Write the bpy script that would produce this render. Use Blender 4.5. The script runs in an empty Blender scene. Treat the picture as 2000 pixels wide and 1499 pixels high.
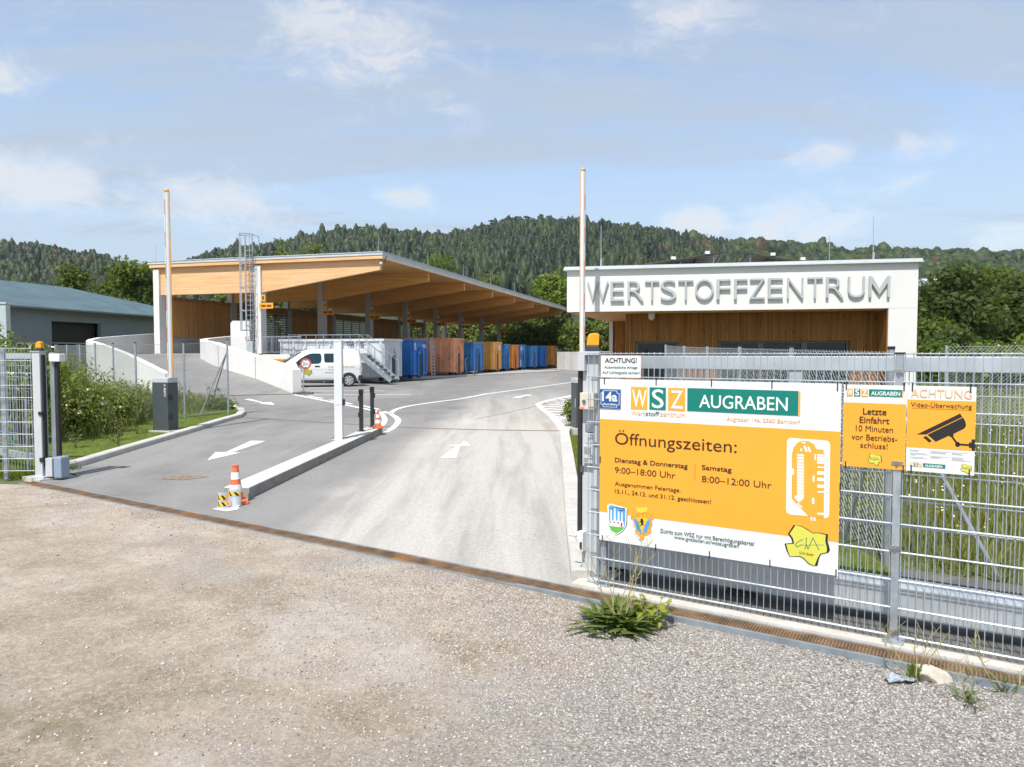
import bpy, bmesh, math, random
import numpy as np
from mathutils import Vector, Matrix, Euler
R = math.radians
scene = bpy.context.scene
col = scene.collection
random.seed(7)
rng = np.random.default_rng(7)

# ------------------------------------------------------------------ camera
CAM_H, FPX, PITCH = 2.07, 1387.0, math.atan(59.5 / 1387.0)
cam = bpy.data.cameras.new('camera')
cam_o = bpy.data.objects.new('camera', cam); col.objects.link(cam_o)
cam.sensor_width = 36.0; cam.lens = FPX / 2000 * 36
cam.clip_start = 0.05; cam.clip_end = 6000
cam_o.location = (0, 0, CAM_H)
cam_o.rotation_euler = (math.pi / 2 - PITCH, 0, 0)
scene.camera = cam_o
# ------------------------------------------------------------------ light
SUN_AZ, SUN_EL = R(21), R(59)          # heading of the sunlight (from +Y towards +X) and elevation
sl = bpy.data.lights.new('sun', 'SUN'); sl.energy = 3.8; sl.angle = R(0.5); sl.color = (1, .955, .88)
so = bpy.data.objects.new('sun', sl); col.objects.link(so)
tr = Vector((math.sin(SUN_AZ) * math.cos(SUN_EL), math.cos(SUN_AZ) * math.cos(SUN_EL), -math.sin(SUN_EL)))
so.rotation_euler = tr.to_track_quat('-Z', 'Y').to_euler()
so.location = (-20, -40, 60)
scene.view_settings.view_transform = 'Standard'
scene.view_settings.look = 'None'
scene.view_settings.gamma = 1
scene.view_settings.exposure = 0.66
w = bpy.data.worlds.new('World'); scene.world = w; w.use_nodes = True
nt = w.node_tree; nt.nodes.clear()
def WN(t, **k):
    n = nt.nodes.new(t)
    for a, v in k.items(): setattr(n, a, v)
    return n
def wmath(op, a, b=None, c=None):
    n = WN('ShaderNodeMath', operation=op)
    for i, v in enumerate((a, b, c)):
        if v is None: continue
        if isinstance(v, (int, float)): n.inputs[i].default_value = v
        else: nt.links.new(v, n.inputs[i])
    return n.outputs[0]
sky = WN('ShaderNodeTexSky', sky_type='NISHITA', sun_disc=False, sun_elevation=SUN_EL, sun_rotation=math.pi + SUN_AZ)
sky.air_density = 1.0; sky.dust_density = 1.6; sky.ozone_density = 1.0
bg = WN('ShaderNodeBackground'); bg.inputs[1].default_value = 0.15
nt.links.new(sky.outputs[0], bg.inputs[0])
cl = WN('ShaderNodeBackground'); cl.inputs[0].default_value = (.80, .86, .93, 1); cl.inputs[1].default_value = 0.58
tc = WN('ShaderNodeTexCoord')
sep = WN('ShaderNodeSeparateXYZ'); nt.links.new(tc.outputs['Generated'], sep.inputs[0])
dx, dy, dz = sep.outputs
den = wmath('ADD', wmath('MAXIMUM', dz, 0.0), 0.12)
cb = WN('ShaderNodeCombineXYZ'); nt.links.new(wmath('DIVIDE', dx, den), cb.inputs[0]); nt.links.new(wmath('DIVIDE', dy, den), cb.inputs[1])
def wnoise(scale, detail, rough, dist, vec, loc=(0, 0, 0), sc=(1, 1, 1)):
    m = WN('ShaderNodeMapping'); m.inputs['Location'].default_value = loc; m.inputs['Scale'].default_value = sc
    nt.links.new(vec, m.inputs[0])
    n = WN('ShaderNodeTexNoise'); nt.links.new(m.outputs[0], n.inputs['Vector'])
    n.inputs['Scale'].default_value = scale; n.inputs['Detail'].default_value = detail
    n.inputs['Roughness'].default_value = rough; n.inputs['Distortion'].default_value = dist
    return n.outputs[0]
def wramp(v, a, b, lo=0., hi=1.):
    n = WN('ShaderNodeMapRange', interpolation_type='SMOOTHSTEP'); nt.links.new(v, n.inputs[0])
    n.inputs[1].default_value = a; n.inputs[2].default_value = b; n.inputs[3].default_value = lo; n.inputs[4].default_value = hi
    return n.outputs[0]
cirrus = wramp(wmath('ADD', wmath('MULTIPLY', wnoise(.62, 9, .66, 1.3, cb.outputs[0], (3.1, .4, 0), (.6, 1.9, 1)), .6), wmath('MULTIPLY', wnoise(1.5, 10, .7, .9, cb.outputs[0], (1.7, 2.4, 0), (.35, 1.7, 1)), .4)), .36, .62, .22, .92)
puffs = wnoise(13, 10, .68, .45, tc.outputs['Generated'], (.3, .7, .1), (1, 1, 1.9))
def blob(px, py, rx, ry):
    # a cloud bank standing in one direction of the sky (position given as azimuth/elevation)
    az = math.atan((px - 1000) / FPX); el = math.atan((690 - py) / FPX * math.cos(az))
    a = wmath('ARCTAN2', dx, dy)
    u = wmath('DIVIDE', wmath('SUBTRACT', a, az), rx / FPX); v = wmath('DIVIDE', wmath('SUBTRACT', dz, math.sin(el)), ry / FPX)
    d = wmath('ADD', wmath('MULTIPLY', u, u), wmath('MULTIPLY', v, v))
    return wmath('DIVIDE', 1.0, wmath('ADD', 1.0, wmath('MULTIPLY', d, d)))
cum = None
for b in ((60, 355, 110, 45, 1), (400, 395, 150, 45, .8), (700, 95, 170, 70, .8), (805, 392, 60, 22, .8), (1360, 432, 60, 28, 1), (1560, 440, 120, 40, .9),
          (1600, 312, 60, 26, .7), (1790, 295, 55, 24, .6), (1350, 40, 160, 60, .6), (20, 150, 60, 50, .6), (1960, 470, 60, 30, .9), (1720, 370, 90, 30, .5), (850, 205, 110, 25, .5)):
    v = wmath('MULTIPLY', blob(*b[:4]), b[4])
    cum = v if cum is None else wmath('MAXIMUM', cum, v)
cumf = wramp(wmath('ADD', wmath('MULTIPLY', cum, .42), puffs), .57, .92, 0, .86)
low = wramp(dz, .0, .42, .86, .1)
fac = wmath('MAXIMUM', wmath('MAXIMUM', cirrus, cumf), low)
mx = WN('ShaderNodeMixShader'); nt.links.new(fac, mx.inputs[0]); nt.links.new(bg.outputs[0], mx.inputs[1])
# the cumulus is whiter than the thin veil
clc = WN('ShaderNodeMix', data_type='RGBA'); nt.links.new(cumf, clc.inputs[0])
clc.inputs[6].default_value = (.565, .665, .80, 1); clc.inputs[7].default_value = (.92, .93, .95, 1)
nt.links.new(clc.outputs[2], cl.inputs[0])
nt.links.new(cl.outputs[0], mx.inputs[2])
wo = WN('ShaderNodeOutputWorld'); nt.links.new(mx.outputs[0], wo.inputs[0])

# ------------------------------------------------------------------ pixel <-> world helpers
def ray(px, py):
    xc, yc = (px - 1000) / FPX, (749.5 - py) / FPX
    return Vector((xc, math.cos(PITCH) + yc * math.sin(PITCH), -math.sin(PITCH) + yc * math.cos(PITCH)))
CAMP = Vector((0, 0, CAM_H))
def V(px, py, Y):
    d = ray(px, py); return CAMP + d * (Y / d.y)
F0 = Vector((.676, 6.25, 0)); GD = Vector((.846, -.533, 0)).normalized(); GN = Vector((.533, .846, 0)).normalized()
def sdist(x, y): return (x - F0.x) * GN.x + (y - F0.y) * GN.y
BR = ((0, 0.), (9, .15), (18, .42), (1e5, .42))
def G(x, y):
    s = sdist(x, y)
    if s <= 0: return 0.
    for (a, za), (b, zb) in zip(BR, BR[1:]):
        if s <= b: return za + (zb - za) * (s - a) / (b - a)
    return .42
def at(px, py, off=0.):
    d = ray(px, py); z = 0.
    for _ in range(40):
        t = (z + off - CAM_H) / d.z; p = CAMP + d * t; z = G(p.x, p.y)
    return Vector((p.x, p.y, z + off))
def onplane(px, py, P0, N):
    d = ray(px, py); t = (P0 - CAMP).dot(N) / d.dot(N); return CAMP + d * t
def G3(x, y, off=0.): return Vector((x, y, G(x, y) + off))

# ------------------------------------------------------------------ objects
org = {}
def tag(o, label=None, cat=None, group=None, kind=None):
    if label: o['label'] = label
    if cat: o['category'] = cat
    if group: o['group'] = group
    if kind: o['kind'] = kind
    return o
def thing(name, loc, label, cat, group=None, rz=0, local=False):
    o = bpy.data.objects.new(name, None); col.objects.link(o)
    o.empty_display_size = .1
    o.location = loc; o.rotation_euler = (0, 0, rz)
    org[o.name] = Vector((0, 0, 0)) if local or rz else Vector(loc)
    return tag(o, label, cat, group)
def copy_tree(o, parent=None):
    c = o.copy(); col.objects.link(c); org[c.name] = org.get(o.name, Vector((0, 0, 0)))
    if parent:
        c.parent = parent
    for ch in list(o.children): copy_tree(ch, c)
    return c
class MB:
    def __init__(s): s.v = []; s.f = []
    def add(s, vs, fs):
        b = len(s.v); s.v += [tuple(v) for v in vs]; s.f += [tuple(i + b for i in f) for f in fs]; return s
    def hexa(s, p):   # p: 4 bottom (ccw from above), 4 top
        return s.add(p, [(3, 2, 1, 0), (4, 5, 6, 7), (0, 1, 5, 4), (1, 2, 6, 5), (2, 3, 7, 6), (3, 0, 4, 7)])
    def box(s, a, b):
        x0, x1 = sorted((a[0], b[0])); y0, y1 = sorted((a[1], b[1])); z0, z1 = sorted((a[2], b[2]))
        return s.hexa([(x0, y0, z0), (x1, y0, z0), (x1, y1, z0), (x0, y1, z0), (x0, y0, z1), (x1, y0, z1), (x1, y1, z1), (x0, y1, z1)])
    def obox(s, c, U, W, su, sw, z0, z1):   # oriented box: centre c, horizontal axes U, W
        c = Vector((c[0], c[1], 0)); a = U * (su / 2); b = W * (sw / 2)
        q = [c - a - b, c + a - b, c + a + b, c - a + b]
        return s.hexa([(p.x, p.y, z0) for p in q] + [(p.x, p.y, z1) for p in q])
    def bar(s, p, q, w, h, up=Vector((0, 0, 1))):
        p, q = Vector(p), Vector(q); d = (q - p).normalized()
        if abs(d.dot(up)) > .98: up = Vector((0, 1, 0))
        a = d.cross(up).normalized() * (w / 2); b = a.cross(d).normalized() * (h / 2)
        return s.hexa([p - a - b, p + a - b, q + a - b, q - a - b, p - a + b, p + a + b, q + a + b, q - a + b])
    def tube(s, p, q, r, n=10, r2=None, cap=True):
        p, q = Vector(p), Vector(q); d = (q - p).normalized(); r2 = r if r2 is None else r2
        u = d.orthogonal().normalized(); v = d.cross(u)
        vs = []
        for c, rr in ((p, r), (q, r2)):
            for i in range(n):
                t = 2 * math.pi * i / n; vs.append(c + u * (rr * math.cos(t)) + v * (rr * math.sin(t)))
        fs = [(i, (i + 1) % n, n + (i + 1) % n, n + i) for i in range(n)]
        if cap: fs += [tuple(range(n - 1, -1, -1)), tuple(range(n, 2 * n))]
        return s.add(vs, fs)
    def path(s, pts, r, n=8, closed=False):
        for a, b in zip(pts, pts[1:]): s.tube(a, b, r, n)
        return s
    def lathe(s, c, prof, n=20):   # prof: (r, z)
        vs = []; fs = []
        for r, z in prof:
            for i in range(n):
                t = 2 * math.pi * i / n; vs.append((c[0] + r * math.cos(t), c[1] + r * math.sin(t), c[2] + z))
        for k in range(len(prof) - 1):
            for i in range(n):
                j = (i + 1) % n; fs.append((k * n + i, k * n + j, (k + 1) * n + j, (k + 1) * n + i))
        fs.append(tuple(range(n - 1, -1, -1))); fs.append(tuple((len(prof) - 1) * n + i for i in range(n)))
        return s.add(vs, fs)
    def prism(s, pts, ext):   # planar polygon pts (3D), extruded along ext
        n = len(pts); ext = Vector(ext); pts = [Vector(p) for p in pts]
        nn = Vector((0, 0, 0))
        for a, b in zip(pts, pts[1:] + pts[:1]): nn += a.cross(b)
        if nn.dot(ext) < 0: pts = pts[::-1]
        return s.add(pts + [p + ext for p in pts], [tuple(range(n - 1, -1, -1)), tuple(range(n, 2 * n))] + [(i, (i + 1) % n, n + (i + 1) % n, n + i) for i in range(n)])
    def build(s, name, mat, parent=None, smooth=False, label=None, cat=None, group=None, kind=None, bevel=0, origin=None):
        o0 = org[parent.name] if parent else (Vector(origin) if origin is not None else Vector((0, 0, 0)))
        me = bpy.data.meshes.new(name)
        me.from_pydata([(v[0] - o0.x, v[1] - o0.y, v[2] - o0.z) for v in s.v], [], s.f)
        me.update()
        if bevel:
            bm = bmesh.new(); bm.from_mesh(me); bmesh.ops.remove_doubles(bm, verts=bm.verts, dist=1e-5)
            es = [e for e in bm.edges if len(e.link_faces) == 2 and e.calc_face_angle(0) > .5]
            bmesh.ops.bevel(bm, geom=es, offset=bevel, segments=2, affect='EDGES', profile=.6, clamp_overlap=True); bm.to_mesh(me); bm.free()
        if smooth:
            me.shade_smooth() if hasattr(me, 'shade_smooth') else None
            if smooth != 'full': me.set_sharp_from_angle(angle=R(40)) if hasattr(me, 'set_sharp_from_angle') else None
        me.materials.append(mat)
        o = bpy.data.objects.new(name, me); col.objects.link(o)
        if parent: o.parent = parent
        elif origin is not None: o.location = o0
        org[o.name] = o0
        return tag(o, label, cat, group, kind)
def np_obj(name, verts, faces, mat, parent=None, tint=None, smooth=False):
    """fast mesh from arrays; faces (M,k); tint = one float per face -> corner attribute 'tint'"""
    o0 = org[parent.name] if parent else Vector((0, 0, 0))
    verts = np.asarray(verts, np.float32) - np.array(o0, np.float32); faces = np.asarray(faces, np.int32)
    M, k = faces.shape
    me = bpy.data.meshes.new(name)
    me.vertices.add(len(verts)); me.vertices.foreach_set('co', verts.ravel())
    me.loops.add(M * k); me.loops.foreach_set('vertex_index', faces.ravel())
    me.polygons.add(M); me.polygons.foreach_set('loop_start', np.arange(0, M * k, k, dtype=np.int32))
    if tint is not None:
        a = me.attributes.new('tint', 'FLOAT', 'FACE'); a.data.foreach_set('value', np.asarray(tint, np.float32))
    me.update(calc_edges=True); me.materials.append(mat)
    o = bpy.data.objects.new(name, me); col.objects.link(o)
    if parent: o.parent = parent
    org[o.name] = o0
    return o

# ------------------------------------------------------------------ materials
MATS = {}
class NT:
    def __init__(s, name):
        s.m = bpy.data.materials.new(name); s.m.use_nodes = True; s.t = s.m.node_tree
        s.bsdf = s.t.nodes['Principled BSDF']; s.out = s.t.nodes['Material Output']; s.tc = None
    def n(s, t, **k):
        x = s.t.nodes.new(t)
        for a, v in k.items(): setattr(x, a, v)
        return x
    def put(s, sock, v):
        if hasattr(v, 'links') or hasattr(v, 'is_output'): s.t.links.new(v, sock)
        elif isinstance(v, (tuple, list)) and len(v) == 3 and sock.type == 'RGBA': sock.default_value = (*v, 1)
        else: sock.default_value = v
    def coord(s, kind='Object'):
        if s.tc is None: s.tc = s.n('ShaderNodeTexCoord')
        return s.tc.outputs[kind]
    def pos(s):
        g = s.n('ShaderNodeNewGeometry'); return g.outputs['Position']
    def mapping(s, vec, scale=(1, 1, 1), rot=(0, 0, 0), loc=(0, 0, 0)):
        m = s.n('ShaderNodeMapping'); s.t.links.new(vec, m.inputs[0]); m.inputs['Scale'].default_value = scale; m.inputs['Rotation'].default_value = rot; m.inputs['Location'].default_value = loc
        return m.outputs[0]
    def noise(s, vec, scale, detail=4, rough=.55, dist=0., out=0):
        x = s.n('ShaderNodeTexNoise'); s.t.links.new(vec, x.inputs['Vector'])
        x.inputs['Scale'].default_value = scale; x.inputs['Detail'].default_value = detail; x.inputs['Roughness'].default_value = rough; x.inputs['Distortion'].default_value = dist
        return x.outputs[out]
    def voronoi(s, vec, scale, feature='F1', out=0, rnd=1.):
        x = s.n('ShaderNodeTexVoronoi', feature=feature); s.t.links.new(vec, x.inputs['Vector']); x.inputs['Scale'].default_value = scale; x.inputs['Randomness'].default_value = rnd
        return x.outputs[out]
    def math(s, op, a, b=None, c=None):
        x = s.n('ShaderNodeMath', operation=op)
        for i, v in enumerate((a, b, c)):
            if v is not None: s.put(x.inputs[i], v)
        return x.outputs[0]
    def rng(s, v, a, b, lo=0., hi=1., smooth=True):
        x = s.n('ShaderNodeMapRange', interpolation_type='SMOOTHSTEP' if smooth else 'LINEAR'); s.put(x.inputs[0], v)
        for i, q in enumerate((a, b, lo, hi)): x.inputs[i + 1].default_value = q
        return x.outputs[0]
    def mix(s, f, a, b, blend='MIX'):
        x = s.n('ShaderNodeMix', data_type='RGBA', blend_type=blend); s.put(x.inputs[0], f); s.put(x.inputs[6], a); s.put(x.inputs[7], b)
        return x.outputs[2]
    def sep(s, vec):
        x = s.n('ShaderNodeSeparateXYZ'); s.t.links.new(vec, x.inputs[0]); return x.outputs
    def attr(s, name):
        x = s.n('ShaderNodeAttribute', attribute_name=name); return x.outputs['Fac']
    def bump(s, h, strength=.3, dist=.01):
        x = s.n('ShaderNodeBump'); x.inputs['Strength'].default_value = strength; x.inputs['Distance'].default_value = dist; s.t.links.new(h, x.inputs['Height'])
        s.t.links.new(x.outputs[0], s.bsdf.inputs['Normal'])
    def set(s, **k):
        for a, v in k.items(): s.put(s.bsdf.inputs[a.replace('_', ' ')], v)
        return s
def mat(name, c, rough=.6, metal=0., var=.12, vscale=3., bump=0., bscale=80., spec=.5, dirt=None, fine=None):
    if name in MATS: return MATS[name]
    m = NT(name); v = m.pos()
    f = m.noise(v, vscale, 6, .6)
    d = tuple(max(0, x * (1 - var)) for x in c); l = tuple(min(1, x * (1 + var)) for x in c)
    colr = m.mix(m.rng(f, .3, .7), d, l)
    if fine:
        colr = m.mix(m.math('MULTIPLY', m.rng(m.noise(v, fine, 3, .7), .35, .65), .5), colr, tuple(x * .72 for x in c))
    if dirt:
        g = m.noise(v, dirt[1], 7, .68, .4)
        colr = m.mix(m.rng(g, dirt[2], dirt[2] + .18, 0, dirt[3]), colr, dirt[0])
    m.set(Base_Color=colr, Roughness=m.rng(f, .2, .8, max(.02, rough - .07), min(1, rough + .07)), Metallic=metal)
    m.bsdf.inputs['Specular IOR Level'].default_value = spec
    if bump: m.bump(m.noise(v, bscale, 5, .65), bump, .01)
    MATS[name] = m.m; return m.m
GALV = mat('galvanised_steel', (.40, .445, .49), .42, .55, .14, 9, .08, 40)
GALVD = mat('galvanised_wire', (.50, .55, .59), .40, .6, .12, 5)
ALU = mat('aluminium_profile', (.50, .545, .58), .38, .45, .07, 4)
PGREY = mat('light_grey_paint', (.47, .50, .525), .45, 0, .05, 4)
WHITEP = mat('white_paint', (.61, .63, .645), .35, 0, .03, 4)
BLACKP = mat('black_plastic', (.018, .019, .021), .45, 0, .2, 12)
RUBBER = mat('black_rubber', (.02, .02, .02), .7, 0, .25, 12)
ANTH = mat('anthracite_paint', (.062, .076, .088), .45, 0, .06, 6)
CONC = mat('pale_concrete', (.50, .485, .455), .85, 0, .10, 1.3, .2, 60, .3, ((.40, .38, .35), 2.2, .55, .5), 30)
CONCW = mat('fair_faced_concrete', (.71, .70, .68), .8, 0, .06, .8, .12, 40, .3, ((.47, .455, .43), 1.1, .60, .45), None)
CONCG = mat('grey_concrete', (.34, .335, .325), .85, 0, .12, 1.6, .25, 50, .3, ((.24, .22, .2), 3, .55, .5), 30)
KERB = mat('kerb_concrete', (.50, .485, .455), .85, 0, .10, 2.5, .25, 70, .3, ((.30, .27, .23), 4, .57, .5), 45)
PLASTER = mat('white_plaster', (.69, .685, .675), .85, 0, .025, .8, .12, 150, .25)
LETGREY = mat('grey_letter_metal', (.40, .425, .445), .5, 0, .05, 4)
ROOFMET = mat('grey_sheet_metal', (.56, .60, .64), .45, .15, .05, 2)
ORANGEL = mat('amber_lens', (.80, .33, .015), .18, 0, .06, 8)
GLASSD = mat('dark_glass', (.018, .022, .024), .06, 0, .2, 1)
STONE = mat('limestone', (.52, .47, .40), .85, 0, .18, 6, .5, 30, .3, None, 25)
BARK = mat('bark', (.10, .075, .055), .9, 0, .25, 5, .5, 20, .2)
def wood(name, c1, c2, axis='z', plank=.14, rough=.7, knots=True, dark=.45):
    """timber with grain along one object axis and board joints across"""
    m = NT(name); v = m.coord('Object')
    sc = {'x': (1, 14, 14), 'y': (14, 1, 14), 'z': (14, 14, .9)}[axis]
    mp = m.mapping(v, sc)
    g = m.noise(mp, 1.3, 6, .62, .3); g2 = m.noise(m.mapping(v, tuple(q * 4 for q in sc)), 2.2, 4, .6)
    cc = m.mix(m.rng(g, .3, .72), c1, c2)
    cc = m.mix(m.math('MULTIPLY', m.rng(g2, .45, .7), .35), cc, tuple(q * dark for q in c1))
    if knots:
        k = m.voronoi(m.mapping(v, {'x': (.35, 1.6, 1.6), 'y': (1.6, .35, 1.6), 'z': (1.6, 1.6, .8)}[axis]), 2.2)
        cc = m.mix(m.rng(k, .05, .16, .7, 0), cc, tuple(q * .42 for q in c1))
    m.set(Base_Color=cc, Roughness=rough); m.bsdf.inputs['Specular IOR Level'].default_value = .3
    m.bump(g, .15, .01); MATS[name] = m.m; return m.m
# ------------------------------------------------------------------ ground materials
def asphalt_mat():
    m = NT('asphalt'); v = m.pos(); x, y, z = m.sep(v)
    lat = m.math('SUBTRACT', x, m.math('MULTIPLY', y, .058))            # across the entry lane
    wob = m.math('MULTIPLY', m.math('SUBTRACT', m.noise(v, .25, 3), .5), 1.6)
    lat = m.math('ADD', lat, wob)
    band = m.math('MULTIPLY', m.rng(lat, -3.6, -2.4), m.rng(lat, .95, .1))
    band = m.math('MULTIPLY', band, m.rng(y, 34, 17, .15, 1))
    st = m.noise(m.mapping(v, (1.6, .13, 1), (0, 0, -.058)), 1.5, 6, .62, .3)   # along the wheel tracks
    st2 = m.noise(m.mapping(v, (.35, .12, 1), (0, 0, .5)), .8, 5, .6, .8)
    grain = m.noise(v, 85, 3, .8); mid = m.noise(v, 1.1, 6, .65)
    base = m.mix(m.rng(mid, .3, .7), (.185, .180, .176), (.245, .240, .235))
    base = m.mix(m.math('MULTIPLY', m.rng(st2, .46, .66), .7), base, (.30, .292, .282))
    dust = m.math('MULTIPLY', band, m.rng(st, .28, .6, .45, 1))
    c = m.mix(m.math('MULTIPLY', dust, .92), base, (.54, .512, .468))
    spots = m.noise(m.mapping(v, (.9, .5, 1)), .7, 4, .5)
    c = m.mix(m.math('MULTIPLY', m.math('MULTIPLY', m.rng(spots, .60, .72), band), .6), c, (.56, .545, .52))
    c = m.mix(m.math('MULTIPLY', m.rng(st, .60, .75), m.math('SUBTRACT', .55, m.math('MULTIPLY', band, .4))), c, (.34, .328, .31))
    c = m.mix(m.rng(m.noise(v, 22, 4, .75), .40, .66, .0, .22), c, (.12, .118, .112)); c = m.mix(m.rng(grain, .38, .68, .0, .42), c, (.08, .078, .075))
    ck = m.voronoi(m.mapping(v, (.16, .10, 1), (0, 0, .35)), 1., 'DISTANCE_TO_EDGE'); c = m.mix(m.math('MULTIPLY', m.rng(ck, .0012, .0, 0, .5), m.math('SUBTRACT', 1., band)), c, (.07, .068, .065))
    oil = m.noise(v, .9, 3, .5, 1.2); c = m.mix(m.rng(oil, .70, .80, 0, .35), c, (.10, .098, .095))
    pit = m.voronoi(v, 160)
    c = m.mix(m.rng(pit, .05, .22, .35, 0), c, (.55, .53, .50))
    m.set(Base_Color=c, Roughness=.88); m.bsdf.inputs['Specular IOR Level'].default_value = .3
    m.bump(grain, .35, .006); return m.m
def gravel_mat():
    m = NT('gravel'); v = m.pos(); x, y, z = m.sep(v)
    big = m.noise(v, .38, 6, .62, .5); med = m.noise(m.mapping(v, (1, 1.25, 1), (0, 0, .55)), 1.1, 9, .74, .15)
    along = m.math('ADD', m.math('MULTIPLY', x, .846), m.math('MULTIPLY', y, -.533))    # along the gate
    # compacted sandy ground on the driveway, loose grey chippings towards the fence on the right
    loose = m.math('ADD', m.rng(along, -4.8, -.6), m.math('MULTIPLY', m.math('SUBTRACT', med, .5), 1.7))
    patch = m.math('MULTIPLY', m.rng(m.noise(v, .55, 5, .65, .3), .50, .62), m.rng(m.math('ADD', m.math('MULTIPLY', x, .533), m.math('MULTIPLY', y, .846)), 3.2, 4.8)); loose = m.math('MAXIMUM', m.rng(loose, .25, .95), m.math('MULTIPLY', patch, .85))
    sand = m.mix(m.rng(med, .34, .66), (.35, .275, .20), (.57, .48, .385))
    sand = m.mix(m.rng(big, .50, .74, 0, .85), sand, (.66, .585, .50)); lp_ = m.noise(m.mapping(v, (1, 1, 1), (0, 0, 0), (4.2, 1.3, 0)), .5, 6, .6, .4); sand = m.mix(m.rng(lp_, .52, .66, 0, .75), sand, (.62, .575, .52)); sand = m.mix(m.rng(lp_, .46, .34, 0, .6), sand, (.30, .225, .155))
    ston = m.voronoi(v, 62, out=1); ston2 = m.voronoi(v, 120, out=1); d = m.voronoi(v, 62, out=0); d2 = m.voronoi(v, 120, out=0)
    hs = m.n('ShaderNodeSeparateColor'); m.t.links.new(ston, hs.inputs[0])
    hs2 = m.n('ShaderNodeSeparateColor'); m.t.links.new(ston2, hs2.inputs[0])
    def chips(h):
        r = m.n('ShaderNodeValToRGB'); m.t.links.new(h, r.inputs[0])
        e = r.color_ramp.elements; e[0].position = 0; e[0].color = (.135, .130, .126, 1); e[1].position = 1; e[1].color = (.62, .605, .585, 1)
        for p, cc in ((.3, (.36, .345, .335)), (.5, (.46, .44, .42)), (.62, (.48, .42, .36)), (.75, (.33, .33, .34)), (.88, (.53, .51, .485))):
            k = e.new(p); k.color = (*cc, 1)
        return r.outputs[0]
    ch = m.mix(m.rng(med, .45, .6), chips(hs.outputs[0]), chips(hs2.outputs[0]))
    ch = m.mix(m.rng(d, .35, .62, 0, .55), ch, (.15, .14, .13))
    fine = m.noise(v, 190, 3, .8)
    sand = m.mix(m.rng(fine, .40, .68, 0, .55), sand, (.20, .165, .13))
    mp_ = m.voronoi(v, 38, out=1); hm_ = m.n('ShaderNodeSeparateColor'); m.t.links.new(mp_, hm_.inputs[0]); grit = m.noise(v, 60, 5, .82)
    sand = m.mix(m.math('MULTIPLY', m.rng(hm_.outputs[0], .35, .95), .38), sand, (.60, .55, .49)); sand = m.mix(m.math('MULTIPLY', m.rng(hm_.outputs[1], .6, 1.), m.rng(med, .35, .65, .10, .36)), sand, (.22, .185, .155)); sand = m.mix(m.math('MULTIPLY', m.rng(grit, .40, .60, .62, 0), m.rng(m.noise(v, 1.9, 5, .7), .38, .62, .25, 1)), sand, (.17, .135, .105)); sand = m.mix(m.rng(grit, .56, .74, 0, .35), sand, (.64, .585, .51))
    pick = m.math('MULTIPLY', m.rng(hs.outputs[1], .80, .86), m.math('MULTIPLY', m.rng(d, .40, .28), m.rng(med, .38, .56, .1, 1)))      # single stones pressed into the sand
    sand = m.mix(m.math('MULTIPLY', pick, .75), sand, ch)
    c = m.mix(loose, sand, m.mix(m.rng(big, .4, .7, 0, .25), ch, (.50, .44, .37)))
    mo = m.noise(v, 1.7, 6, .7); lx = m.math('MULTIPLY', m.rng(along, -3.3, -4.4), m.rng(y, 5.0, 3.4))
    c = m.mix(m.math('MULTIPLY', m.math('MULTIPLY', lx, m.rng(mo, .45, .6)), .6), c, (.12, .125, .05))
    m.set(Base_Color=c, Roughness=.93); m.bsdf.inputs['Specular IOR Level'].default_value = .2
    h = m.math('ADD', m.math('ADD', m.math('MULTIPLY', m.math('MULTIPLY', d, loose), -1.0), m.math('MULTIPLY', fine, .5)), m.math('MULTIPLY', grit, 1.1))
    m.bump(h, .9, .014); return m.m
def soil_grass_mat():
    m = NT('grassy_ground'); v = m.pos()
    a = m.noise(v, .5, 6, .6); b = m.noise(v, 14, 5, .75)
    c = m.mix(m.rng(a, .35, .65), (.075, .105, .022), (.13, .14, .04))
    c = m.mix(m.rng(b, .42, .7, 0, .7), c, (.16, .135, .07)); m.set(Base_Color=c, Roughness=.95)
    m.bump(b, .6, .05); return m.m
VERGE = mat('verge_soil', (.095, .13, .022), .95, 0, .3, 3, .5, 30, .2, ((.16, .13, .06), 2, .56, .7), 25); ASPH = asphalt_mat(); GRAVEL = gravel_mat(); SOIL = soil_grass_mat()
def paint_mat(name, c, wear=.35):
    m = NT(name); v = m.pos(); a = m.noise(v, 5, 7, .75); b = m.noise(v, 70, 4, .8)
    f = m.math('MULTIPLY', m.rng(m.math('ADD', m.math('MULTIPLY', a, .6), m.math('MULTIPLY', b, .4)), .52, .66), wear)
    m.set(Base_Color=m.mix(f, c, (.34, .33, .315)), Roughness=.7); m.bump(b, .2, .004); MATS[name] = m.m; return m.m
ROADPAINT = paint_mat('road_paint', (.70, .71, .71), .8)
RUST = mat('rusty_iron', (.26, .125, .06), .85, .2, .4, 7, .3, 60, .3, ((.34, .18, .08), 2.5, .5, .7), 25)
DARKHOLE = mat('dark_recess', (.012, .011, .010), .9)

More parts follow.
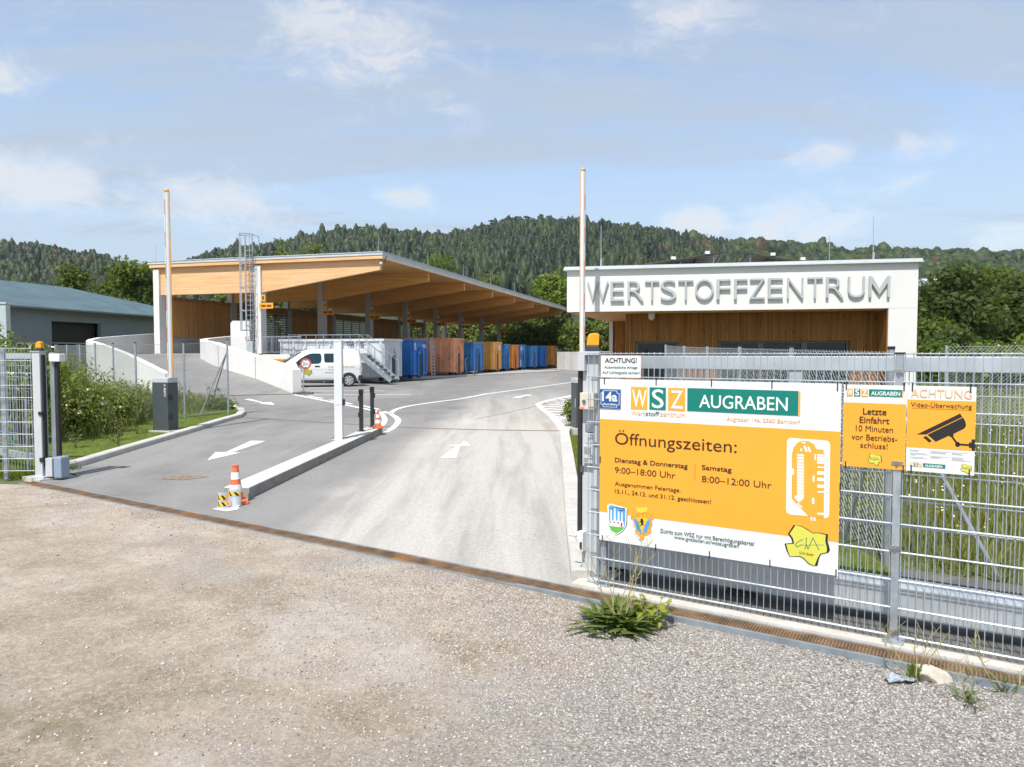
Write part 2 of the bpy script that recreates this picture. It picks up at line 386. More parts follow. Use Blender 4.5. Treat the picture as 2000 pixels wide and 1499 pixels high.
def bis(bm, co, no):
    bmesh.ops.bisect_plane(bm, geom=bm.verts[:] + bm.edges[:] + bm.faces[:], plane_co=co, plane_no=no)
def sheet(name, pts, off, m, kind='structure', flat=None, label=None, cat=None):
    bm = bmesh.new(); f = bm.faces.new([bm.verts.new((p[0], p[1], 0)) for p in pts])
    if flat is None:
        for s, _ in BR[:3]: bis(bm, F0 + GN * s, GN)
    for v in bm.verts: v.co.z = (G(v.co.x, v.co.y) if flat is None else flat) + off
    bmesh.ops.triangulate(bm, faces=bm.faces); bmesh.ops.recalc_face_normals(bm, faces=bm.faces)
    if sum(q.normal.z for q in bm.faces) < 0: bmesh.ops.reverse_faces(bm, faces=bm.faces)
    me = bpy.data.meshes.new(name); bm.to_mesh(me); bm.free(); me.materials.append(m)
    o = bpy.data.objects.new(name, me); col.objects.link(o)
    return tag(o, label, cat, None, kind)
def gp(t, s): p = F0 + GD * t + GN * s; return (p.x, p.y)
# ground reaching the horizon
pts = [(2600 * math.cos(a), 2600 * math.sin(a)) for a in np.linspace(0, 2 * math.pi, 48, endpoint=False)]
sheet('ground', pts, -.035, SOIL)
def gravz(x, y):
    t = (x - F0.x) * GD.x + (y - F0.y) * GD.y; f = min(1., max(0., (t + 1.6) / 2.0)); return -.002 - .028 * f
gr_ = sheet('gravel_driveway', [gp(-9.6, -.33), gp(9, -.33), gp(60, -.6), gp(60, -60), gp(-60, -60), gp(-60, -9), gp(-13, -1.2), gp(-10.6, -.75)], 0, GRAVEL, flat=0)
bm = bmesh.new(); bm.from_mesh(gr_.data); bis(bm, F0 + GD * -1.6, GD); bis(bm, F0 + GD * .4, GD)
for v in bm.verts: v.co.z = gravz(v.co.x, v.co.y)
bm.to_mesh(gr_.data); bm.free()
KL = [at(*p) for p in ((122, 921), (167, 909), (264, 879), (380, 844), (440, 825), (472, 816), (480, 809), (476, 803), (455, 797))]   # left kerb, road side
KR = [at(*p) for p in ((1116, 1136), (1105, 1034), (1097, 905), (1093, 852), (1098, 841.5))]
asph = [gp(.05, -.12), *[(p.x, p.y) for p in KR], (2.15, 16.4), (2.6, 17.6), (1.9, 21), (4.2, 30), (10, 45), (30, 62), (34, 120), (-2, 118), (-6.9, 40.5), (-16, 43)]
wl = at(335, 770); asph += [(wl.x - .3, wl.y + 1.2), (wl.x - .2, wl.y - .6)]
e = at(395, 782); asph += [(e.x, e.y)] + [(p.x, p.y) for p in KL[::-1]] + [gp(-9.85, .55), gp(-9.85, -.12)]
sheet('asphalt_road', asph, .0, ASPH)
# ------------------------------------------------------------------ kerbs
def kerb(name, pts, wid, h, side, m=KERB, step=1.0, sink=.1):
    """blocks along a polyline; side=+1 puts the width on the left of the walking direction"""
    mb = MB(); pts = [Vector((p[0], p[1], 0)) for p in pts]
    dirs = [(b - a).normalized() for a, b in zip(pts, pts[1:])]
    nor = []
    for i in range(len(pts)):
        d0 = dirs[max(0, i - 1)]; d1 = dirs[min(i, len(dirs) - 1)]; t = (d0 + d1).normalized()
        n = Vector((-t.y, t.x, 0)) * side; nor.append(n / max(.5, t.dot(d1)))
    for i, d in enumerate(dirs):
        L = (pts[i + 1] - pts[i]).length; k = max(1, round(L / step))
        for j in range(k):
            g = .004 if L / k > .3 else .0015
            a0, a1 = (j / k + g / L), ((j + 1) / k - g / L)
            P = []
            for a in (a0, a1):
                p = pts[i].lerp(pts[i + 1], a); n = nor[i].lerp(nor[i + 1], a); P.append((p, p + n * wid))
            (p0, q0), (p1, q1) = P
            if side > 0: ring = [p0, p1, q1, q0]
            else: ring = [q0, q1, p1, p0]
            ins = .018
            def top(p): return G(p.x, p.y) + h
            lo = [(p.x, p.y, G(p.x, p.y) - sink) for p in ring]
            mid = [(p.x, p.y, top(p) - ins) for p in ring]
            c = sum(ring, Vector()) / 4
            hi = [(p.x + (c.x - p.x) * .0, p.y, top(p)) for p in ring]
            n0 = (q0 - p0).normalized() * ins; n1 = (q1 - p1).normalized() * ins
            r2 = {id(p0): p0 + n0, id(p1): p1 + n1}
            hi = [((r2.get(id(p), p)).x, (r2.get(id(p), p)).y, top(p)) for p in ring]
            b = len(mb.v); mb.v += lo + mid + hi
            for r in (0, 4): mb.f += [(b + r + q, b + r + (q + 1) % 4, b + r + 4 + (q + 1) % 4, b + r + 4 + q) for q in range(4)]
            mb.f += [(b + 8, b + 9, b + 10, b + 11), (b + 3, b + 2, b + 1, b)]
    o = mb.build(name, m); return tag(o, kind='structure')
kerb('kerb', KL, .20, .11, 1)
kerb('kerb', KR, .22, .10, -1)
e0 = at(455, 797); kerb('kerb', [KL[-1], at(430, 790), at(395, 782), at(365, 779), at(345, 776)], .12, .07, -1)
SK = [at(690, 748), at(750, 744.5), at(850, 739), at(960, 733.5), at(1050, 729), at(1095, 726.5)]
kerb('kerb', SK, .25, .12, 1, step=2)
sheet('container_pavement', [(p.x, p.y) for p in [SK[0] + Vector((-.25, .1, 0)), *[q + Vector((-.26, .02, 0)) for q in SK], SK[-1] + Vector((-12, 12, 0)), SK[0] + Vector((-8, 5, 0))]], .115, CONCG)
# ------------------------------------------------------------------ road markings (sheets 4 mm above the asphalt)
def marking(name, polys, off=.005):
    bm = bmesh.new()
    for pl in polys:
        f = bm.faces.new([bm.verts.new((p[0], p[1], 0)) for p in pl])
    for s, _ in BR[:3]: bis(bm, F0 + GN * s, GN)
    for v in bm.verts: v.co.z = G(v.co.x, v.co.y) + off
    bmesh.ops.triangulate(bm, faces=bm.faces)
    for f in bm.faces:
        if f.normal.z < 0: f.normal_flip()
    bmesh.ops.recalc_face_normals(bm, faces=bm.faces)
    if sum(q.normal.z for q in bm.faces) < 0: bmesh.ops.reverse_faces(bm, faces=bm.faces)
    me = bpy.data.meshes.new(name); bm.to_mesh(me); bm.free(); me.materials.append(ROADPAINT)
    o = bpy.data.objects.new(name, me); col.objects.link(o); return tag(o, kind='structure')
def gpx(l): return [tuple(at(*p)[:2]) for p in l]
def smooth_line(px, n=6):
    P = [Vector((*p, 0)) for p in gpx(px)]; Q = [P[0]] + P + [P[-1]]; out = []
    for i in range(1, len(Q) - 2):
        for k in range(n):
            t = k / n; a, b, c, d = Q[i - 1:i + 3]
            out.append(.5 * ((2 * b) + (c - a) * t + (2 * a - 5 * b + 4 * c - d) * t * t + (3 * b - a - 3 * c + d) * t ** 3))
    return out + [Q[-2]]
def stripe(P, w):
    polys = []; L = []; Rr = []
    for i, p in enumerate(P):
        d = (P[min(i + 1, len(P) - 1)] - P[max(0, i - 1)]).normalized(); n = Vector((-d.y, d.x, 0)) * w / 2
        L.append(p + n); Rr.append(p - n)
    for i in range(len(P) - 1): polys.append([tuple(q[:2]) for q in (L[i], L[i + 1], Rr[i + 1], Rr[i])])
    return polys
z4 = lambda l: [(x / 4.348 + 400, y / 4.348 + 700) for x, y in l]
zr = lambda l: [(x / 8.333 + 320, y / 8.333 + 700) for x, y in l]
za = lambda l: [(x / 16.667 + 840, y / 16.667 + 840) for x, y in l]
zh = lambda l: [(x / 8.325 + 1020, y / 8.325 + 720) for x, y in l]
marking('lane_arrow', [gpx(z4([(22, 868), (90, 800), (178, 800), (392, 703), (515, 705), (228, 803), (305, 803)]))])
marking('lane_arrow', [gpx(za([(335, 925), (840, 925), (985, 528), (1310, 525), (1215, 425), (1150, 365), (1075, 372), (985, 490), (640, 505), (640, 525), (860, 530)]))])
marking('lane_arrow', [gpx(zr([(1310, 672), (1400, 662), (1620, 722), (1750, 720), (1810, 760), (1650, 752), (1545, 730), (1590, 725)]))])
marking('lane_arrow', [gpx([(999, 777), (1016, 777.5), (1024, 774.2), (1037.5, 773), (1037.5, 771.4), (1024, 771.8), (1020, 773.5)])])
big = smooth_line([(752, 845), (765, 838), (773, 831), (778, 822), (772.6, 815), (763, 808.5), (768, 803.5), (777, 799), (802.5, 793), (860, 784.6), (913, 777), (1017, 761), (1118, 747)])
marking('lane_line', stripe(big, .16))
marking('lane_line', stripe(smooth_line([(748.5, 804.6), (758, 807), (766, 810)]), .16))
marking('lane_line', stripe(smooth_line([(572.5, 771), (653, 787), (722, 801), (742.7, 807), (750, 815), (751, 824), (744, 833)]), .15))
for a, b in (((602, 774), (630, 778.7)), ((645, 781.6), (687.5, 789.7)), ((709, 793), (740, 800.5))): marking('lane_dash', stripe([Vector((*q, 0)) for q in gpx([a, b])], .13))
for a, b in (((604.7, 772), (802.5, 770.8)), ((596, 764.4), (752, 763.7)), ((600, 758.6), (676, 758.2))): marking('parking_line', stripe([Vector((*q, 0)) for q in gpx([a, b])], .12))
hat = stripe(smooth_line(zh([(668, 998), (600, 905), (540, 835), (450, 748), (350, 680), (290, 620), (262, 590), (300, 562), (440, 520), (640, 478), (860, 432)]), 3), .2)
marking('hatched_island_outline', hat)
hs_ = [((330, 615), (1100, 655)), ((380, 655), (1100, 697)), ((420, 697), (1100, 735)), ((470, 745), (760, 762)), ((530, 790), (700, 798)), ((570, 838), (770, 785)),
       ((440, 590), (1100, 622)), ((560, 563), (1100, 590)), ((640, 535), (1100, 556)), ((340, 545), (450, 556)), ((445, 520), (560, 535)), ((560, 495), (690, 512)), ((680, 470), (800, 486))]
marking('hatched_island_stripes', [q for a, b in hs_ for q in stripe([Vector((*p, 0)) for p in gpx(zh([a, b]))], .17)])
marking('box_marking', [gpx(z4([(62, 1283), (115, 1275), (300, 1268), (270, 1290), (180, 1303)]))])
# thin rusty slot drains
sl1 = stripe(smooth_line([(479, 816), (560, 821), (655, 827), (740, 832.5), (850, 837.5), (1000, 841), (1092, 842)]), .10)
o = marking('slot_drain', sl1, .004); o.data.materials.clear(); o.data.materials.append(mat('slot_brown', (.20, .125, .08), .85, .1, .3, 7))
sl2 = stripe(smooth_line([(930, 819), (1020, 800), (1052, 792), (1085, 783), (1125, 775)]), .035)
o = marking('pavement_joint', sl2, .010); o.data.materials.clear(); o.data.materials.append(mat('joint_sand', (.42, .33, .25), .9))
pc = at(358, 933); o = marking('gully_cover', [[(pc.x + .34 * math.cos(a) * (1 + .12 * math.sin(3 * a + 1) + .06 * math.sin(7 * a)), pc.y + .22 * math.sin(a) * (1 + .15 * math.sin(4 * a))) for a in np.linspace(0, 6.283, 26)[:-1]]], .006)
o.data.materials.clear(); o.data.materials.append(mat('gully_rust', (.235, .19, .145), .9, 0, .35, 14, .5, 40, .3, ((.28, .17, .08), 9, .54, .6), 30))
# ------------------------------------------------------------------ drain channel along the gate line
mb = MB(); rot = math.atan2(GD.y, GD.x)
def gbox(mb, t0, t1, s0, s1, z0, z1):
    q = [gp(t0, s0), gp(t1, s0), gp(t1, s1), gp(t0, s1)]
    return mb.hexa([(*p, z0) for p in q] + [(*p, z1) for p in q])
dr = thing('drain_channel', (*gp(-4, -.2), 0), 'long slotted rusty drain channel across the entrance between the gate posts', 'drain')
gbox(MB(), -9.9, 6, -.30, -.13, -.09, -.05).build('channel_base', DARKHOLE, dr)
mb = MB(); gbox(mb, -.55, 6, -.345, -.318, -.1, .012); gbox(mb, -9.9, -.551, -.345, -.318, -.1, .002); gbox(mb, -9.9, 6, -.128, -.105, -.1, .006)
mb.build('edge_rail', mat('zinc_edge', (.30, .35, .39), .45, .5, .2, 3, .1, 30, .5, ((.24, .22, .2), 5, .55, .5)), dr)
mb = MB(); t = -9.85
gbox(mb, -9.88, 6, -.317, -.292, -.045, .006); gbox(mb, -9.88, 6, -.150, -.130, -.045, .006)
while t < .55:      # skewed slot bars
    a = gp(t, -.292); b = gp(t + .075, -.150); d = (Vector((*b, 0)) - Vector((*a, 0))).normalized(); n = Vector((GD.x, GD.y, 0)) * .0165
    A, B = Vector((*a, 0)), Vector((*b, 0)); q = [A, A + n, B + n, B]
    mb.hexa([(p.x, p.y, -.04) for p in q] + [(p.x, p.y, .005) for p in q]); t += .036
t = .56
while t < 5.9:      # mesh grating further right
    gbox(mb, t, t + .010, -.292, -.150, -.03, .004); t += .022
for s in np.linspace(-.285, -.16, 5): gbox(mb, .56, 5.9, s, s + .006, -.028, .0025)
mb.build('grating', mat('grating_rust', (.20, .135, .085), .8, .3, .35, 6, .2, 40, .4, ((.40, .18, .05), 1.4, .52, .8)), dr)
CSM = (mat('bright_concrete', (.54, .505, .46), .85, 0, .14, 3, .25, 60, .3, ((.36, .315, .26), 4, .54, .6), 40))
for q_ in ((.15, 5.9, -.102, .03, -.06, .022), (-10.3, -9.72, -.10, .42, -.06, .03), (-.12, .149, -.102, .42, -.06, .03)):
    mb = MB(); gbox(mb, *q_); mb.build('concrete_strip', CSM, dr)
sheet('apron', [gp(.15, .035), gp(6, .035), gp(6, 1.9), gp(.15, 1.9)], .012, mat('apron_asphalt', (.12, .118, .115), .9, 0, .2, 3, .4, 70, .3, ((.32, .29, .25), 2.0, .60, .6), 60))
# ------------------------------------------------------------------ foliage
def leaf_mat(name, dark, light, trans=.35, tip=None):
    m = NT(name); t = m.attr('tint')
    g = m.n('ShaderNodeNewGeometry'); r = g.outputs['Random Per Island']
    c = m.mix(m.math('ADD', m.math('MULTIPLY', t, .65), m.math('MULTIPLY', r, .35)), dark, light)
    if tip: c = m.mix(m.rng(t, .9, 1), c, tip)
    m.set(Base_Color=c, Roughness=.55); m.bsdf.inputs['Specular IOR Level'].default_value = .25
    if trans:
        tr_ = m.n('ShaderNodeBsdfTranslucent'); m.put(tr_.inputs[0], m.mix(.5, c, (.30, .36, .04)))
        ms = m.n('ShaderNodeMixShader'); ms.inputs[0].default_value = trans
        m.t.links.new(m.bsdf.outputs[0], ms.inputs[1]); m.t.links.new(tr_.outputs[0], ms.inputs[2]); m.t.links.new(ms.outputs[0], m.out.inputs[0])
    MATS[name] = m.m; return m.m
LEAF = leaf_mat('leaves_green', (.036, .066, .010), (.135, .19, .026))
LEAFD = leaf_mat('leaves_dark_green', (.018, .038, .010), (.075, .115, .022))
LEAFL = leaf_mat('leaves_pale_green', (.085, .115, .026), (.20, .235, .065))
LEAFY = leaf_mat('leaves_bright_green', (.075, .125, .014), (.17, .235, .028))
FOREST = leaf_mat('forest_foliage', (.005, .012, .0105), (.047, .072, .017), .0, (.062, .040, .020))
def leaves(centers, nor, size, rg, asp=.62, jit=.9):
    """one rhombic leaf cluster per centre -> verts, quads"""
    n = len(centers)
    a = nor + rg.normal(0, jit, (n, 3)); a /= np.linalg.norm(a, axis=1)[:, None] + 1e-9
    u = np.cross(a, rg.normal(0, 1, (n, 3))); u /= np.linalg.norm(u, axis=1)[:, None] + 1e-9
    w = np.cross(a, u); s = (size * rg.uniform(.6, 1.35, n))[:, None]
    k = rg.uniform(.15, .4, n)[:, None]
    v = np.stack([centers - u * s, centers + w * s * asp + a * s * k * .5, centers + u * s + a * s * -k * .3, centers - w * s * asp + a * s * k * .4], 1).reshape(-1, 3)
    return v, np.arange(4 * n, dtype=np.int32).reshape(-1, 4)
def crown_arrays(lobes, nclump, per, leaf, spread, rg):
    lob = np.array([l[:6] for l in lobes], float); vol = lob[:, 3] * lob[:, 4] * lob[:, 5]; p = vol ** .67; p /= p.sum()
    which = rg.choice(len(lob), nclump, p=p)
    d = rg.normal(0, 1, (nclump, 3)); d /= np.linalg.norm(d, axis=1)[:, None]
    d[:, 2] = np.where(d[:, 2] < -.55, -d[:, 2] * .5, d[:, 2])
    rr = rg.uniform(.55, 1.06, nclump) ** .6
    cc = lob[which, :3] + d * lob[which, 3:6] * rr[:, None]
    nl = rg.poisson(per, nclump) + 2
    idx = np.repeat(np.arange(nclump), nl)
    off = rg.normal(0, 1, (len(idx), 3)) * spread * np.array([1, 1, .62])
    pts = cc[idx] + off
    ct = rg.uniform(0, 1, nclump)
    v, f = leaves(pts, d[idx] * .7 + np.array([0, 0, .55]) + off / spread * .35, leaf, rg)
    return v, f, np.clip(ct[idx] * .7 + rg.uniform(0, .3, len(idx)), 0, .88)
def tree(base, h, wid, mat_, label, group=None, seed=1, nclump=260, per=14, leaf=.3, trunk_h=.28, name='tree', lobes=None, cat='tree', spread=None):
    rg = np.random.default_rng(seed); base = Vector(base)
    o = thing(name, base, label, cat, group)
    if lobes is None:
        lobes = []; k = 9
        for i in range(k):
            a = rg.uniform(0, 6.28); rr = wid * .5 * rg.uniform(.15, .62); zz = h * rg.uniform(trunk_h + .15, .86)
            q = 1 - abs((zz / h - .55)) * .9
            lobes.append((math.cos(a) * rr * q, math.sin(a) * rr * q, zz, wid * rg.uniform(.2, .31) * q, wid * rg.uniform(.2, .31) * q, h * rg.uniform(.11, .19)))
        lobes.append((0, 0, h * .62, wid * .3, wid * .3, h * .26)); lobes.append((wid * .04, 0, h * .82, wid * .2, wid * .2, h * .17))
    L = [(l[0] + base.x, l[1] + base.y, l[2] + base.z, *l[3:6]) for l in lobes]
    v, f, t = crown_arrays(L, nclump, per, leaf, spread or wid * .055, rg)
    np_obj('crown', v, f, mat_, o, t)
    mb = MB(); th = h * .62; r0 = max(.05, h * .022)
    lean = Vector((rg.uniform(-.04, .04) * h, rg.uniform(-.04, .04) * h, 0)); pts = [base + Vector((0, 0, -.1)), base + lean * .4 + Vector((0, 0, th * .5)), base + lean + Vector((0, 0, th))]
    mb.tube(pts[0], pts[1], r0, 9, r0 * .75); mb.tube(pts[1], pts[2], r0 * .75, 9, r0 * .35)
    for i in range(7):
        a = rg.uniform(0, 6.28); s = pts[0].lerp(pts[2], rg.uniform(.35, .95)); e = s + Vector((math.cos(a) * wid * .28, math.sin(a) * wid * .28, h * rg.uniform(.1, .2)))
        mid = s.lerp(e, .5) + Vector((0, 0, -.03 * h)); mb.tube(s, mid, r0 * .38, 6, r0 * .28); mb.tube(mid, e, r0 * .28, 6, r0 * .1)
    mb.build('trunk', BARK, o, smooth=True); return o
def shrub(base, wx, wy, h, mat_, label, group=None, seed=1, nclump=200, per=14, leaf=.09, name='shrub', cat='shrub', flowers=0, spread=None, shoots=0):
    rg = np.random.default_rng(seed); base = Vector(base); o = thing(name, base, label, cat, group)
    lobes = [(base.x + rg.uniform(-.32, .32) * wx, base.y + rg.uniform(-.3, .3) * wy, base.z + h * rg.uniform(.25, .66), wx * rg.uniform(.2, .32), wy * rg.uniform(.2, .32), h * rg.uniform(.2, .32)) for _ in range(7)]
    lobes.append((base.x, base.y, base.z + h * .36, wx * .42, wy * .42, h * .38))
    v, f, t = crown_arrays(lobes, nclump, per, leaf, spread or min(wx, wy) * .075, rg)
    v[:, 2] = np.maximum(v[:, 2], base.z + .01)
    if shoots:
        P = []; Dn = []; ns_ = int(shoots)
        for _ in range(ns_):
            a = rg.uniform(0, 6.28); rr = rg.uniform(0, .5); s0 = np.array([base.x + math.cos(a) * wx * rr, base.y + math.sin(a) * wy * rr, base.z]); hh = h * rg.uniform(.5, 1.25); dr_ = np.array([math.cos(a) * .3 * rr + rg.normal(0, .12), math.sin(a) * .3 * rr + rg.normal(0, .12), 1.])
            for q in np.linspace(.3, 1, int(7 + hh * 12)): P.append(s0 + dr_ * hh * q + rg.normal(0, .022, 3)); Dn.append([0, 0, 1.])
        v2, f2 = leaves(np.repeat(np.array(P), 2, 0) + rg.normal(0, .018, (2 * len(P), 3)), np.repeat(np.array(Dn), 2, 0), leaf * .8, rg); f = np.concatenate([f, f2 + len(v)]); v = np.concatenate([v, v2]); t = np.concatenate([t, rg.uniform(.3, .88, len(f2))])
    np_obj('foliage', v, f, mat_, o, t)
    mb = MB()
    for i in range(9):
        a = rg.uniform(0, 6.28); e = base + Vector((math.cos(a) * wx * .36, math.sin(a) * wy * .36, h * rg.uniform(.5, .95)))
        m1 = base.lerp(e, .5) + Vector((rg.uniform(-.1, .1) * wx, 0, .05)); mb.tube(base + Vector((math.cos(a) * .1, math.sin(a) * .1, 0)), m1, .018, 5, .012); mb.tube(m1, e, .012, 5, .005)
    mb.build('stems', BARK, o)
    if flowers:
        n = flowers; L = np.array(lobes); w_ = rg.integers(0, len(L), n); d = rg.normal(0, 1, (n, 3)); d /= np.linalg.norm(d, axis=1)[:, None]; d[:, 2] = abs(d[:, 2])
        c = L[w_, :3] + d * L[w_, 3:6] * 1.08
        v, f = leaves(np.repeat(c, 3, 0) + rg.normal(0, .025, (3 * n, 3)), np.repeat(d, 3, 0), .035, rg, .8)
        fo = np_obj('blossom', v, f, mat('white_blossom', (.72, .70, .62), .6), o); fo['kind'] = 'stuff'
    return o

# ------------------------------------------------------------------ hills
RP = [(-900, 520), (-300, 500), (0, 482), (60, 482), (120, 487), (170, 494), (215, 503), (250, 524), (300, 532), (350, 524), (385, 508), (450, 490), (520, 480), (600, 463), (700, 449), (750, 453), (800, 457), (850, 462), (900, 456), (950, 441), (1000, 434), (1040, 430),
      (1100, 434), (1200, 441), (1300, 453), (1350, 464), (1400, 470), (1500, 479), (1600, 485), (1700, 491), (1800, 493), (1900, 495), (2000, 498), (2300, 505), (3000, 530)]
rpx = np.array([p[0] for p in RP], float); rpy = np.array([p[1] for p in RP], float)
D0, DR = 190., 640.
def hill_z(px, D):
    px = np.asarray(px, float); D = np.asarray(D, float)
    zr_ = CAM_H + (690 - np.interp(px, rpx, rpy)) * DR / FPX - 15.0
    t = np.clip((D - D0) / (DR - D0), 0, 3); s = np.where(t < 1, (t * t * (3 - 2 * t)) * .45 + t * .55, 1 - .35 * (t - 1))
    bump_ = 5 * np.sin(px * .017 + D * .013) * np.clip(t, 0, 1) * np.clip(1.1 - t, 0, 1)
    return .3 + zr_ * s + bump_
gx = np.linspace(-900, 3000, 160); gd = np.concatenate([np.linspace(D0, DR, 26), np.linspace(DR + 25, 1150, 9)])
PX, DD = np.meshgrid(gx, gd)
hv = np.stack([(PX - 1000) / FPX * DD, DD, hill_z(PX, DD)], -1).reshape(-1, 3)
nx, nd = len(gx), len(gd)
hf = np.array([(j * nx + i, j * nx + i + 1, (j + 1) * nx + i + 1, (j + 1) * nx + i) for j in range(nd - 1) for i in range(nx - 1)])
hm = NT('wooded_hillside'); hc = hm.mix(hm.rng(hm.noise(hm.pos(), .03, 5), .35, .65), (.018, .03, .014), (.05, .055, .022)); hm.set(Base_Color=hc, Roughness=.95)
o = np_obj('hills', hv, hf, hm.m, smooth=True); o.data.shade_smooth(); tag(o, kind='structure')
# the wood on the hills, one mass
N = 14500; rg = np.random.default_rng(11)
px = rg.uniform(-120, 2120, N); D = D0 + (DR + 30 - D0) * rg.uniform(.16, 1, N) ** .85
extra = 1500; px = np.concatenate([px, rg.uniform(-60, 2060, extra)]); D = np.concatenate([D, rg.uniform(DR - 25, DR + 25, extra)]); N += extra
X = (px - 1000) / FPX * D; Z = hill_z(px, D)
tier = np.clip((px - 1150) / 500, 0, 1) + rg.normal(0, .12, N)       # conifers in the middle, broadleaf to the right
big_ = rg.gamma(5, .2, N); H = np.clip(8.5 + 4.0 * big_, 7.5, 19) * np.where(rg.uniform(0, 1, N) < .04, 1.25, 1); Wd = np.where(tier > .55, rg.uniform(7, 9.5, N) * np.clip(.5 + .55 * big_, .6, 1.7), rg.uniform(4.2, 7, N) * np.clip(.6 + .4 * big_, .6, 1.5))
con = (tier < .55) & (rg.uniform(0, 1, N) < .75)
patch = np.sin(px * .021 + 1.3) * np.sin(D * .021 + px * .006) * .5 + .5
pn = np.sin(px * .05 + D * .04) * np.sin(px * .033 - D * .027 + 2); base_t = np.where(tier > .55, rg.uniform(.35, .88, N) + .2 * pn, rg.uniform(.0, .36, N) + .25 * (patch > .58) + .22 * pn)
leftmix = (px > 380) & (px < 900) & (rg.uniform(0, 1, N) < .35); base_t = np.where(leftmix, rg.uniform(.4, .8, N), base_t)
base_t = np.where(rg.uniform(0, 1, N) < .02, .97, base_t)
per = 18
k = np.arange(N).repeat(per); u = rg.uniform(0, 1, N * per); th = rg.uniform(0, 6.28, N * per)
zz = np.where(con[k], .15 + .82 * u, .2 + .74 * u)
rad = np.where(con[k], np.clip(1.12 - zz, .04, 1) ** .75 * .62, np.sqrt(np.clip(1 - ((zz - .55) / .5) ** 2, .02, 1)) * .5) * rg.uniform(.55, 1.05, N * per)
c = np.stack([X[k] + np.cos(th) * rad * Wd[k], D[k] + np.sin(th) * rad * Wd[k], Z[k] + zz * H[k]], 1)
nrm = np.stack([np.cos(th) * .8, np.sin(th) * .8, np.where(con[k], .45, (zz - .40) * 2.0)], 1)
v, f = leaves(c, nrm, .84, rg, .72, .26)
tt = np.where(base_t[k] > .95, base_t[k], np.clip(base_t[k] + rg.normal(0, .05, N * per), 0, .88))
ib = bmesh.new(); bmesh.ops.create_icosphere(ib, subdivisions=2, radius=1); ib.verts.ensure_lookup_table(); IVf = np.array([tuple(q.co) for q in ib.verts]); IFf = np.array([[q.index for q in p.verts] for p in ib.faces]); ib.free()
nv = len(IVf); dsp = rg.uniform(.62, 1.18, (N, nv, 1)); zc = IVf[None, :, 2]                       # crowns: jagged rounded masses, tapering for conifers
tap = np.where(con[:, None], np.clip(.97 - .30 * zc, .12, 1.5) * .90, 1.0)
bx_ = X[:, None] + IVf[None, :, 0] * dsp[..., 0] * tap * Wd[:, None] * .47; by_ = D[:, None] + IVf[None, :, 1] * dsp[..., 0] * tap * Wd[:, None] * .47
bz_ = Z[:, None] + H[:, None] * (.54 + np.where(con[:, None], .47, .40) * zc * (1 + (dsp[..., 0] - .9) * .5))
bv = np.stack([bx_, by_, bz_], -1).reshape(-1, 3); bf = (IFf[None] + (np.arange(N) * nv)[:, None, None]).reshape(-1, 3)
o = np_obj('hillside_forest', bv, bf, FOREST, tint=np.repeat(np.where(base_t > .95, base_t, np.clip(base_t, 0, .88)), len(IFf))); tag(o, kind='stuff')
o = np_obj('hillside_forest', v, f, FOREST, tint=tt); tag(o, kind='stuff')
# pines that stand clear on the ridge: bare trunks, flat crowns
FORD = leaf_mat('pine_foliage', (.016, .030, .020), (.045, .062, .028), .1)
def ridge_pine(px_, top, D_, seed, label):
    rg = np.random.default_rng(seed); zb = float(hill_z(px_, D_)); zt = CAM_H + (690 - top) * D_ / FPX; h = zt - zb
    b = Vector(((px_ - 1000) / FPX * D_, D_, zb)); o = thing('pine_tree', b, label, 'pine tree', 'tall pines along the ridge')
    lob = [(b.x + rg.uniform(-1.6, 1.6), b.y + rg.uniform(-1.5, 1.5), zt - rg.uniform(.8, h * .42), rg.uniform(1.3, 2.6), rg.uniform(1.3, 2.6), rg.uniform(.5, 1.1)) for _ in range(6)]
    v, f, t = crown_arrays(lob, 60, 9, .55, .42, rg); np_obj('crown', v, f, FORD, o, t)
    mb = MB(); mb.tube(b, b + Vector((rg.uniform(-.6, .6), 0, h * .92)), .38, 6, .16); mb.build('trunk', BARK, o)
pl = [(955, 438), (963, 433), (971, 431), (980, 432), (988, 428), (997, 428), (1006, 427), (1014, 428), (1022, 426), (1031, 425), (1039, 428), (1055, 421), (752, 447), (768, 449), (705, 444), (30, 479), (52, 480), (92, 482), (132, 487), (168, 492), (196, 494), (1552, 474), (1352, 459)]
for i, (a, b) in enumerate(pl):
    ridge_pine(a, b, DR + 6, 300 + i, 'tall dark pine standing clear of the forest along the hill ridge')
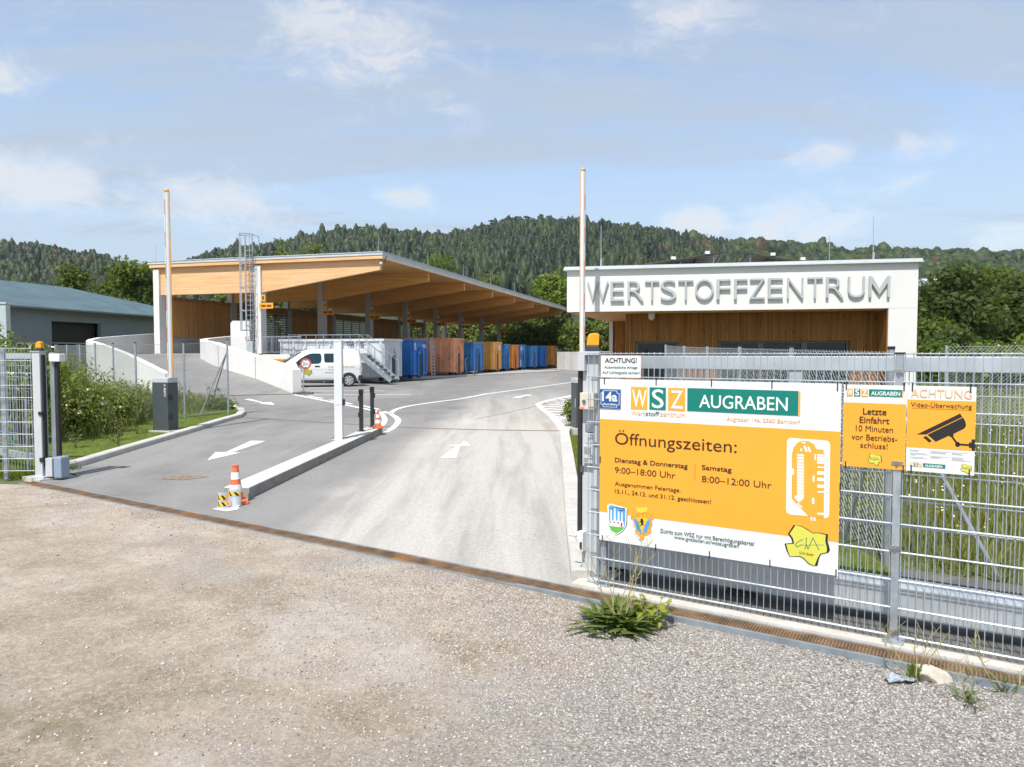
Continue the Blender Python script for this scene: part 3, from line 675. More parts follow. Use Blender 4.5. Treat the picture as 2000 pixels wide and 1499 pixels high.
# ------------------------------------------------------------------ lettering
def text_arr(s, offset=0., res=3, spacing=1.):
    cu = bpy.data.curves.new('t', 'FONT'); cu.body = s; cu.offset = offset; cu.resolution_u = res; cu.extrude = .5; cu.space_character = spacing
    ob = bpy.data.objects.new('t', cu); col.objects.link(ob)
    dg = bpy.context.evaluated_depsgraph_get(); me = bpy.data.meshes.new_from_object(ob.evaluated_get(dg))
    v = np.array([tuple(x.co) for x in me.vertices]); f = [tuple(p.vertices) for p in me.polygons]
    bpy.data.objects.remove(ob); bpy.data.curves.remove(cu); bpy.data.meshes.remove(me)
    return v, f
def put_text(mb, s, fr, u0, u1, z0, z1, w0, w1, offset=0., res=3, spacing=1., ref=None, shear=0.):
    """text stretched into the rectangle u0..u1 / z0..z1 (z1 = top of capitals or of ref) of frame fr(u, z, w)"""
    v, f = text_arr(s, offset, res, spacing)
    lo, hi = v.min(0), v.max(0)
    if ref:
        r, _ = text_arr(ref, offset, res, spacing); lo[1], hi[1] = r[:, 1].min(), r[:, 1].max()
    U = u0 + (v[:, 0] - lo[0]) / (hi[0] - lo[0]) * (u1 - u0); Z = z0 + (v[:, 1] - lo[1]) / (hi[1] - lo[1]) * (z1 - z0)
    U = U + (Z - z0) * shear
    W = w0 + (v[:, 2] + .5) * (w1 - w0)
    mb.add([fr(a, b, c) for a, b, c in zip(U, Z, W)], f)
# ------------------------------------------------------------------ timber canopy over the containers
C0 = Vector((-6.96, 38.3, 0)); E = Vector((.277, .961, 0)).normalized(); Pd = Vector((-E.y, E.x, 0))
def S(s, t, z): p = C0 + Pd * s + E * t; return Vector((p.x, p.y, z))
def sbox(mb, s0, s1, t0, t1, z0, z1):
    q = [S(s0, t0, 0), S(s0, t1, 0), S(s1, t1, 0), S(s1, t0, 0)]
    return mb.hexa([(p.x, p.y, z0) for p in q] + [(p.x, p.y, z1) for p in q])
def pos_wood(name, c1, c2, sc, rough=.65, knots=.0, bump=.1):
    m = NT(name); v = m.mapping(m.pos(), (1, 1, 1), (0, 0, -math.atan2(E.y, E.x)))    # x = along the eaves, y = across
    g = m.noise(m.mapping(v, sc), 1.1, 7, .62, .25); g2 = m.noise(m.mapping(v, tuple(q * 3.3 for q in sc)), 1.7, 4, .6)
    c = m.mix(m.rng(g, .3, .7), c1, c2); c = m.mix(m.rng(g2, .5, .72, 0, .32), c, tuple(q * .55 for q in c1))
    lam = m.sep(v)[2]; st = m.math('FRACT', m.math('MULTIPLY', lam, 1 / .16)); c = m.mix(m.rng(st, .0, .05, .22, 0), c, tuple(q * .6 for q in c1))
    if knots:
        k = m.voronoi(m.mapping(v, (2.2, 2.2, .9)), 2.0); c = m.mix(m.rng(k, .04, .15, knots, 0), c, tuple(q * .35 for q in c1))
    m.set(Base_Color=c, Roughness=rough); m.bsdf.inputs['Specular IOR Level'].default_value = .25; m.bump(g2, bump, .006); MATS[name] = m.m; return m.m
GLULAM = pos_wood('glulam_spruce_sunlit', (.64, .37, .175), (.76, .50, .28), (5, .35, 9))  # paler copy, sunlight on the gable put into its colour
GLULIN = pos_wood('glulam_spruce_shaded', (.60, .29, .075), (.72, .40, .135), (5, .35, 9))  # same timber coloured deeper for the shade under the roof
SOFFIT = pos_wood('spruce_deck', (.62, .30, .085), (.76, .43, .16), (.35, 5, 5))
def plank_mat(name, c1, c2, frame_rot, width=.15):
    m = NT(name); v = m.mapping(m.pos(), (1, 1, 1), (0, 0, -frame_rot)); x, y, z = m.sep(v)
    idx = m.math('FLOOR', m.math('MULTIPLY', x, 1 / width)); fr = m.math('FRACT', m.math('MULTIPLY', x, 1 / width))
    wn = m.n('ShaderNodeTexWhiteNoise', noise_dimensions='1D'); m.put(wn.inputs['W'], idx)
    off = m.n('ShaderNodeCombineXYZ'); m.put(off.inputs[2], m.math('MULTIPLY', wn.outputs[0], 17.))
    va = m.n('ShaderNodeVectorMath', operation='ADD'); m.t.links.new(v, va.inputs[0]); m.t.links.new(off.outputs[0], va.inputs[1])
    g = m.noise(m.mapping(va.outputs[0], (16, 16, .7)), 1.2, 6, .6, .4); k = m.voronoi(m.mapping(va.outputs[0], (5, 5, 1.6)), 1.5)
    c = m.mix(m.math('ADD', m.math('MULTIPLY', m.rng(g, .3, .7), .6), m.math('MULTIPLY', wn.outputs[0], .4)), c1, c2)
    c = m.mix(m.rng(k, .05, .2, .8, 0), c, tuple(q * .3 for q in c1))
    gap = m.math('MULTIPLY', m.rng(fr, .0, .05), m.rng(fr, 1., .95)); c = m.mix(m.math('SUBTRACT', 1., gap), c, tuple(q * .15 for q in c1))
    m.set(Base_Color=c, Roughness=.75); m.bsdf.inputs['Specular IOR Level'].default_value = .2; m.bump(gap, .5, .01); MATS[name] = m.m; return m.m
PLANK = plank_mat('larch_planks', (.38, .185, .06), (.62, .35, .14), math.atan2(E.y, E.x))
LINT = mat('lintel_timber', (.34, .175, .075), .7, 0, .2, 3)
LOUV = mat('louvre_slat', (.075, .078, .078), .6, .1, .15, 4)
SIGNY = mat('yellow_sign', (.83, .40, .02), .45, 0, .05, 4)
SIGNINK = mat('sign_ink', (.20, .045, .02), .6)
COL0 = S(7.8, .3, 0)
shed = thing('timber_canopy', S(7.5, 20, .4), 'long open timber canopy with cantilevered glulam beams on concrete columns beside the containers', 'canopy')
TL = 48.
mb = MB(); sbox(mb, -.06, 15.3, -.06, TL + .06, 7.33, 7.42); sbox(mb, -.03, 15.27, -.03, TL + .03, 7.421, 7.475); sbox(mb, -.08, 15.32, -.08, TL + .08, 7.476, 7.51)
mb.build('roof', ROOFMET, shed, label='grey sheet metal roof edge')
mb = MB(); sbox(mb, 0, 15.2, 0, TL, 7.12, 7.328); mb.build('roof_deck', SOFFIT, shed)
mb = MB(); sbox(mb, -.028, -.001, -.02, TL + .02, 7.13, 7.326); mb.build('fascia_board', mat('pale_fascia', (.72, .64, .54), .7, 0, .06, 2), shed); mb = MB(); sbox(mb, 0, 15.2, -.028, -.001, 7.13, 7.326); mb.build('fascia_board', GLULAM, shed)
NB = 8; TB = [.32 + 6.62 * i for i in range(NB)]
for i, t in enumerate(TB):
    mb = MB(); prof = [(.22, 7.118), (.22, 6.56), (7.6, 5.52), (14.9, 5.52), (14.9, 7.118)]
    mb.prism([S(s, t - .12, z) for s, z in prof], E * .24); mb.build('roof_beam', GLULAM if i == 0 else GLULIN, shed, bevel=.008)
for i, t in enumerate(TB):
    mb = MB(); sbox(mb, 7.62, 8.02, t - .26, t - .121, 1.6 if i else .3, 7.05); sbox(mb, 7.62, 8.02, t + .121, t + .26, 1.6 if i else .3, 7.05); sbox(mb, 7.62, 8.02, t - .1205, t + .1205, 1.6 if i else .3, 5.51)
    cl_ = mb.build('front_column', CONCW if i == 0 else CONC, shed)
    for k in range(3): mb = MB(); mb.tube(S(7.82, t - .262, 6.6 - k * .17), S(7.82, t - .27, 6.6 - k * .17), .025, 8); mb.build('bolt', GALV, cl_)
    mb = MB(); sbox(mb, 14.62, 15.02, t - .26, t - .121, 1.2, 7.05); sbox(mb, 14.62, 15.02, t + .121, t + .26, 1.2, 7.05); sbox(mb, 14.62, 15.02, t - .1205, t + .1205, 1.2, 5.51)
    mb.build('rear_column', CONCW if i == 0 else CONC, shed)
    # hanging bay signs beside every front column
    a = S(7.50, t - .30, 5.10); mb = MB(); sbox(mb, 7.30, 7.58, t - .31, t - .29, 5.02, 5.36); sg = mb.build('number_sign', SIGNY, shed)
    mb = MB()
    if i: sbox(mb, 7.36, 7.40, t - .313, t - .311, 5.10, 5.28); sbox(mb, 7.47, 7.51, t - .313, t - .311, 5.10, 5.28)
    else: sbox(mb, 7.36, 7.5, t - .313, t - .311, 5.08, 5.30)
    mb.build('sign_mark', SIGNINK, sg)
    mb = MB(); sbox(mb, 6.75, 7.66, t - .36, t - .335, 4.58, 4.90); sg = mb.build('bay_sign', SIGNY, shed)
    mb = MB(); sbox(mb, 6.85, 7.16, t - .363, t - .361, 4.66, 4.80); sbox(mb, 7.22, 7.52, t - .363, t - .361, 4.66, 4.80); mb.build('sign_mark', SIGNINK, sg)
for i in range(NB - 1):
    a, b = TB[i] + .27, TB[i + 1] - .27
    if i < NB - 2:
        mb = MB(); sbox(mb, 14.70, 14.96, a, b, 4.98 if i else 5.3, 5.50); mb.build('lintel', LINT, shed)
    if i in (0, 2, 4):
        mb = MB(); sbox(mb, 14.78, 14.84, a, b, 3.02, 4.975 if i else 5.295); mb.build('plank_wall', PLANK, shed)
    elif i in (1, 3, 5):
        mb = MB(); z = 2.25
        while z < 4.95:
            q = [S(14.70, a, z), S(14.70, b, z), S(14.86, b, z + .085), S(14.86, a, z + .085)]
            mb.hexa([(*p.xy, p.z) for p in q] + [(*p.xy, p.z + .022) for p in q]); z += .172
        for k in range(5): tt = a + (b - a) * k / 4; sbox(mb, 14.72, 14.78, tt - .03, tt + .03, 2.1, 4.97)
        mb.build('louvre', LOUV, shed)
mb = MB(); sbox(mb, 14.72, 14.94, TB[0] + .27, TB[-2], 1.9, 2.9); mb.build('parapet', CONCG, shed)
mb = MB(); sbox(mb, 7.0, 14.72, 5.0, TB[-1] + 1, .3, 2.05); sbox(mb, 7.45, 14.72, -.2, 4.999, .3, 2.05); mb.build('platform', CONCG, shed)
mb = MB(); sbox(mb, 6.90, 6.985, 4.2, TB[-1], 2.5, 2.96); mb.build('tipping_edge', mat('corten_plate', (.13, .06, .035), .8, .2, .35, 2, .2, 30), shed)
mb = MB(); sbox(mb, 14.7, 15.1, TB[0] + .3, 4.5, 2.9, 2.96); mb.build('sill', GALV, shed)
# lightning rods on the canopy
mb = MB()
for s, t in ((.3, .2), (.3, 7), (.3, 13.5), (.3, 20), (.3, 27), (.3, 34), (15, .3), (9, .3)): mb.tube(S(s, t, 7.4), S(s, t, 8.3), .012, 6, .008)
rods = [(.3, .2), (.3, 7), (.3, 13.5), (.3, 20), (.3, 27), (15, .3)]
for s, t in rods:
    mb = MB(); mb.tube(S(s, t, 7.511), S(s, t, 8.45), .016, 6, .010); mb.tube(S(s, t, 7.511), S(s, t, 7.6), .05, 8); mb.build('lightning_rod', GALV, shed)
mb = MB(); mb.tube(S(-.02, .25, 6.95), S(-.28, -.05, 7.25), .03, 8); mb.build('rain_spout', ANTH, shed)
mb = MB(); p = S(.12, .12, 6.85); mb.lathe((p.x, p.y, p.z), [(.03, .12), (.08, .08), (.09, .03), (.05, -.02), (.01, -.05)], 12); mb.build('dome_camera', WHITEP, shed, smooth=True)
# low stub walls beside the ladder
st = thing('stub_wall', S(9.2, -.6, .3), 'stepped concrete stub wall at the foot of the caged ladder', 'wall')
mb = MB(); a = V(450, 627, 40.8); b = V(488, 627, 40.8)
zt = a.z; pr = [(a.x, zt - .14), (a.x + .12, zt), (b.x, zt), (b.x, .3), (a.x, .3)]
mb.prism([Vector((x, 40.8, z)) for x, z in pr], (.06, .28, 0)); mb.build('upper_block', CONCW, st)
a = V(455, 657, 40.5); b = V(488, 657, 40.5); mb = MB(); mb.box((a.x, 40.5, .3), (b.x, 40.79, a.z)); mb.build('lower_block', CONCW, st, bevel=.03)
cb_ = thing('electric_cabinet', V(489, 690, 38.75), 'small grey electric cabinet at the foot of the caged ladder', 'cabinet')
a = V(483, 667, 38.7); b = V(496, 693, 38.7); mb = MB(); mb.box((a.x, 38.55, b.z), (b.x, 38.88, a.z)); mb.build('housing', mat('cabinet_grey', (.42, .48, .50), .45, .1), cb_, bevel=.01)
mb = MB(); mb.box((a.x + .02, 38.535, b.z + .05), (b.x - .02, 38.549, a.z - .04)); mb.build('door', mat('cabinet_door', (.46, .52, .54), .45, .1), cb_)
# caged roof ladder
ld = thing('caged_ladder', S(8.4, -.2, 1.6), 'tall galvanised ladder with safety cage fixed to the first concrete column', 'ladder')
T0 = -.14; s0, s1 = 7.98, 8.42
zt = 8.72
for s in (s0, s1):
    mb = MB(); mb.tube(S(s, T0, 1.5), S(s, T0, zt), .026, 8); mb.tube(S(s, T0, zt), S(s, T0 + .62, zt + .02), .024, 8); mb.tube(S(s, T0 + .62, zt + .02), S(s, T0 + .66, zt - .75), .022, 8); mb.build('rail', GALV, ld)
z = 1.7
while z < 7.9: mb = MB(); mb.tube(S(s0, T0, z), S(s1, T0, z), .016, 6); mb.build('rung', GALV, ld); z += .28
hoop = [(math.cos(a), math.sin(a)) for a in np.linspace(0, math.pi, 13)]
def hp(c, z): return S((s0 + s1) / 2 + c[0] * .36, T0 - .02 - c[1] * .68, z)
for z in (3.35, 4.45, 5.75, 7.15, 8.72):
    mb = MB(); P = [hp(c, z) for c in hoop]; P = [S(s1, T0, z)] + P + [S(s0, T0, z)]
    for a, b in zip(P, P[1:]): mb.bar(a, b, .012, .055)
    mb.build('hoop', GALV, ld)
for k in (2, 4, 6, 8, 10): mb = MB(); mb.bar(hp(hoop[k], 3.35), hp(hoop[k], 8.74), .035, .008); mb.build('cage_bar', GALV, ld)
for z in (2.2, 3.6, 5.0, 6.5):
    for s in (s0, s1): mb = MB(); mb.bar(S(s, T0, z), S(s, .06, z), .03, .03); mb.build('wall_bracket', GALV, ld)
# platform railing behind the van
rl = thing('railing', S(6.2, -1, 2.05), 'grey galvanised bar railing behind the van, left of the stair platform', 'railing')
a = V(513, 690, 40.0); b = V(588, 690, 39.2); a.z = b.z = 2.02
for nm, z, w_ in (('top_rail', 2.98, .045), ('bottom_rail', 2.12, .035)):
    mb = MB(); mb.bar((a.x, a.y, z), (b.x, b.y, z), w_, w_); mb.build(nm, GALV, rl)
mb = MB()
for k in range(25): p = a.lerp(b, k / 24); mb.tube((p.x, p.y, 2.1), (p.x, p.y, 2.97), .012 if k % 6 else .028, 6)
mb.build('baluster', GALV, rl)
mb = MB(); mb.bar((a.x, a.y + .1, 1.75), (b.x - .5, b.y + .1, 1.75), .2, .5); mb.build('base_beam', CONCW, rl)
wb = thing('wheel_stop', V(538, 705, 38), 'orange painted beam lying under the railing behind the ramp wall', 'beam'); p = wb.location; mb = MB()
mb.box((p.x - .65, p.y - .1, p.z - .12), (p.x + .65, p.y + .12, p.z + .1)); mb.build('bar', mat('orange_beam', (.62, .25, .03), .6, 0, .3, 5), wb, bevel=.03)
# ------------------------------------------------------------------ ramp up to the tipping platform
W2b = [at(572, 770), V(498, 739, 32.8), V(446, 724, 35.2), V(415, 713, 37.4), V(391.5, 701, 39.3), V(391, 698.5, 40.1), V(400, 697, 41.1), V(452, 690, 43.0)]
W2t = [V(572, 722, W2b[0].y), V(498, 696, 32.8), V(446, 681, 35.2), V(410, 669.5, 37.4), V(396, 665.2, 39.3), V(396, 663.2, 40.1), V(404, 661.5, 41.1), V(456, 656.5, 43.0)]
W1t = [V(335, 729.5, 31.0), V(317, 721, 31.6), V(285, 705, 33.0), V(253, 690, 34.4), V(215, 675.5, 36.2), V(188, 667.5, 37.5), V(179.5, 666, 38.6), V(183, 663.4, 39.7), V(197, 660, 40.8), V(250, 655.6, 42.8), V(309, 651.7, 44.8)]
def wall_strip(name, tops, zb, thick, side, m, label):
    """free-standing wall: centre polyline with its own top heights; zb(i) = foot"""
    o = thing(name, (tops[0].x, tops[0].y, 0), label, 'wall'); mb = MB(); n = len(tops); A = []; B = []
    for i, p in enumerate(tops):
        d = (tops[min(i + 1, n - 1)] - tops[max(0, i - 1)]); d.z = 0; d.normalize(); nn = Vector((-d.y, d.x, 0)) * side * thick
        A.append(p); B.append(p + nn)
    vs = []
    for i in range(n): vs += [(A[i].x, A[i].y, zb[i]), (A[i].x, A[i].y, A[i].z), (B[i].x, B[i].y, A[i].z), (B[i].x, B[i].y, zb[i])]
    fs = []
    for i in range(n - 1):
        a, b = 4 * i, 4 * i + 4
        for k in range(4): fs.append((a + k, b + k, b + (k + 1) % 4, a + (k + 1) % 4))
    fs += [(0, 1, 2, 3), (4 * n - 1, 4 * n - 2, 4 * n - 3, 4 * n - 4)]
    mb.add(vs, fs); ob = mb.build('wall_body', m, o); 
    bm = bmesh.new(); bm.from_mesh(ob.data); bmesh.ops.recalc_face_normals(bm, faces=bm.faces); bm.to_mesh(ob.data); bm.free()
    return o, A, B
W2m = [Vector((b.x, b.y, t.z)) for b, t in zip(W2b, W2t)]
w2, A2, B2 = wall_strip('ramp_wall', W2m, [b.z - .25 for b in W2b], .40, -1, CONCW, 'low white concrete wall curving up the right side of the ramp')
def joint_lines(o, A, feet, N_, name='joint'):
    mb = MB()
    for f in N_:
        i = int(f); a = A[i].lerp(A[i + 1], f - i); zz = feet[i] + (feet[i + 1] - feet[i]) * (f - i); mb.box((a.x - .012, a.y - .03, zz), (a.x + .012, a.y + .02, a.z - .02))
    mb.build(name, mat('wall_joint', (.36, .35, .33), .9), o)
joint_lines(w2, A2, [b.z for b in W2b], (.98, 2.6))
mb = MB()     # small bright fillet at the wall foot
for a, b in zip(W2b[:5], W2b[1:6]):
    d = (b - a); d.z = 0; d.normalize(); nn = Vector((d.y, -d.x, 0)) * .0
    q = Vector((-d.y, d.x, 0)); mb.add([a - q * .12 + Vector((0, 0, .0)), b - q * .12, b + Vector((0, 0, .13)), a + Vector((0, 0, .13)), a - q * .0 - Vector((0, 0, .1)), b - Vector((0, 0, .1))], [(0, 1, 2, 3)])
mb.build('foot_fillet', CONCW, w2)
w1, A1, B1 = wall_strip('ramp_wall', W1t, [.25] * 11, .28, 1, CONCW, 'tall white concrete wall curving round the left side of the ramp')
dz_ = [.36, .46, .78, 1.08, 1.38, 1.6, 1.75, 1.85, 1.95, 2.0, 2.04]
Lr = [Vector((p.x, p.y, z)) for p, z in zip(W1t, dz_)]
li = [0, 1, 2, 3, 5, 6, 8, 10]
mb = MB(); e0 = at(345, 776); e1 = at(572, 770.5)
L_ = [e0 + Vector((0, 0, .02))] + [Lr[i] for i in li[1:]]; R_ = [e1 + Vector((0, 0, .02))] + W2b[1:]
K = 8; vs = []; fs = []
for a, b in zip(L_, R_):
    for k in range(K + 1): vs.append(a.lerp(b, k / K))
for i in range(len(L_) - 1):
    for k in range(K): a = i * (K + 1) + k; fs.append((a, a + 1, a + K + 2, a + K + 1))
mb.add(vs, fs); ro = mb.build('ramp', ASPH, kind='structure')
for p in ro.data.polygons: pass
bm = bmesh.new(); bm.from_mesh(ro.data); bmesh.ops.recalc_face_normals(bm, faces=bm.faces)
if sum(q.normal.z for q in bm.faces) < 0: bmesh.ops.reverse_faces(bm, faces=bm.faces)
bm.to_mesh(ro.data); bm.free()
# ------------------------------------------------------------------ grey hall on the left
hall = thing('industrial_hall', (-30, 48, .3), 'long grey hall with blue-grey ribbed hip roof behind the left fence', 'building')
he = Vector((.2, .98, 0)).normalized(); hp_ = Vector((-he.y, he.x, 0)); H0 = Vector((-30.7, 42.6, 0)) - he * 10
def HH(p, t, z): q = H0 + hp_ * p + he * t; return Vector((q.x, q.y, z))
HALLW = mat('hall_render', (.23, .265, .30), .9, 0, .06, .5, .1, 60)
TE = 31.
mb = MB(); q = [HH(0, 0, 0), HH(0, TE, 0), HH(15, TE, 0), HH(15, 0, 0)]
# long wall left in three pieces round the doorway
def hbox(mb, p0, p1, t0, t1, z0, z1):
    q = [HH(p0, t0, 0), HH(p0, t1, 0), HH(p1, t1, 0), HH(p1, t0, 0)]; return mb.hexa([(a.x, a.y, z0) for a in q] + [(a.x, a.y, z1) for a in q])
def t_of(px):   # eave-wall parameter seen at pixel column px
    k = (px - 1000) / FPX; return (k * H0.y - H0.x) / (he.x - k * he.y)
td0, td1 = t_of(103), t_of(199)
hbox(mb, 0, .3, 0, td0, .2, 4.85); hbox(mb, 0, .3, td1, TE, .2, 4.85); hbox(mb, 0, .3, td0, td1, 4.15, 4.85); hbox(mb, .3, 15, TE - .3, TE, .2, 4.85); hbox(mb, .3, 15, 0, .3, .2, 4.85); hbox(mb, 14.7, 15, .3, TE - .3, .2, 4.85)
mb.build('wall', HALLW, hall)
mb = MB(); hbox(mb, .5, .56, td0, td1, 2.75, 4.15); d = mb.build('garage_door', mat('dark_door_panel', (.022, .025, .020), .5), hall)
mb = MB(); hbox(mb, .5, .53, td0, td1, .3, 2.74); mb.build('door_glass', GLASSD, hall)
mb = MB()
for k in range(6): t = td0 + (td1 - td0) * k / 5; hbox(mb, .44, .49, t - .035, t + .035, .3, 2.78)
for z in (.5, 1.25, 2.0, 2.74): hbox(mb, .435, .485, td0, td1, z - .035, z + .035)
mb.build('door_frame', mat('door_frame_grey', (.45, .48, .50), .5), hall)
for a, b in ((33, 80), (216, 258)):
    t0, t1 = t_of(a), t_of(b); mb = MB(); hbox(mb, -.012, -.004, t0, t1, 1.6, 2.62); f = mb.build('window', GLASSD, hall)
    mb = MB()
    for t in (t0, (t0 + t1) / 2, t1): hbox(mb, -.04, -.013, t - .05, t + .05, 1.6, 2.62)
    hbox(mb, -.045, -.013, t0 - .05, t1 + .05, 2.62, 2.74); mb.build('frame', mat('window_white', (.62, .60, .55), .5), f)
ov = .55; zE, zR = 4.95, 7.3
rm = NT('ribbed_roof'); rv = rm.mapping(rm.pos(), (1, 1, 1), (0, 0, -math.atan2(he.y, he.x))); rx = rm.math('FRACT', rm.math('MULTIPLY', rm.sep(rv)[0], 1 / .5))
rm.set(Base_Color=rm.mix(rm.rng(rm.noise(rm.pos(), .7, 4), .3, .7), (.06, .105, .125), (.085, .14, .16)), Roughness=.55, Metallic=.1); rm.bump(rm.math('MULTIPLY', rm.rng(rx, .0, .12), rm.rng(rx, 1., .88)), .9, .05)
e_ = [HH(-ov, -ov, zE), HH(-ov, TE + ov, zE), HH(15 + ov, TE + ov, zE), HH(15 + ov, -ov, zE)]; r_ = [HH(7.5, 8, zR), HH(7.5, TE - 8, zR)]
mb = MB(); mb.add(e_ + r_, [(0, 1, 5, 4), (1, 2, 5), (2, 3, 4, 5), (3, 0, 4)]); 
mb.add([v - Vector((0, 0, .08)) for v in e_], [(3, 2, 1, 0)])
ob = mb.build('roof', rm.m, hall)
mb = MB(); mb.bar(HH(-ov - .02, -ov, zE - .06), HH(-ov - .02, TE + ov, zE - .06), .14, .12); mb.build('gutter', mat('gutter_grey', (.25, .24, .23), .5, .3), hall)
# pale container box at the far left edge
bx = thing('site_container', V(-8, 690, 41), 'pale grey box at the left picture edge before the grey hall', 'container')
a = V(-40, 594, 38); b = V(11, 594, 38); mb = MB(); mb.box((a.x, 38, .2), (b.x, 38.35, a.z)); mb.build('shell', mat('box_pale', (.42, .50, .52), .5, 0, .08, 2), bx, bevel=.03)
mb = MB(); mb.box((a.x - .03, 37.95, a.z + .005), (b.x + .04, 38.4, a.z + .09)); mb.build('roof', ROOFMET, bx)
# ------------------------------------------------------------------ service building with the large letters
A_ = Vector((1.427, 18.5, 0)); B_ = Vector((9.56, 16.8, 0)); bu = (B_ - A_).normalized(); bn = Vector((-bu.y, bu.x, 0)); BL = (B_ - A_).length
def BP(u, w, z): p = A_ + bu * u + bn * w; return Vector((p.x, p.y, z))     # w = depth behind the facade
def bbox_(mb, u0, u1, w0, w1, z0, z1):
    q = [BP(u0, w0, 0), BP(u1, w0, 0), BP(u1, w1, 0), BP(u0, w1, 0)]; return mb.hexa([(p.x, p.y, z0) for p in q] + [(p.x, p.y, z1) for p in q])
def u_of(px, w=0.):
    k = (px - 1000) / FPX; o = A_ + bn * w; return (k * o.y - o.x) / (bu.x - k * bu.y)
bld = thing('service_building', BP(4, 3, .2), 'white flat roofed building with large grey letters WERTSTOFFZENTRUM and timber clad front', 'building')
Z0, Z1 = 3.135, 4.20
side = (Vector((3.27, 23.9, 0)) - A_).normalized()
poly = [A_, B_, BP(BL, 10, 0), A_ + side * 9.6]
pr = 7.55; up = u_of(1733)
mb = MB(); mb.prism([Vector((p.x, p.y, Z0)) for p in poly], (0, 0, Z1 - Z0)); bbox_(mb, up, BL, .003, 9.9, .1, Z0 - .001)
mb.build('wall', PLASTER, bld)
c = sum(poly, Vector()) / 4
def grow(ps, d): return [p + (p - c).normalized() * d for p in ps]
mb = MB(); mb.prism([Vector((p.x, p.y, Z1 + .001)) for p in grow(poly, .13)], (0, 0, .035)); mb.prism([Vector((p.x, p.y, Z1 + .036)) for p in grow(poly, .10)], (0, 0, .055)); mb.build('roof_edge', ROOFMET, bld)
# soffit
mb = MB(); sp = [A_ + (A_ - c) * -.02, BP(up - .02, .12, 0), BP(up - .02, 5.4, 0), A_ + side * 5.6]
mb.prism([Vector((p.x, p.y, Z0 - .03)) for p in sp], (0, 0, .028)); mb.build('soffit', mat('soffit_larch', (.50, .27, .11), .7, 0, .15, 5), bld)
LARCH = plank_mat('larch_battens', (.19, .082, .022), (.45, .215, .065), math.atan2(bu.y, bu.x), .052)
FRN = .75; ul = u_of(1221, FRN)
w0 = [(u_of(1240, FRN), u_of(1327, FRN)), (u_of(1402, FRN), u_of(1659, FRN))]; ZH = 2.375; ZF = .75
mb = MB()
segs = [(ul, w0[0][0]), (w0[0][1], w0[1][0]), (w0[1][1], up - .023)]
for a, b in segs: bbox_(mb, a, b, FRN, FRN + .06, .15, Z0 - .035)
for a, b in w0: bbox_(mb, a, b, FRN, FRN + .06, ZH, Z0 - .035); bbox_(mb, a, b, FRN, FRN + .06, .15, ZF)
bbox_(mb, ul, ul + .06, FRN + .061, 4.9, .15, Z0 - .035); bbox_(mb, up - .022, up - .001, .02, FRN - .001, .15, Z0 - .035)
# battens standing proud of the boarding
uu = ul
while uu < up - .05:
    if not any(a - .03 < uu < b for a, b in w0): bbox_(mb, uu, uu + .026, FRN - .022, FRN - .001, .2, Z0 - .04)
    else: bbox_(mb, uu, uu + .026, FRN - .022, FRN - .001, ZH + .02, Z0 - .04)
    uu += .052
mb.build('timber_cladding', LARCH, bld)
mb = MB(); ub = u_of(1197, 5); bbox_(mb, ub, ul, 4.95, 5.0, .15, Z0 - .035); mb.build('timber_cladding', LARCH, bld)
mb = MB(); bbox_(mb, u_of(1190, 5) , ub - .002, 4.9, 9, .15, Z0 - .035); mb.build('wall', PLASTER, bld)
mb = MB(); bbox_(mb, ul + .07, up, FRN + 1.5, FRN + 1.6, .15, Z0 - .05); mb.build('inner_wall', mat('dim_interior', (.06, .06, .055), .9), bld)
WFR = mat('window_frame_grey', (.10, .105, .10), .5)
for (a, b), n in zip(w0, (1, 3)):
    mb = MB(); bbox_(mb, a, b, FRN + .13, FRN + .14, ZF, ZH); wd = mb.build('window', GLASSD, bld)
    mb = MB(); bbox_(mb, a, b, FRN + .07, FRN + .129, ZH - .05, ZH); bbox_(mb, a, b, FRN + .07, FRN + .129, ZF, ZF + .05)
    for k in range(n + 1):
        uu = a + (b - a) * k / n; bbox_(mb, max(a, uu - .07), min(b, uu + .07), FRN + .068, FRN + .128, ZF + .051, ZH - .051)
    mb.build('frame', WFR, wd)
    mb = MB(); bbox_(mb, a, b, FRN - .03, FRN + .06, ZF - .05, ZF - .002); mb.build('sill', GALV, wd)
# letters
LT = [('W', 1145.4, 1187), ('E', 1191, 1217.4), ('R', 1224.5, 1255.5), ('T', 1258, 1286), ('S', 1289, 1319), ('T', 1323, 1352.6), ('O', 1356, 1392), ('F', 1398, 1425), ('F', 1432, 1458), ('Z', 1462, 1492),
      ('E', 1498, 1527.5), ('N', 1535.6, 1567), ('T', 1575, 1605), ('R', 1611.5, 1646), ('U', 1654, 1687), ('M', 1695, 1736)]
fb = lambda u, z, w: BP(u, w, z)
for ch, a, b in LT:
    mb = MB(); ex = .007 if ch in 'SO' else 0
    if ch == 'M':
        a_, b_, d_ = u_of(a, -.1), u_of(b, -.1), .058; zb_, zt_ = 3.395, 3.895; m_ = (a_ + b_) / 2
        mb.prism([BP(u, -.025, z) for u, z in ((a_, zb_), (a_ + d_, zb_), (a_ + d_, zt_ - .17), (m_, zb_ + .06), (b_ - d_, zt_ - .17), (b_ - d_, zb_), (b_, zb_), (b_, zt_), (b_ - d_ * 1.05, zt_), (m_, zb_ + .20), (a_ + d_ * 1.05, zt_), (a_, zt_))], -bn * .045)
    else: put_text(mb, ch, fb, u_of(a, -.1), u_of(b, -.1), 3.395 - ex, 3.895 + ex, -.025, -.07, -.014, 6)
    mb.build('sign_letter', LETGREY, bld)
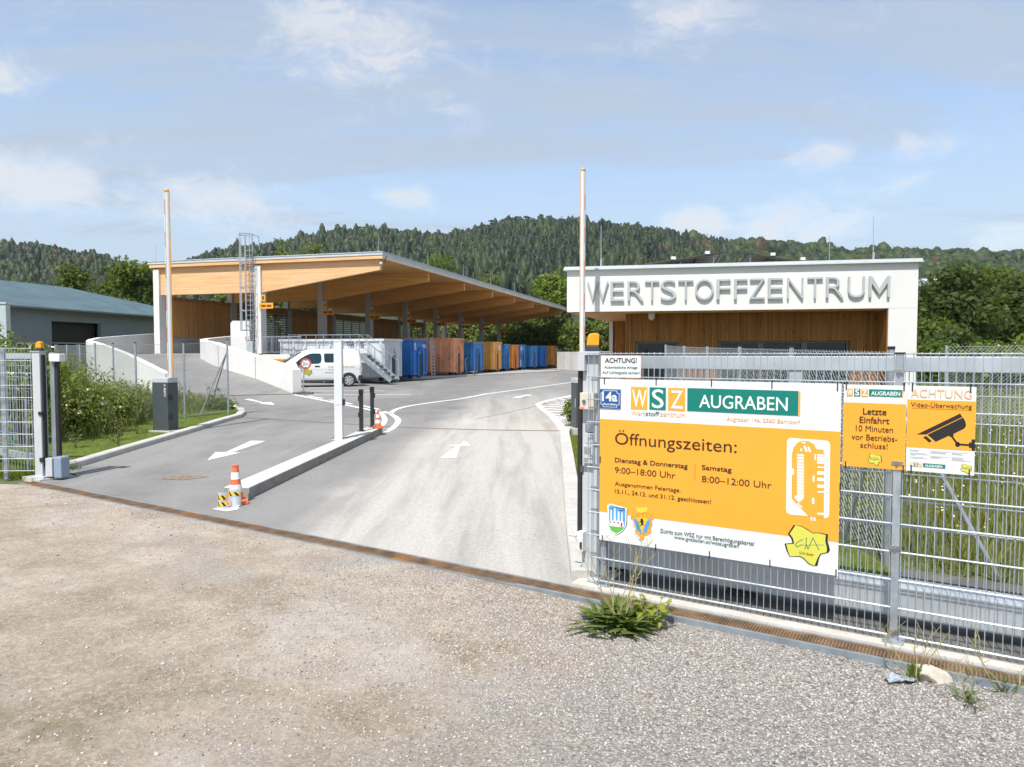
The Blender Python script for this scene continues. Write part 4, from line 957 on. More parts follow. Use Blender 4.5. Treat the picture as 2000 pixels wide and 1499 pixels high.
# roof plant: two tilted rows of solar modules, lightning rods, hatch
SOLAR = mat('solar_module_back', (.11, .095, .035), .5, 0, .3, 3)
def solar(pts, label):
    P = [Vector(p) for p in pts]; o = thing('solar_array', (P[0].x, P[0].y, Z1 + .09), label, 'solar panels', 'solar arrays on the flat roof')
    nrm = (P[1] - P[0]).cross(P[3] - P[0]).normalized()
    if nrm.z < 0: nrm = -nrm
    mb = MB(); mb.prism(P, nrm * .035); mb.build('modules', SOLAR, o)
    mb = MB()
    for a, b in zip(P, P[1:] + P[:1]): mb.bar(a - nrm * .01, b - nrm * .01, .05, .05)
    for f in (.33, .66): mb.bar(P[0].lerp(P[1], f) - nrm * .03, P[3].lerp(P[2], f) - nrm * .03, .04, .05); 
    mb.bar(P[0].lerp(P[3], .5) - nrm * .03, P[1].lerp(P[2], .5) - nrm * .03, .04, .05)
    mb.build('frame', mat('module_frame', (.05, .05, .052), .4, .5), o)
    for f in (.05, .45, .9):
        for g in (.1, .9):
            mb = MB(); q = P[0].lerp(P[1], f).lerp(P[3].lerp(P[2], f), g); mb.bar((q.x, q.y, Z1 + .05), (q.x, q.y, max(Z1 + .1, q.z - .03)), .04, .04); mb.build('leg', GALV, o)
    for f in (.35, .8): mb = MB(); q = P[0].lerp(P[1], f) + nrm * .06; mb.box((q.x - .05, q.y - .06, q.z - .03), (q.x + .07, q.y + .04, q.z + .05)); mb.build('clamp', WHITEP, o)
a, b = V(1262, 518, 20.2), V(1410, 494, 20.8)
solar([a, b, b + bn * 4.8, a + bn * 4.8], 'solar panel row on the flat roof rising to the right, behind letters T O F')
a, b = V(1463, 495, 20.8), V(1592, 515, 20.2)
solar([a, b, b + bn * 4.8, a + bn * 4.8], 'solar panel row on the flat roof falling to the right, behind letters Z E N')
for px_, top, base_, D_ in ((1174, 441, 527, 19.4), (1620, 460, 515, 21), (1706, 423, 513, 18.2)):
    t, b = V(px_, top, D_), V(px_, base_, D_); b.z = Z1 + .08; mb = MB(); mb.tube(b, t, .013, 6, .007); mb.tube(b, b + Vector((0, 0, .35)), .028, 8); mb.build('lightning_rod', GALV, bld)
mb = MB(); bbox_(mb, u_of(1658, 2), u_of(1690, 2), 1.9, 2.6, Z1 + .09, Z1 + .21); mb.build('roof_hatch', ROOFMET, bld)
p = BP(u_of(1272, .3), .3, Z0 - .03); mb = MB(); mb.box((p.x - .07, p.y - .06, p.z - .05), (p.x + .07, p.y + .06, p.z)); mb.lathe((p.x, p.y, p.z - .19), [(.03, 0), (.075, .04), (.085, .09), (.08, .14)], 14)
mb.build('surveillance_camera', mat('camera_beige', (.55, .47, .36), .5), bld)
# ------------------------------------------------------------------ roll-off containers
BLUE = mat('container_blue', (.02, .17, .50), .45, 0, .18, 1.5, .1, 30, .5, ((.02, .045, .10), 1.8, .58, .6), 9)
BLUEL = mat('container_blue_worn', (.05, .24, .56), .5, 0, .22, 1.8, .1, 30, .5, ((.30, .36, .42), 3.2, .60, .7), 9)
ORNG = mat('container_orange', (.84, .28, .03), .5, 0, .15, 1.4, .1, 30, .5, ((.30, .10, .03), 2.2, .6, .7), 9)
ORNGL = mat('container_orange_pale', (.90, .42, .09), .5, 0, .15, 1.6, .1, 30, .5, ((.36, .14, .05), 2.4, .6, .6), 9)
RUSTY = mat('container_rust', (.80, .36, .19), .7, 0, .22, 1.2, .15, 30, .4, ((.26, .11, .05), 2.0, .55, .8), 7)
CWHITE = mat('container_white', (.60, .63, .66), .45, 0, .06, 1, .06, 30, .5, ((.38, .37, .36), 1.6, .6, .5), 9)
STICK = mat('white_sticker', (.70, .72, .72), .5, 0, .04)
RAILM = {}
def container(t0, t1, zt, m, label, L=6.4, ribs='x', sticker=False, hook=True, group='roll-off containers along the canopy', s0=0., logo=None):
    W = (t1 - t0) / E.y; base = S(s0, t0 / E.y, .535); H = zt - base.z
    o = thing('rolloff_container', base, label, 'waste container', group, rz=math.atan2(E.y, E.x))
    mb = MB(); wt = .06; zb = .22; tp = .10            # floor raised on rollers, bulging outwards to the top
    def ring(z0, z1):
        pass
    def slab(p): mb.hexa(p)
    x0, x1, y0, y1 = 0, W, 0, L
    slab([(.03, .03, zb), (W - .03, .03, zb), (W - .03, L - .03, zb), (.03, L - .03, zb), (.03, .03, zb + .1), (W - .03, .03, zb + .1), (W - .03, L - .03, zb + .1), (.03, L - .03, zb + .1)])
    mb.box((0, 0, zb), (wt, L, H)); mb.box((W - wt, 0, zb), (W, L, H)); mb.box((wt, 0, zb), (W - wt, wt, H)); mb.box((wt, L - wt, zb), (W - wt, L, H))
    mb.box((.35, .3, .1), (.5, L - .3, zb)); mb.box((W - .5, .3, .1), (W - .35, L - .3, zb))
    mb.build('body', m, o)
    n = 9
    for k in range(n):
        y = .08 + (L - .26) * k / (n - 1)
        mb = MB(); mb.hexa([(-.06, y, zb), (-.001, y - .03, zb), (-.001, y + .13, zb), (-.06, y + .1, zb), (-.06, y, H - .14), (-.001, y - .03, H - .14), (-.001, y + .13, H - .14), (-.06, y + .1, H - .14)]); mb.build('rib', m, o)
        mb = MB(); mb.hexa([(W + .001, y - .03, zb), (W + .06, y, zb), (W + .06, y + .1, zb), (W + .001, y + .13, zb), (W + .001, y - .03, H - .14), (W + .06, y, H - .14), (W + .06, y + .1, H - .14), (W + .001, y + .13, H - .14)]); mb.build('rib', m, o)
    mb = MB(); mb.box((-.07, -.07, H - .13), (W + .07, -.001, H)); mb.box((-.07, L + .001, H - .13), (W + .07, L + .07, H)); mb.box((-.07, 0, H - .13), (-.001, L, H)); mb.box((W + .001, 0, H - .13), (W + .07, L, H))
    mb.build('top_rail', m, o, bevel=.012)
    if hook:
        mb = MB(); c = W / 2
        mb.box((c - .42, -.10, .12), (c - .30, -.001, H * .62)); mb.box((c + .30, -.10, .12), (c + .42, -.001, H * .62))
        mb.hexa([(c - .42, -.10, H * .62), (c - .3, -.10, H * .62), (c - .3, -.001, H * .62), (c - .42, -.001, H * .62), (c - .14, -.1, H * .8), (c - .04, -.1, H * .8), (c - .04, -.001, H * .8), (c - .14, -.001, H * .8)])
        mb.hexa([(c + .3, -.10, H * .62), (c + .42, -.10, H * .62), (c + .42, -.001, H * .62), (c + .3, -.001, H * .62), (c + .04, -.1, H * .8), (c + .14, -.1, H * .8), (c + .14, -.001, H * .8), (c + .04, -.001, H * .8)])
        mb.box((.04, -.05, zb), (.14, -.001, H - .14)); mb.box((W - .14, -.05, zb), (W - .04, -.001, H - .14)); mb.box((.141, -.045, zb), (c - .43, -.001, zb + .12)); mb.box((c + .43, -.045, zb), (W - .141, -.001, zb + .12))
        mb.tube((c - .2, -.07, H * .72), (c + .2, -.07, H * .72), .03, 8)
        mb.build('hook_frame', m, o)
        mb = MB(); mb.box((c - .28, -.012, .14), (c + .28, -.002, H * .6)); mb.build('recess_shade', mat('shadow_steel', (.045, .05, .06), .7), o)  # dark sheet added for the shade inside the hook recess
    for x in (.42, W - .42):
        mb = MB(); mb.tube((x - .1, .35, .115), (x + .1, .35, .115), .115, 14); mb.build('roller', mat('dark_steel', (.06, .058, .055), .6, .5), o)
    if sticker:
        mb = MB(); mb.box((W * .68, -.012, H * .72), (W * .93, -.0075, H * .90)); mb.build('sticker', STICK, o)
    if logo:
        mb = MB()
        for a, b, c_, d in logo: mb.box((W * a, -.012, H * b), (W * c_, -.0075, H * d))
        mb.build('logo_marks', STICK, o)
    return o
white = container(.05, 2.25, 2.84, CWHITE, 'white ribbed roll-off container lettered on its long side, behind the steel stair', hook=True)
container(3.75, 5.75, 2.90, BLUE, 'dark blue roll-off container directly right of the white one', logo=[(.12, .80, .2, .9), (.15, .74, .24, .79), (.7, .84, .92, .87), (.74, .79, .94, .82), (.42, .66, .58, .68)])
container(10.1, 12.15, 3.10, RUSTY, 'large rust-stained salmon container, tallest of the row, right of the short ladder')
container(14.1, 16.4, 2.86, BLUEL, 'worn blue container between the rust-stained one and the pale orange one')
container(18.6, 21.0, 2.98, ORNGL, 'pale orange container with a white sticker on its end', sticker=True)
container(21.75, 23.3, 2.85, BLUEL, 'narrow worn blue container between two orange ones')
container(23.9, 26.1, 2.80, ORNG, 'deep orange container with blue ones on both sides')
container(26.5, 28.4, 2.84, BLUEL, 'blue container with white marks on its end, right of the deep orange one', logo=[(.2, .75, .45, .93), (.3, .66, .6, .72), (.1, .1, .7, .4)])
container(30.3, 32.9, 2.78, BLUEL, 'worn blue container fourth from the far end of the row')
container(34.3, 36.6, 2.78, BLUE, 'dark blue container next to the farthest brown-orange one')
container(39.4, 42.2, 2.87, mat('container_brown', (.64, .29, .06), .6, 0, .2, 1.4, .1, 30, .4, ((.22, .10, .04), 2, .5, .8), 8), 'brown-orange container with a white sticker at the far end of the row', sticker=True)
# lettering on the white container's long side (local x = -.06 face, reading towards the road)
INK = mat('black_ink', (.02, .02, .022), .6); INKG = mat('grey_ink', (.16, .17, .18), .6)
HW = 2.84 - .535
fr = lambda u, z, w: Vector((-.065 - w, 6.4 - u, z))
mb = MB(); put_text(mb, 'TBA', fr, 4.22, 4.72, 1.92, 2.12, 0, .01, .02); mb.build('lettering', INK, white); mb = MB(); put_text(mb, '059 44 4', fr, 3.55, 4.75, 1.28, 1.5, 0, .01, .015)
mb.build('lettering', INK, white)
mb = MB(); mb.add([fr(3.32 + .12 * math.cos(a), 1.39 + .12 * math.sin(a), .01) for a in np.linspace(0, 6.283, 17)[:-1]], [tuple(range(16))]); mb.build('phone_symbol', INK, white)
mb = MB(); put_text(mb, 'brantner', fr, 5.25, 5.75, 1.34, 1.5, 0, .01, .0); mb.build('lettering', INKG, white)
mb = MB(); mb.box((-.07, 6.4 - 5.25, 1.9), (-.062, 6.4 - 5.05, 2.12)); mb.build('plate', INKG, white)
# steel stair with landing in front of the white container
stg = thing('steel_stair', S(1, -.8, .5), 'galvanised steel stair with landing and handrails in front of the white container', 'stair')
GALVS = mat('stair_steel', (.30, .33, .36), .5, .4, .1, 6)
sa, sb_ = -1.25, -.25; ztop = 2.05; sT, sF = .75, -1.05
mb = MB(); sbox(mb, sT, 5.0, sa, sb_, ztop - .06, ztop); mb.build('landing', GALV, stg)
for t in (sa + .02, sb_ - .02): mb = MB(); mb.bar(S(sT, t, ztop - .1), S(sF, t, .62), .03, .22); mb.build('stringer', GALV, stg)
for k in range(8): mb = MB(); f = (k + .5) / 8; p0, p1 = S(sT + (sF - sT) * f, sa + .04, ztop + (.6 - ztop) * f), S(sT + (sF - sT) * f, sb_ - .04, ztop + (.6 - ztop) * f); mb.bar(p0, p1, .24, .03); mb.build('tread', GALVS, stg)
for t in (sa + .02, sb_ - .02):
    mb = MB()
    for h in ((1.0, .52) if t < -1 else (1.0,)): mb.bar(S(5.0, t, ztop + h), S(sT, t, ztop + h), .022, .022); mb.bar(S(sT, t, ztop + h), S(sF, t, .62 + h), .022, .022)
    for s in (5, 3.9, 2.85, 1.8, sT): mb.bar(S(s, t, ztop), S(s, t, ztop + 1), .026, .026)
    for f in (.5, 1.): mb.bar(S(sT + (sF - sT) * f, t, ztop + (.62 - ztop) * f), S(sT + (sF - sT) * f, t, ztop + (.62 - ztop) * f + 1), .04, .04)
    mb.build('handrail', GALVS, stg)
for s in (.8, 2.9, 4.9):
    mb = MB(); mb.bar(S(s, sa + .1, .5), S(s, sa + .1, ztop - .06), .09, .09); mb.build('post', GALV, stg)
ob_ = thing('warning_plate', S(1.9, -1.2, 1.1), 'small orange plate hanging under the steel stair landing', 'sign'); mb = MB()
sbox(mb, 1.35, 1.95, -.62, -.59, 1.15, 1.42); sbox(mb, 1.5, 1.55, -.62, -.6, 1.421, 1.99); sbox(mb, 1.78, 1.83, -.62, -.6, 1.421, 1.99); mb.build('plate', SIGNY, ob_)
# little ladder between the blue and the rusty container
lg = thing('container_ladder', S(.2, 8.3, .5), 'short steel ladder with mesh guard between the dark blue and the rust-stained container', 'ladder')
for nm, rr in (('rail', None), ('rung', 1)):
    mb = MB(); a, b = 6.5, 7.0
    if rr is None:
        for t in (a, b): mb = MB(); mb.bar(S(-.15, t, .5), S(-.05, t, 2.9), .05, .05); mb.build(nm, GALV, lg)
    else:
        for k in range(8): z = .75 + k * .2; mb = MB(); mb.bar(S(-.15 + (z - .5) * .042, a, z), S(-.15 + (z - .5) * .042, b, z), .05, .03); mb.build(nm, GALV, lg)
mb = MB()
for k in range(9): t = 6.5 + .5 * k / 8; mb.bar(S(-.08, t, 2.1), S(-.05, t, 2.9), .012, .012)
for k in range(3): mb.bar(S(-.08 + .015 * k, 6.5, 2.1 + .4 * k), S(-.08 + .015 * k, 7.0, 2.1 + .4 * k), .02, .02)
mb.build('mesh_guard', GALV, lg)
lg2 = thing('step_stool', S(.1, 13.5, .5), 'low steel step with bent handrail before the worn blue container', 'step')
mb = MB(); sbox(mb, -.7, -.1, 12.9, 13.6, .72, .76)
for s in (-.68, -.12):
    for t in (12.92, 13.58): mb.bar(S(s, t, .5), S(s, t, .72), .04, .04)
mb.build('step', GALV, lg2); mb = MB(); mb.bar(S(-.12, 12.92, .76), S(-.05, 12.92, 1.6), .04, .04); mb.bar(S(-.05, 12.92, 1.6), S(.0, 13.5, 1.75), .04, .04); mb.build('handrail', GALV, lg2)
# concrete wall closing the yard at the back
fw = thing('end_wall', (3.4, 66, .4), 'pale concrete wall closing the yard behind the last container', 'wall')
a, b = V(1088, 687, 73), V(1150, 688.5, 58); mb = MB(); d = (b - a); d.z = 0; d.normalize(); nn = Vector((-d.y, d.x, 0)) * .3
mb.prism([Vector((a.x, a.y, .3)), Vector((b.x + 6, b.y - 8, .3)), Vector((b.x + 6, b.y - 8, 2.15)), Vector((a.x, a.y, 2.2))], nn); mb.build('wall_body', CONCW, fw)
mb = MB()
for f in (.25, .5, .75): q = a.lerp(b, f); mb.box((q.x - .03, q.y - .05, .4), (q.x + .03, q.y + .02, 2.1))
mb.build('joint', mat('wall_joint', (.36, .35, .33), .9), fw)
# ------------------------------------------------------------------ double-wire mesh fence on the right, with its signs
def tf(px, s):      # fence coordinate seen at pixel column px on the vertical plane s metres behind the fence
    k = (px - 1000) / FPX; o = F0 + GN * s; return (k * o.y - o.x) / (GD.x - k * GD.y)
def FP(t, s, z): p = F0 + GD * t + GN * s; return Vector((p.x, p.y, z))
def mesh_panel(mb, t0, t1, s, z0, n, pitch=.05, rv=.0033, rh=.0047, fpt=None):
    fpt = fpt or FP; k = int(round((t1 - t0) / pitch))
    top = z0 + .2 * n
    for i in range(k + 1):
        t = t0 + (t1 - t0) * i / k; mb.tube(fpt(t, s, z0 - .01), fpt(t, s, top + .012), rv, 5)
    for j in range(n + 1):
        z = z0 + .2 * j
        for q in (-1, 1): mb.tube(fpt(t0 - .012, s + q * (rv + rh), z), fpt(t1 + .012, s + q * (rv + rh), z), rh, 6)
tp1, tp2 = tf(1178, 0), tf(1757, 0)
fen = thing('mesh_fence', FP(1.5, 0, 0), 'galvanised double wire mesh fence carrying the large orange banner on the right', 'fence')
for a, b in ((tf(1150, 0), tp2 - .035), (tp2 + .035, tp2 + 2.5), (tp2 + 2.57, tp2 + 5)):
    mb = MB(); mesh_panel(mb, a, b, 0, .065, 10); mb.build('mesh_panel', GALVD, fen, smooth=True)
for t, px_ in ((tp1, 0), (tp2, 1), (tp2 + 2.535, 2)):
    mb = MB(); so_ = .022 if px_ == 0 else -.012
    q = [FP(t - .025, so_, 0), FP(t + .025, so_, 0), FP(t + .025, so_ + .06, 0), FP(t - .025, so_ + .06, 0)]
    mb.hexa([(p.x, p.y, .02) for p in q] + [(p.x, p.y, 2.06) for p in q]); pst = mb.build('post', GALV, fen, bevel=.004)
    mb = MB(); q = [FP(t - .07, so_ - .05, 0), FP(t + .07, so_ - .05, 0), FP(t + .07, so_ + .1, 0), FP(t - .07, so_ + .1, 0)]
    mb.hexa([(p.x, p.y, .023) for p in q] + [(p.x, p.y, .034) for p in q])
    for a in (-.045, .045): p = FP(t + a, so_ - .03, .034); mb.tube(p, p + Vector((0, 0, .03)), .009, 6)
    mb.build('base_plate', GALV, pst)
    for z in (.085, .685, 1.285, 1.93):
        mb = MB(); q = [FP(t - .036, so_ - .014, 0), FP(t + .036, so_ - .014, 0), FP(t + .036, so_ - .001, 0), FP(t - .036, so_ - .001, 0)]
        mb.hexa([(p.x, p.y, z) for p in q] + [(p.x, p.y, z + .026) for p in q]); mb.tube(FP(t, so_ - .026, z + .013), FP(t, so_ - .013, z + .013), .009, 8); mb.build('clamp', mat('clamp_steel', (.38, .37, .36), .35, .8, .2, 10), pst)
    mb = MB(); q = [FP(t - .034, so_ - .004, 0), FP(t + .034, so_ - .004, 0), FP(t + .034, so_ + .064, 0), FP(t - .034, so_ + .064, 0)]
    mb.hexa([(p.x, p.y, 2.061) for p in q] + [(p.x, p.y, 2.075) for p in q]); mb.build('cap', BLACKP, pst)
# ---- sliding gate parked behind the fence
gate = thing('sliding_gate', FP(2, .42, 0), 'galvanised sliding gate parked open behind the mesh fence on the right', 'gate')
gt0, gt1 = .02, 7.2
mb = MB(); gbox(mb, gt0, gt1, .37, .47, 1.93, 2.045); mb.build('top_beam', ALU, gate, bevel=.006)
mb = MB(); gbox(mb, gt0, gt1, .345, .495, .085, .325); mb.build('bottom_beam', ALU, gate, bevel=.012)
for i, t in enumerate((gt0 + .05, tf(1556, .42), 5.4)):
    mb = MB(); gbox(mb, t - .05, t + .05, .38, .46, .326, 1.929); mb.build('upright', ALU, gate, bevel=.004)
mb = MB(); mesh_panel(mb, gt0 + .12, gt1 - .1, .42, .36, 8, .05, .0036, .0046); gate_mesh = mb.build('infill_mesh', GALVD, gate)
mb = MB()
for t in (tf(1440, .42), tf(1465, .42)): gbox(mb, t - .05, t + .05, .40, .44, .02, .083)
gbox(mb, tf(1425, .42), tf(1480, .42), .38, .46, .016, .05); mb.build('roller_carriage', mat('dark_steel', (.06, .058, .055), .6, .5), gate)
# ---- gate post with its devices
gpst = thing('gate_post', FP(.02, .2, 0), 'wide light grey gate post with amber lamp and control boxes beside the banner', 'gate post')
p0 = tf(1138, .13); p1 = p0 + .155
mb = MB(); gbox(mb, p0, p1, .13, .29, .032, 2.05); post = mb.build('post', PGREY, gpst, bevel=.006)
mb = MB(); gbox(mb, p0 - .03, p1 + .04, .09, .33, .031, .043)
for a, b in ((p0 - .015, .11), (p1 + .02, .11), (p0 - .015, .31)): p = FP(a, b, .043); mb.tube(p, p + Vector((0, 0, .03)), .011, 6)
mb.build('base_plate', PGREY, gpst)
mb = MB(); gbox(mb, p0 - .02, p1 + .03, .08, .32, 2.051, 2.085); mb.build('top_plate', PGREY, gpst, bevel=.004)
mb = MB(); gbox(mb, p0 - .045, p0 - .005, .12, .16, .32, 1.965); mb.build('safety_edge', RUBBER, gpst, bevel=.006)
mb = MB(); gbox(mb, p0 - .025, p0 + .045, .075, .128, 1.91, 2.05); mb.build('bracket', PGREY, gpst, bevel=.004)
zy = lambda y, D=6.3: CAM_H - (y - 690) * D / FPX
def dev(name, x0, x1, y0, y1, s0, s1, m, b=.006): 
    mb = MB(); gbox(mb, tf(x0, s0), tf(x1, s0), s0, s1, zy(y1), zy(y0)); return mb.build(name, m, gpst, bevel=b)
kb = dev('key_box', 1132.5, 1160, 768, 801, .055, .128, mat('beige_plastic', (.60, .55, .48), .45, 0, .04))
c_ = FP(tf(1141, .05), .05, zy(785)); mb = MB(); mb.tube(c_, c_ - GN * .01, .016, 12); mb.build('lock', mat('lock_grey', (.22, .20, .18), .4, .6), kb)
mb = MB(); a = tf(1131.5, .05); gbox(mb, a, tf(1141, .05), .05, .0545, zy(800), zy(796)); mb.build('sticker', mat('sticker_orange', (.75, .25, .08), .5), kb)
for nm, y0, y1, m in (('key_switch', 829, 846, mat('switch_grey', (.20, .22, .25), .5)), ('button_plate', 848, 868, PGREY)):
    d_ = dev(nm, 1143, 1158, y0, y1, .085, .128, m); c_ = FP(tf(1150, .08), .084, zy((y0 + y1) / 2)); mb = MB(); mb.tube(c_, c_ - GN * .014, .007, 8); mb.tube(c_ - GN * .002 - Vector((0, 0, .012)), c_ - GN * .012 - Vector((0, 0, .012)), .005, 6); mb.build('key', GALV, d_)
ic = dev('intercom', 1138.5, 1158, 871, 908, .075, .128, PGREY)
for k in range(6): z = zy(876 + k * 2.4); mb = MB(); gbox(mb, tf(1141.5, .073), tf(1155, .073), .072, .0748, z - .004, z); mb.build('speaker_slot', mat('grille_grey', (.25, .26, .27), .5), ic)
mb = MB(); gbox(mb, tf(1141, .073), tf(1150, .073), .072, .0748, zy(904), zy(897)); mb.build('display', mat('display_grey', (.26, .29, .28), .3), ic)
ph = dev('photocell', 1128, 1139.5, 1046, 1086, .06, .128, mat('pale_plastic', (.66, .67, .68), .4))
mb = MB(); gbox(mb, tf(1134, .06), tf(1138, .06), .055, .0595, zy(1080), zy(1066)); mb.build('lens', BLACKP, ph)
mb = MB(); c_ = FP(tf(1128, .09), .09, zy(1056)); mb.tube(c_, c_ - GD * .075, .014, 10); mb.build('conduit', mat('pale_plastic', (.66, .67, .68), .4), ph)
dev('reader', 1134, 1140, 915, 929, .115, .128, ANTH, .002)
def beacon(parent, c, w_, h):
    ls = mat('beacon_base', (.035, .043, .05), .4); x, y, z = c
    mb = MB(); k = h * .30; q = w_ / 2
    mb.hexa([(x - q, y - q * .8, z), (x + q, y - q * .8, z), (x + q, y + q * .8, z), (x - q, y + q * .8, z), (x - q * .98, y - q * .8, z + k), (x + q * .98, y - q * .8, z + k), (x + q * .98, y + q * .8, z + k), (x - q * .98, y + q * .8, z + k)])
    b = mb.build('beacon_base', ls, parent, bevel=.01); mb = MB()
    prof = [(-q * .96, k + .001), (q * .96, k + .001), (q * .98, h * .86), (q * .9, h * .97), (q * .3, h), (-q * .45, h * .96), (-q * .72, h * .82)]
    mb.prism([Vector((x + a, y - q * .76, z + b_)) for a, b_ in prof], (0, q * 1.52, 0)); mb.build('beacon_lens', ORANGEL, b, bevel=.012)
bc = FP((p0 + p1) / 2 - .01, .19, 2.086); beacon(gpst, bc, .118, .165)
# ---- signs
SG = -.0165                                   # sign sheet: front face of the panel
PS = F0 + GN * SG
def sg(px, py, w=0.):                         # pixel -> (u, z) on the sign plane
    q = onplane(px, py, PS - GN * w, GN); return ((q - F0).dot(GD), q.z)
fs = lambda u, z, w: F0 + GD * u + GN * (SG - w) + Vector((0, 0, z))
z6 = lambda x, y: (x / 3.259 + 1120, y / 3.259 + 680)
z8 = lambda x, y: (x / 4.994 + 1500, y / 4.994 + 820)
z7 = lambda x, y: (x / 3.9216 + 1140, y / 3.9216 + 960)
z2 = lambda x, y: (x / 6.4516 + 1620, y / 6.4516 + 730)
SW = mat('sign_white', (.68, .70, .71), .32, 0, .015, 2); SO = mat('sign_orange', (.84, .36, .035), .32, 0, .015, 2); SGN = mat('sign_green', (.0, .18, .145), .32, 0, .02, 2)
SBR = mat('sign_brown_ink', (.045, .022, .010), .4); SLO = mat('sign_light_orange', (.87, .47, .22), .35, 0, .02, 2); SGR = mat('sign_grey_green_ink', (.09, .15, .15), .4); SBK = mat('sign_black', (.016, .016, .016), .4)
SLIME = mat('sign_lime', (.60, .58, .08), .4, 0, .03, 3); SLW = mat('sign_lettering_white', (.72, .74, .74), .32)
def rect(mb, u0, u1, z0, z1, w0, w1):
    q = [fs(u0, z0, w1), fs(u1, z0, w1), fs(u1, z0, w0), fs(u0, z0, w0)]; r = [fs(u0, z1, w1), fs(u1, z1, w1), fs(u1, z1, w0), fs(u0, z1, w0)]; return mb.hexa(q + r)
def spoly(mb, pts, w0, w1): return mb.prism([fs(u, z, w0) for u, z in pts], -GN * (w1 - w0))
def trect(parent, name, m, cf, x0, x1, yt, yb, w0, w1):      # rectangle from its left edge (x0, yt..yb) and right x
    u0, zt = sg(*cf(x0, yt)); _, zb = sg(*cf(x0, yb)); u1, _ = sg(*cf(x1, yt)); mb = MB(); rect(mb, u0, u1, zb, zt, w0, w1); return mb.build(name, m, parent)
def ttext(parent, name, m, s, cf, x0, x1, yt, yb, w=.0075, off=0., ref='H', sp=1.):
    u0, zt = sg(*cf(x0, yt)); _, zb = sg(*cf(x0, yb)); u1, _ = sg(*cf(x1, yt)); mb = MB(); put_text(mb, s, fs, u0, u1, zb, zt, w - .0018, w, off, 4, sp, ref); return mb.build(name, m, parent)
def tpoly(parent, name, m, cf, polys, w0, w1):
    mb = MB()
    for pl in polys: spoly(mb, [sg(*cf(*p)) for p in pl], w0, w1)
    return mb.build(name, m, parent)
def stroke(cf, pts, wd):
    out = []
    for (x0, y0), (x1, y1) in zip(pts, pts[1:]):
        d = math.hypot(x1 - x0, y1 - y0); nx_, ny_ = -(y1 - y0) / d * wd / 2, (x1 - x0) / d * wd / 2
        out.append([(x0 + nx_, y0 + ny_), (x1 + nx_, y1 + ny_), (x1 - nx_, y1 - ny_), (x0 - nx_, y0 - ny_)])
    return out
GVA = [(270, 1030), (330, 1043), (380, 1072), (440, 1110), (490, 1106), (565, 1124), (560, 1185), (577, 1255), (573, 1292), (512, 1305), (487, 1345), (455, 1424), (402, 1400), (350, 1345), (312, 1327), (215, 1331), (192, 1262), (180, 1214), (258, 1210), (247, 1158), (214, 1110), (248, 1062)]
GVB = [(250, 1027), (330, 1036), (382, 1064), (440, 1102), (495, 1100), (588, 1118), (582, 1180), (606, 1270), (590, 1296), (520, 1310), (502, 1345), (484, 1424), (440, 1424), (395, 1404), (345, 1352), (310, 1334), (212, 1334), (180, 1270), (163, 1208), (240, 1202), (228, 1158), (196, 1112), (228, 1062)]
def badge(parent, cf, w, small=False):
    o = tpoly(parent, 'badge', SBK, cf, [GVB], w, w + .002); mb = MB()
    spoly(mb, [sg(*cf(*p)) for p in GVA], w + .0021, w + .0035); mb.build('badge_field', SLIME, o)
    ink = mat('badge_ink', (.03, .16, .15), .4)
    st_ = stroke(cf, [(345, 1165), (300, 1185), (268, 1215), (285, 1240), (335, 1215)], 7) + stroke(cf, [(378, 1145), (372, 1225), (362, 1262)], 7) + stroke(cf, [(372, 1205), (392, 1262), (440, 1150), (500, 1272)], 7) + stroke(cf, [(320, 1222), (550, 1220)], 3)
    mb = MB()
    for q in st_: spoly(mb, [sg(*cf(*p)) for p in q], w + .0036, w + .0046)
    mb.build('badge_signature', ink, o)
    if not small: ttext(o, 'badge_lettering', mat('badge_brown', (.16, .10, .01), .4), 'GVA Baden', cf, 308, 448, 1283, 1308, w + .0052, .0)
    return o
def logo_row(parent, cf, tiles, green, line, w, off=.0):
    for (x0, x1, yt, yb), ch, (a, b, c, d) in tiles:
        t_ = trect(parent, 'logo_tile', SGN if ch == 'S' else SO, cf, x0, x1, yt, yb, w, w + .0015); ttext(t_, 'logo_letter', SLW, ch, cf, a, b, c, d, w + .0035, off, ch)
    g_ = trect(parent, 'name_panel', SGN, cf, *green[:4], w, w + .0015); ttext(g_, 'lettering', SLW, 'AUGRABEN', cf, *green[4:], w + .0035, off, 'H')
    if line: trect(parent, 'orange_edge', SO, cf, *line, w, w + .0015)
ban = thing('information_banner', fs(*sg(1405, 1090), 0), 'big white and orange banner with opening hours headed WSZ AUGRABEN on the mesh fence', 'banner')
uL, uR = sg(1172.3, 760)[0], sg(1643, 800)[0]
zT = .5 * (sg(1173, 739.8)[1] + sg(1644, 750)[1]); zB = .5 * (sg(1172, 1055)[1] + sg(1642, 1125)[1])
zo1 = .5 * (sg(1172, 818)[1] + sg(1643, 844)[1]); zo0 = .5 * (sg(1172, 999)[1] + sg(1642, 1060.5)[1])
mb = MB(); rect(mb, uL, uR, zB, zT, 0, .003); mb.build('sheet', SW, ban)
mb = MB(); rect(mb, uL + .0005, uR - .0005, zo0, zo1, .0032, .0042); mb.build('orange_field', SO, ban)
logo_row(ban, z6, [((368, 472, 247, 388), 'W', (376, 469, 266, 374)), ((486, 590, 250, 392), 'S', (502, 577, 262, 382)), ((605, 713, 253, 397), 'Z', (622, 699, 270, 384))], (727, 1434, 255, 401, 803, 1366, 298, 378), (1435, 1446, 277, 433), .0045, .006)
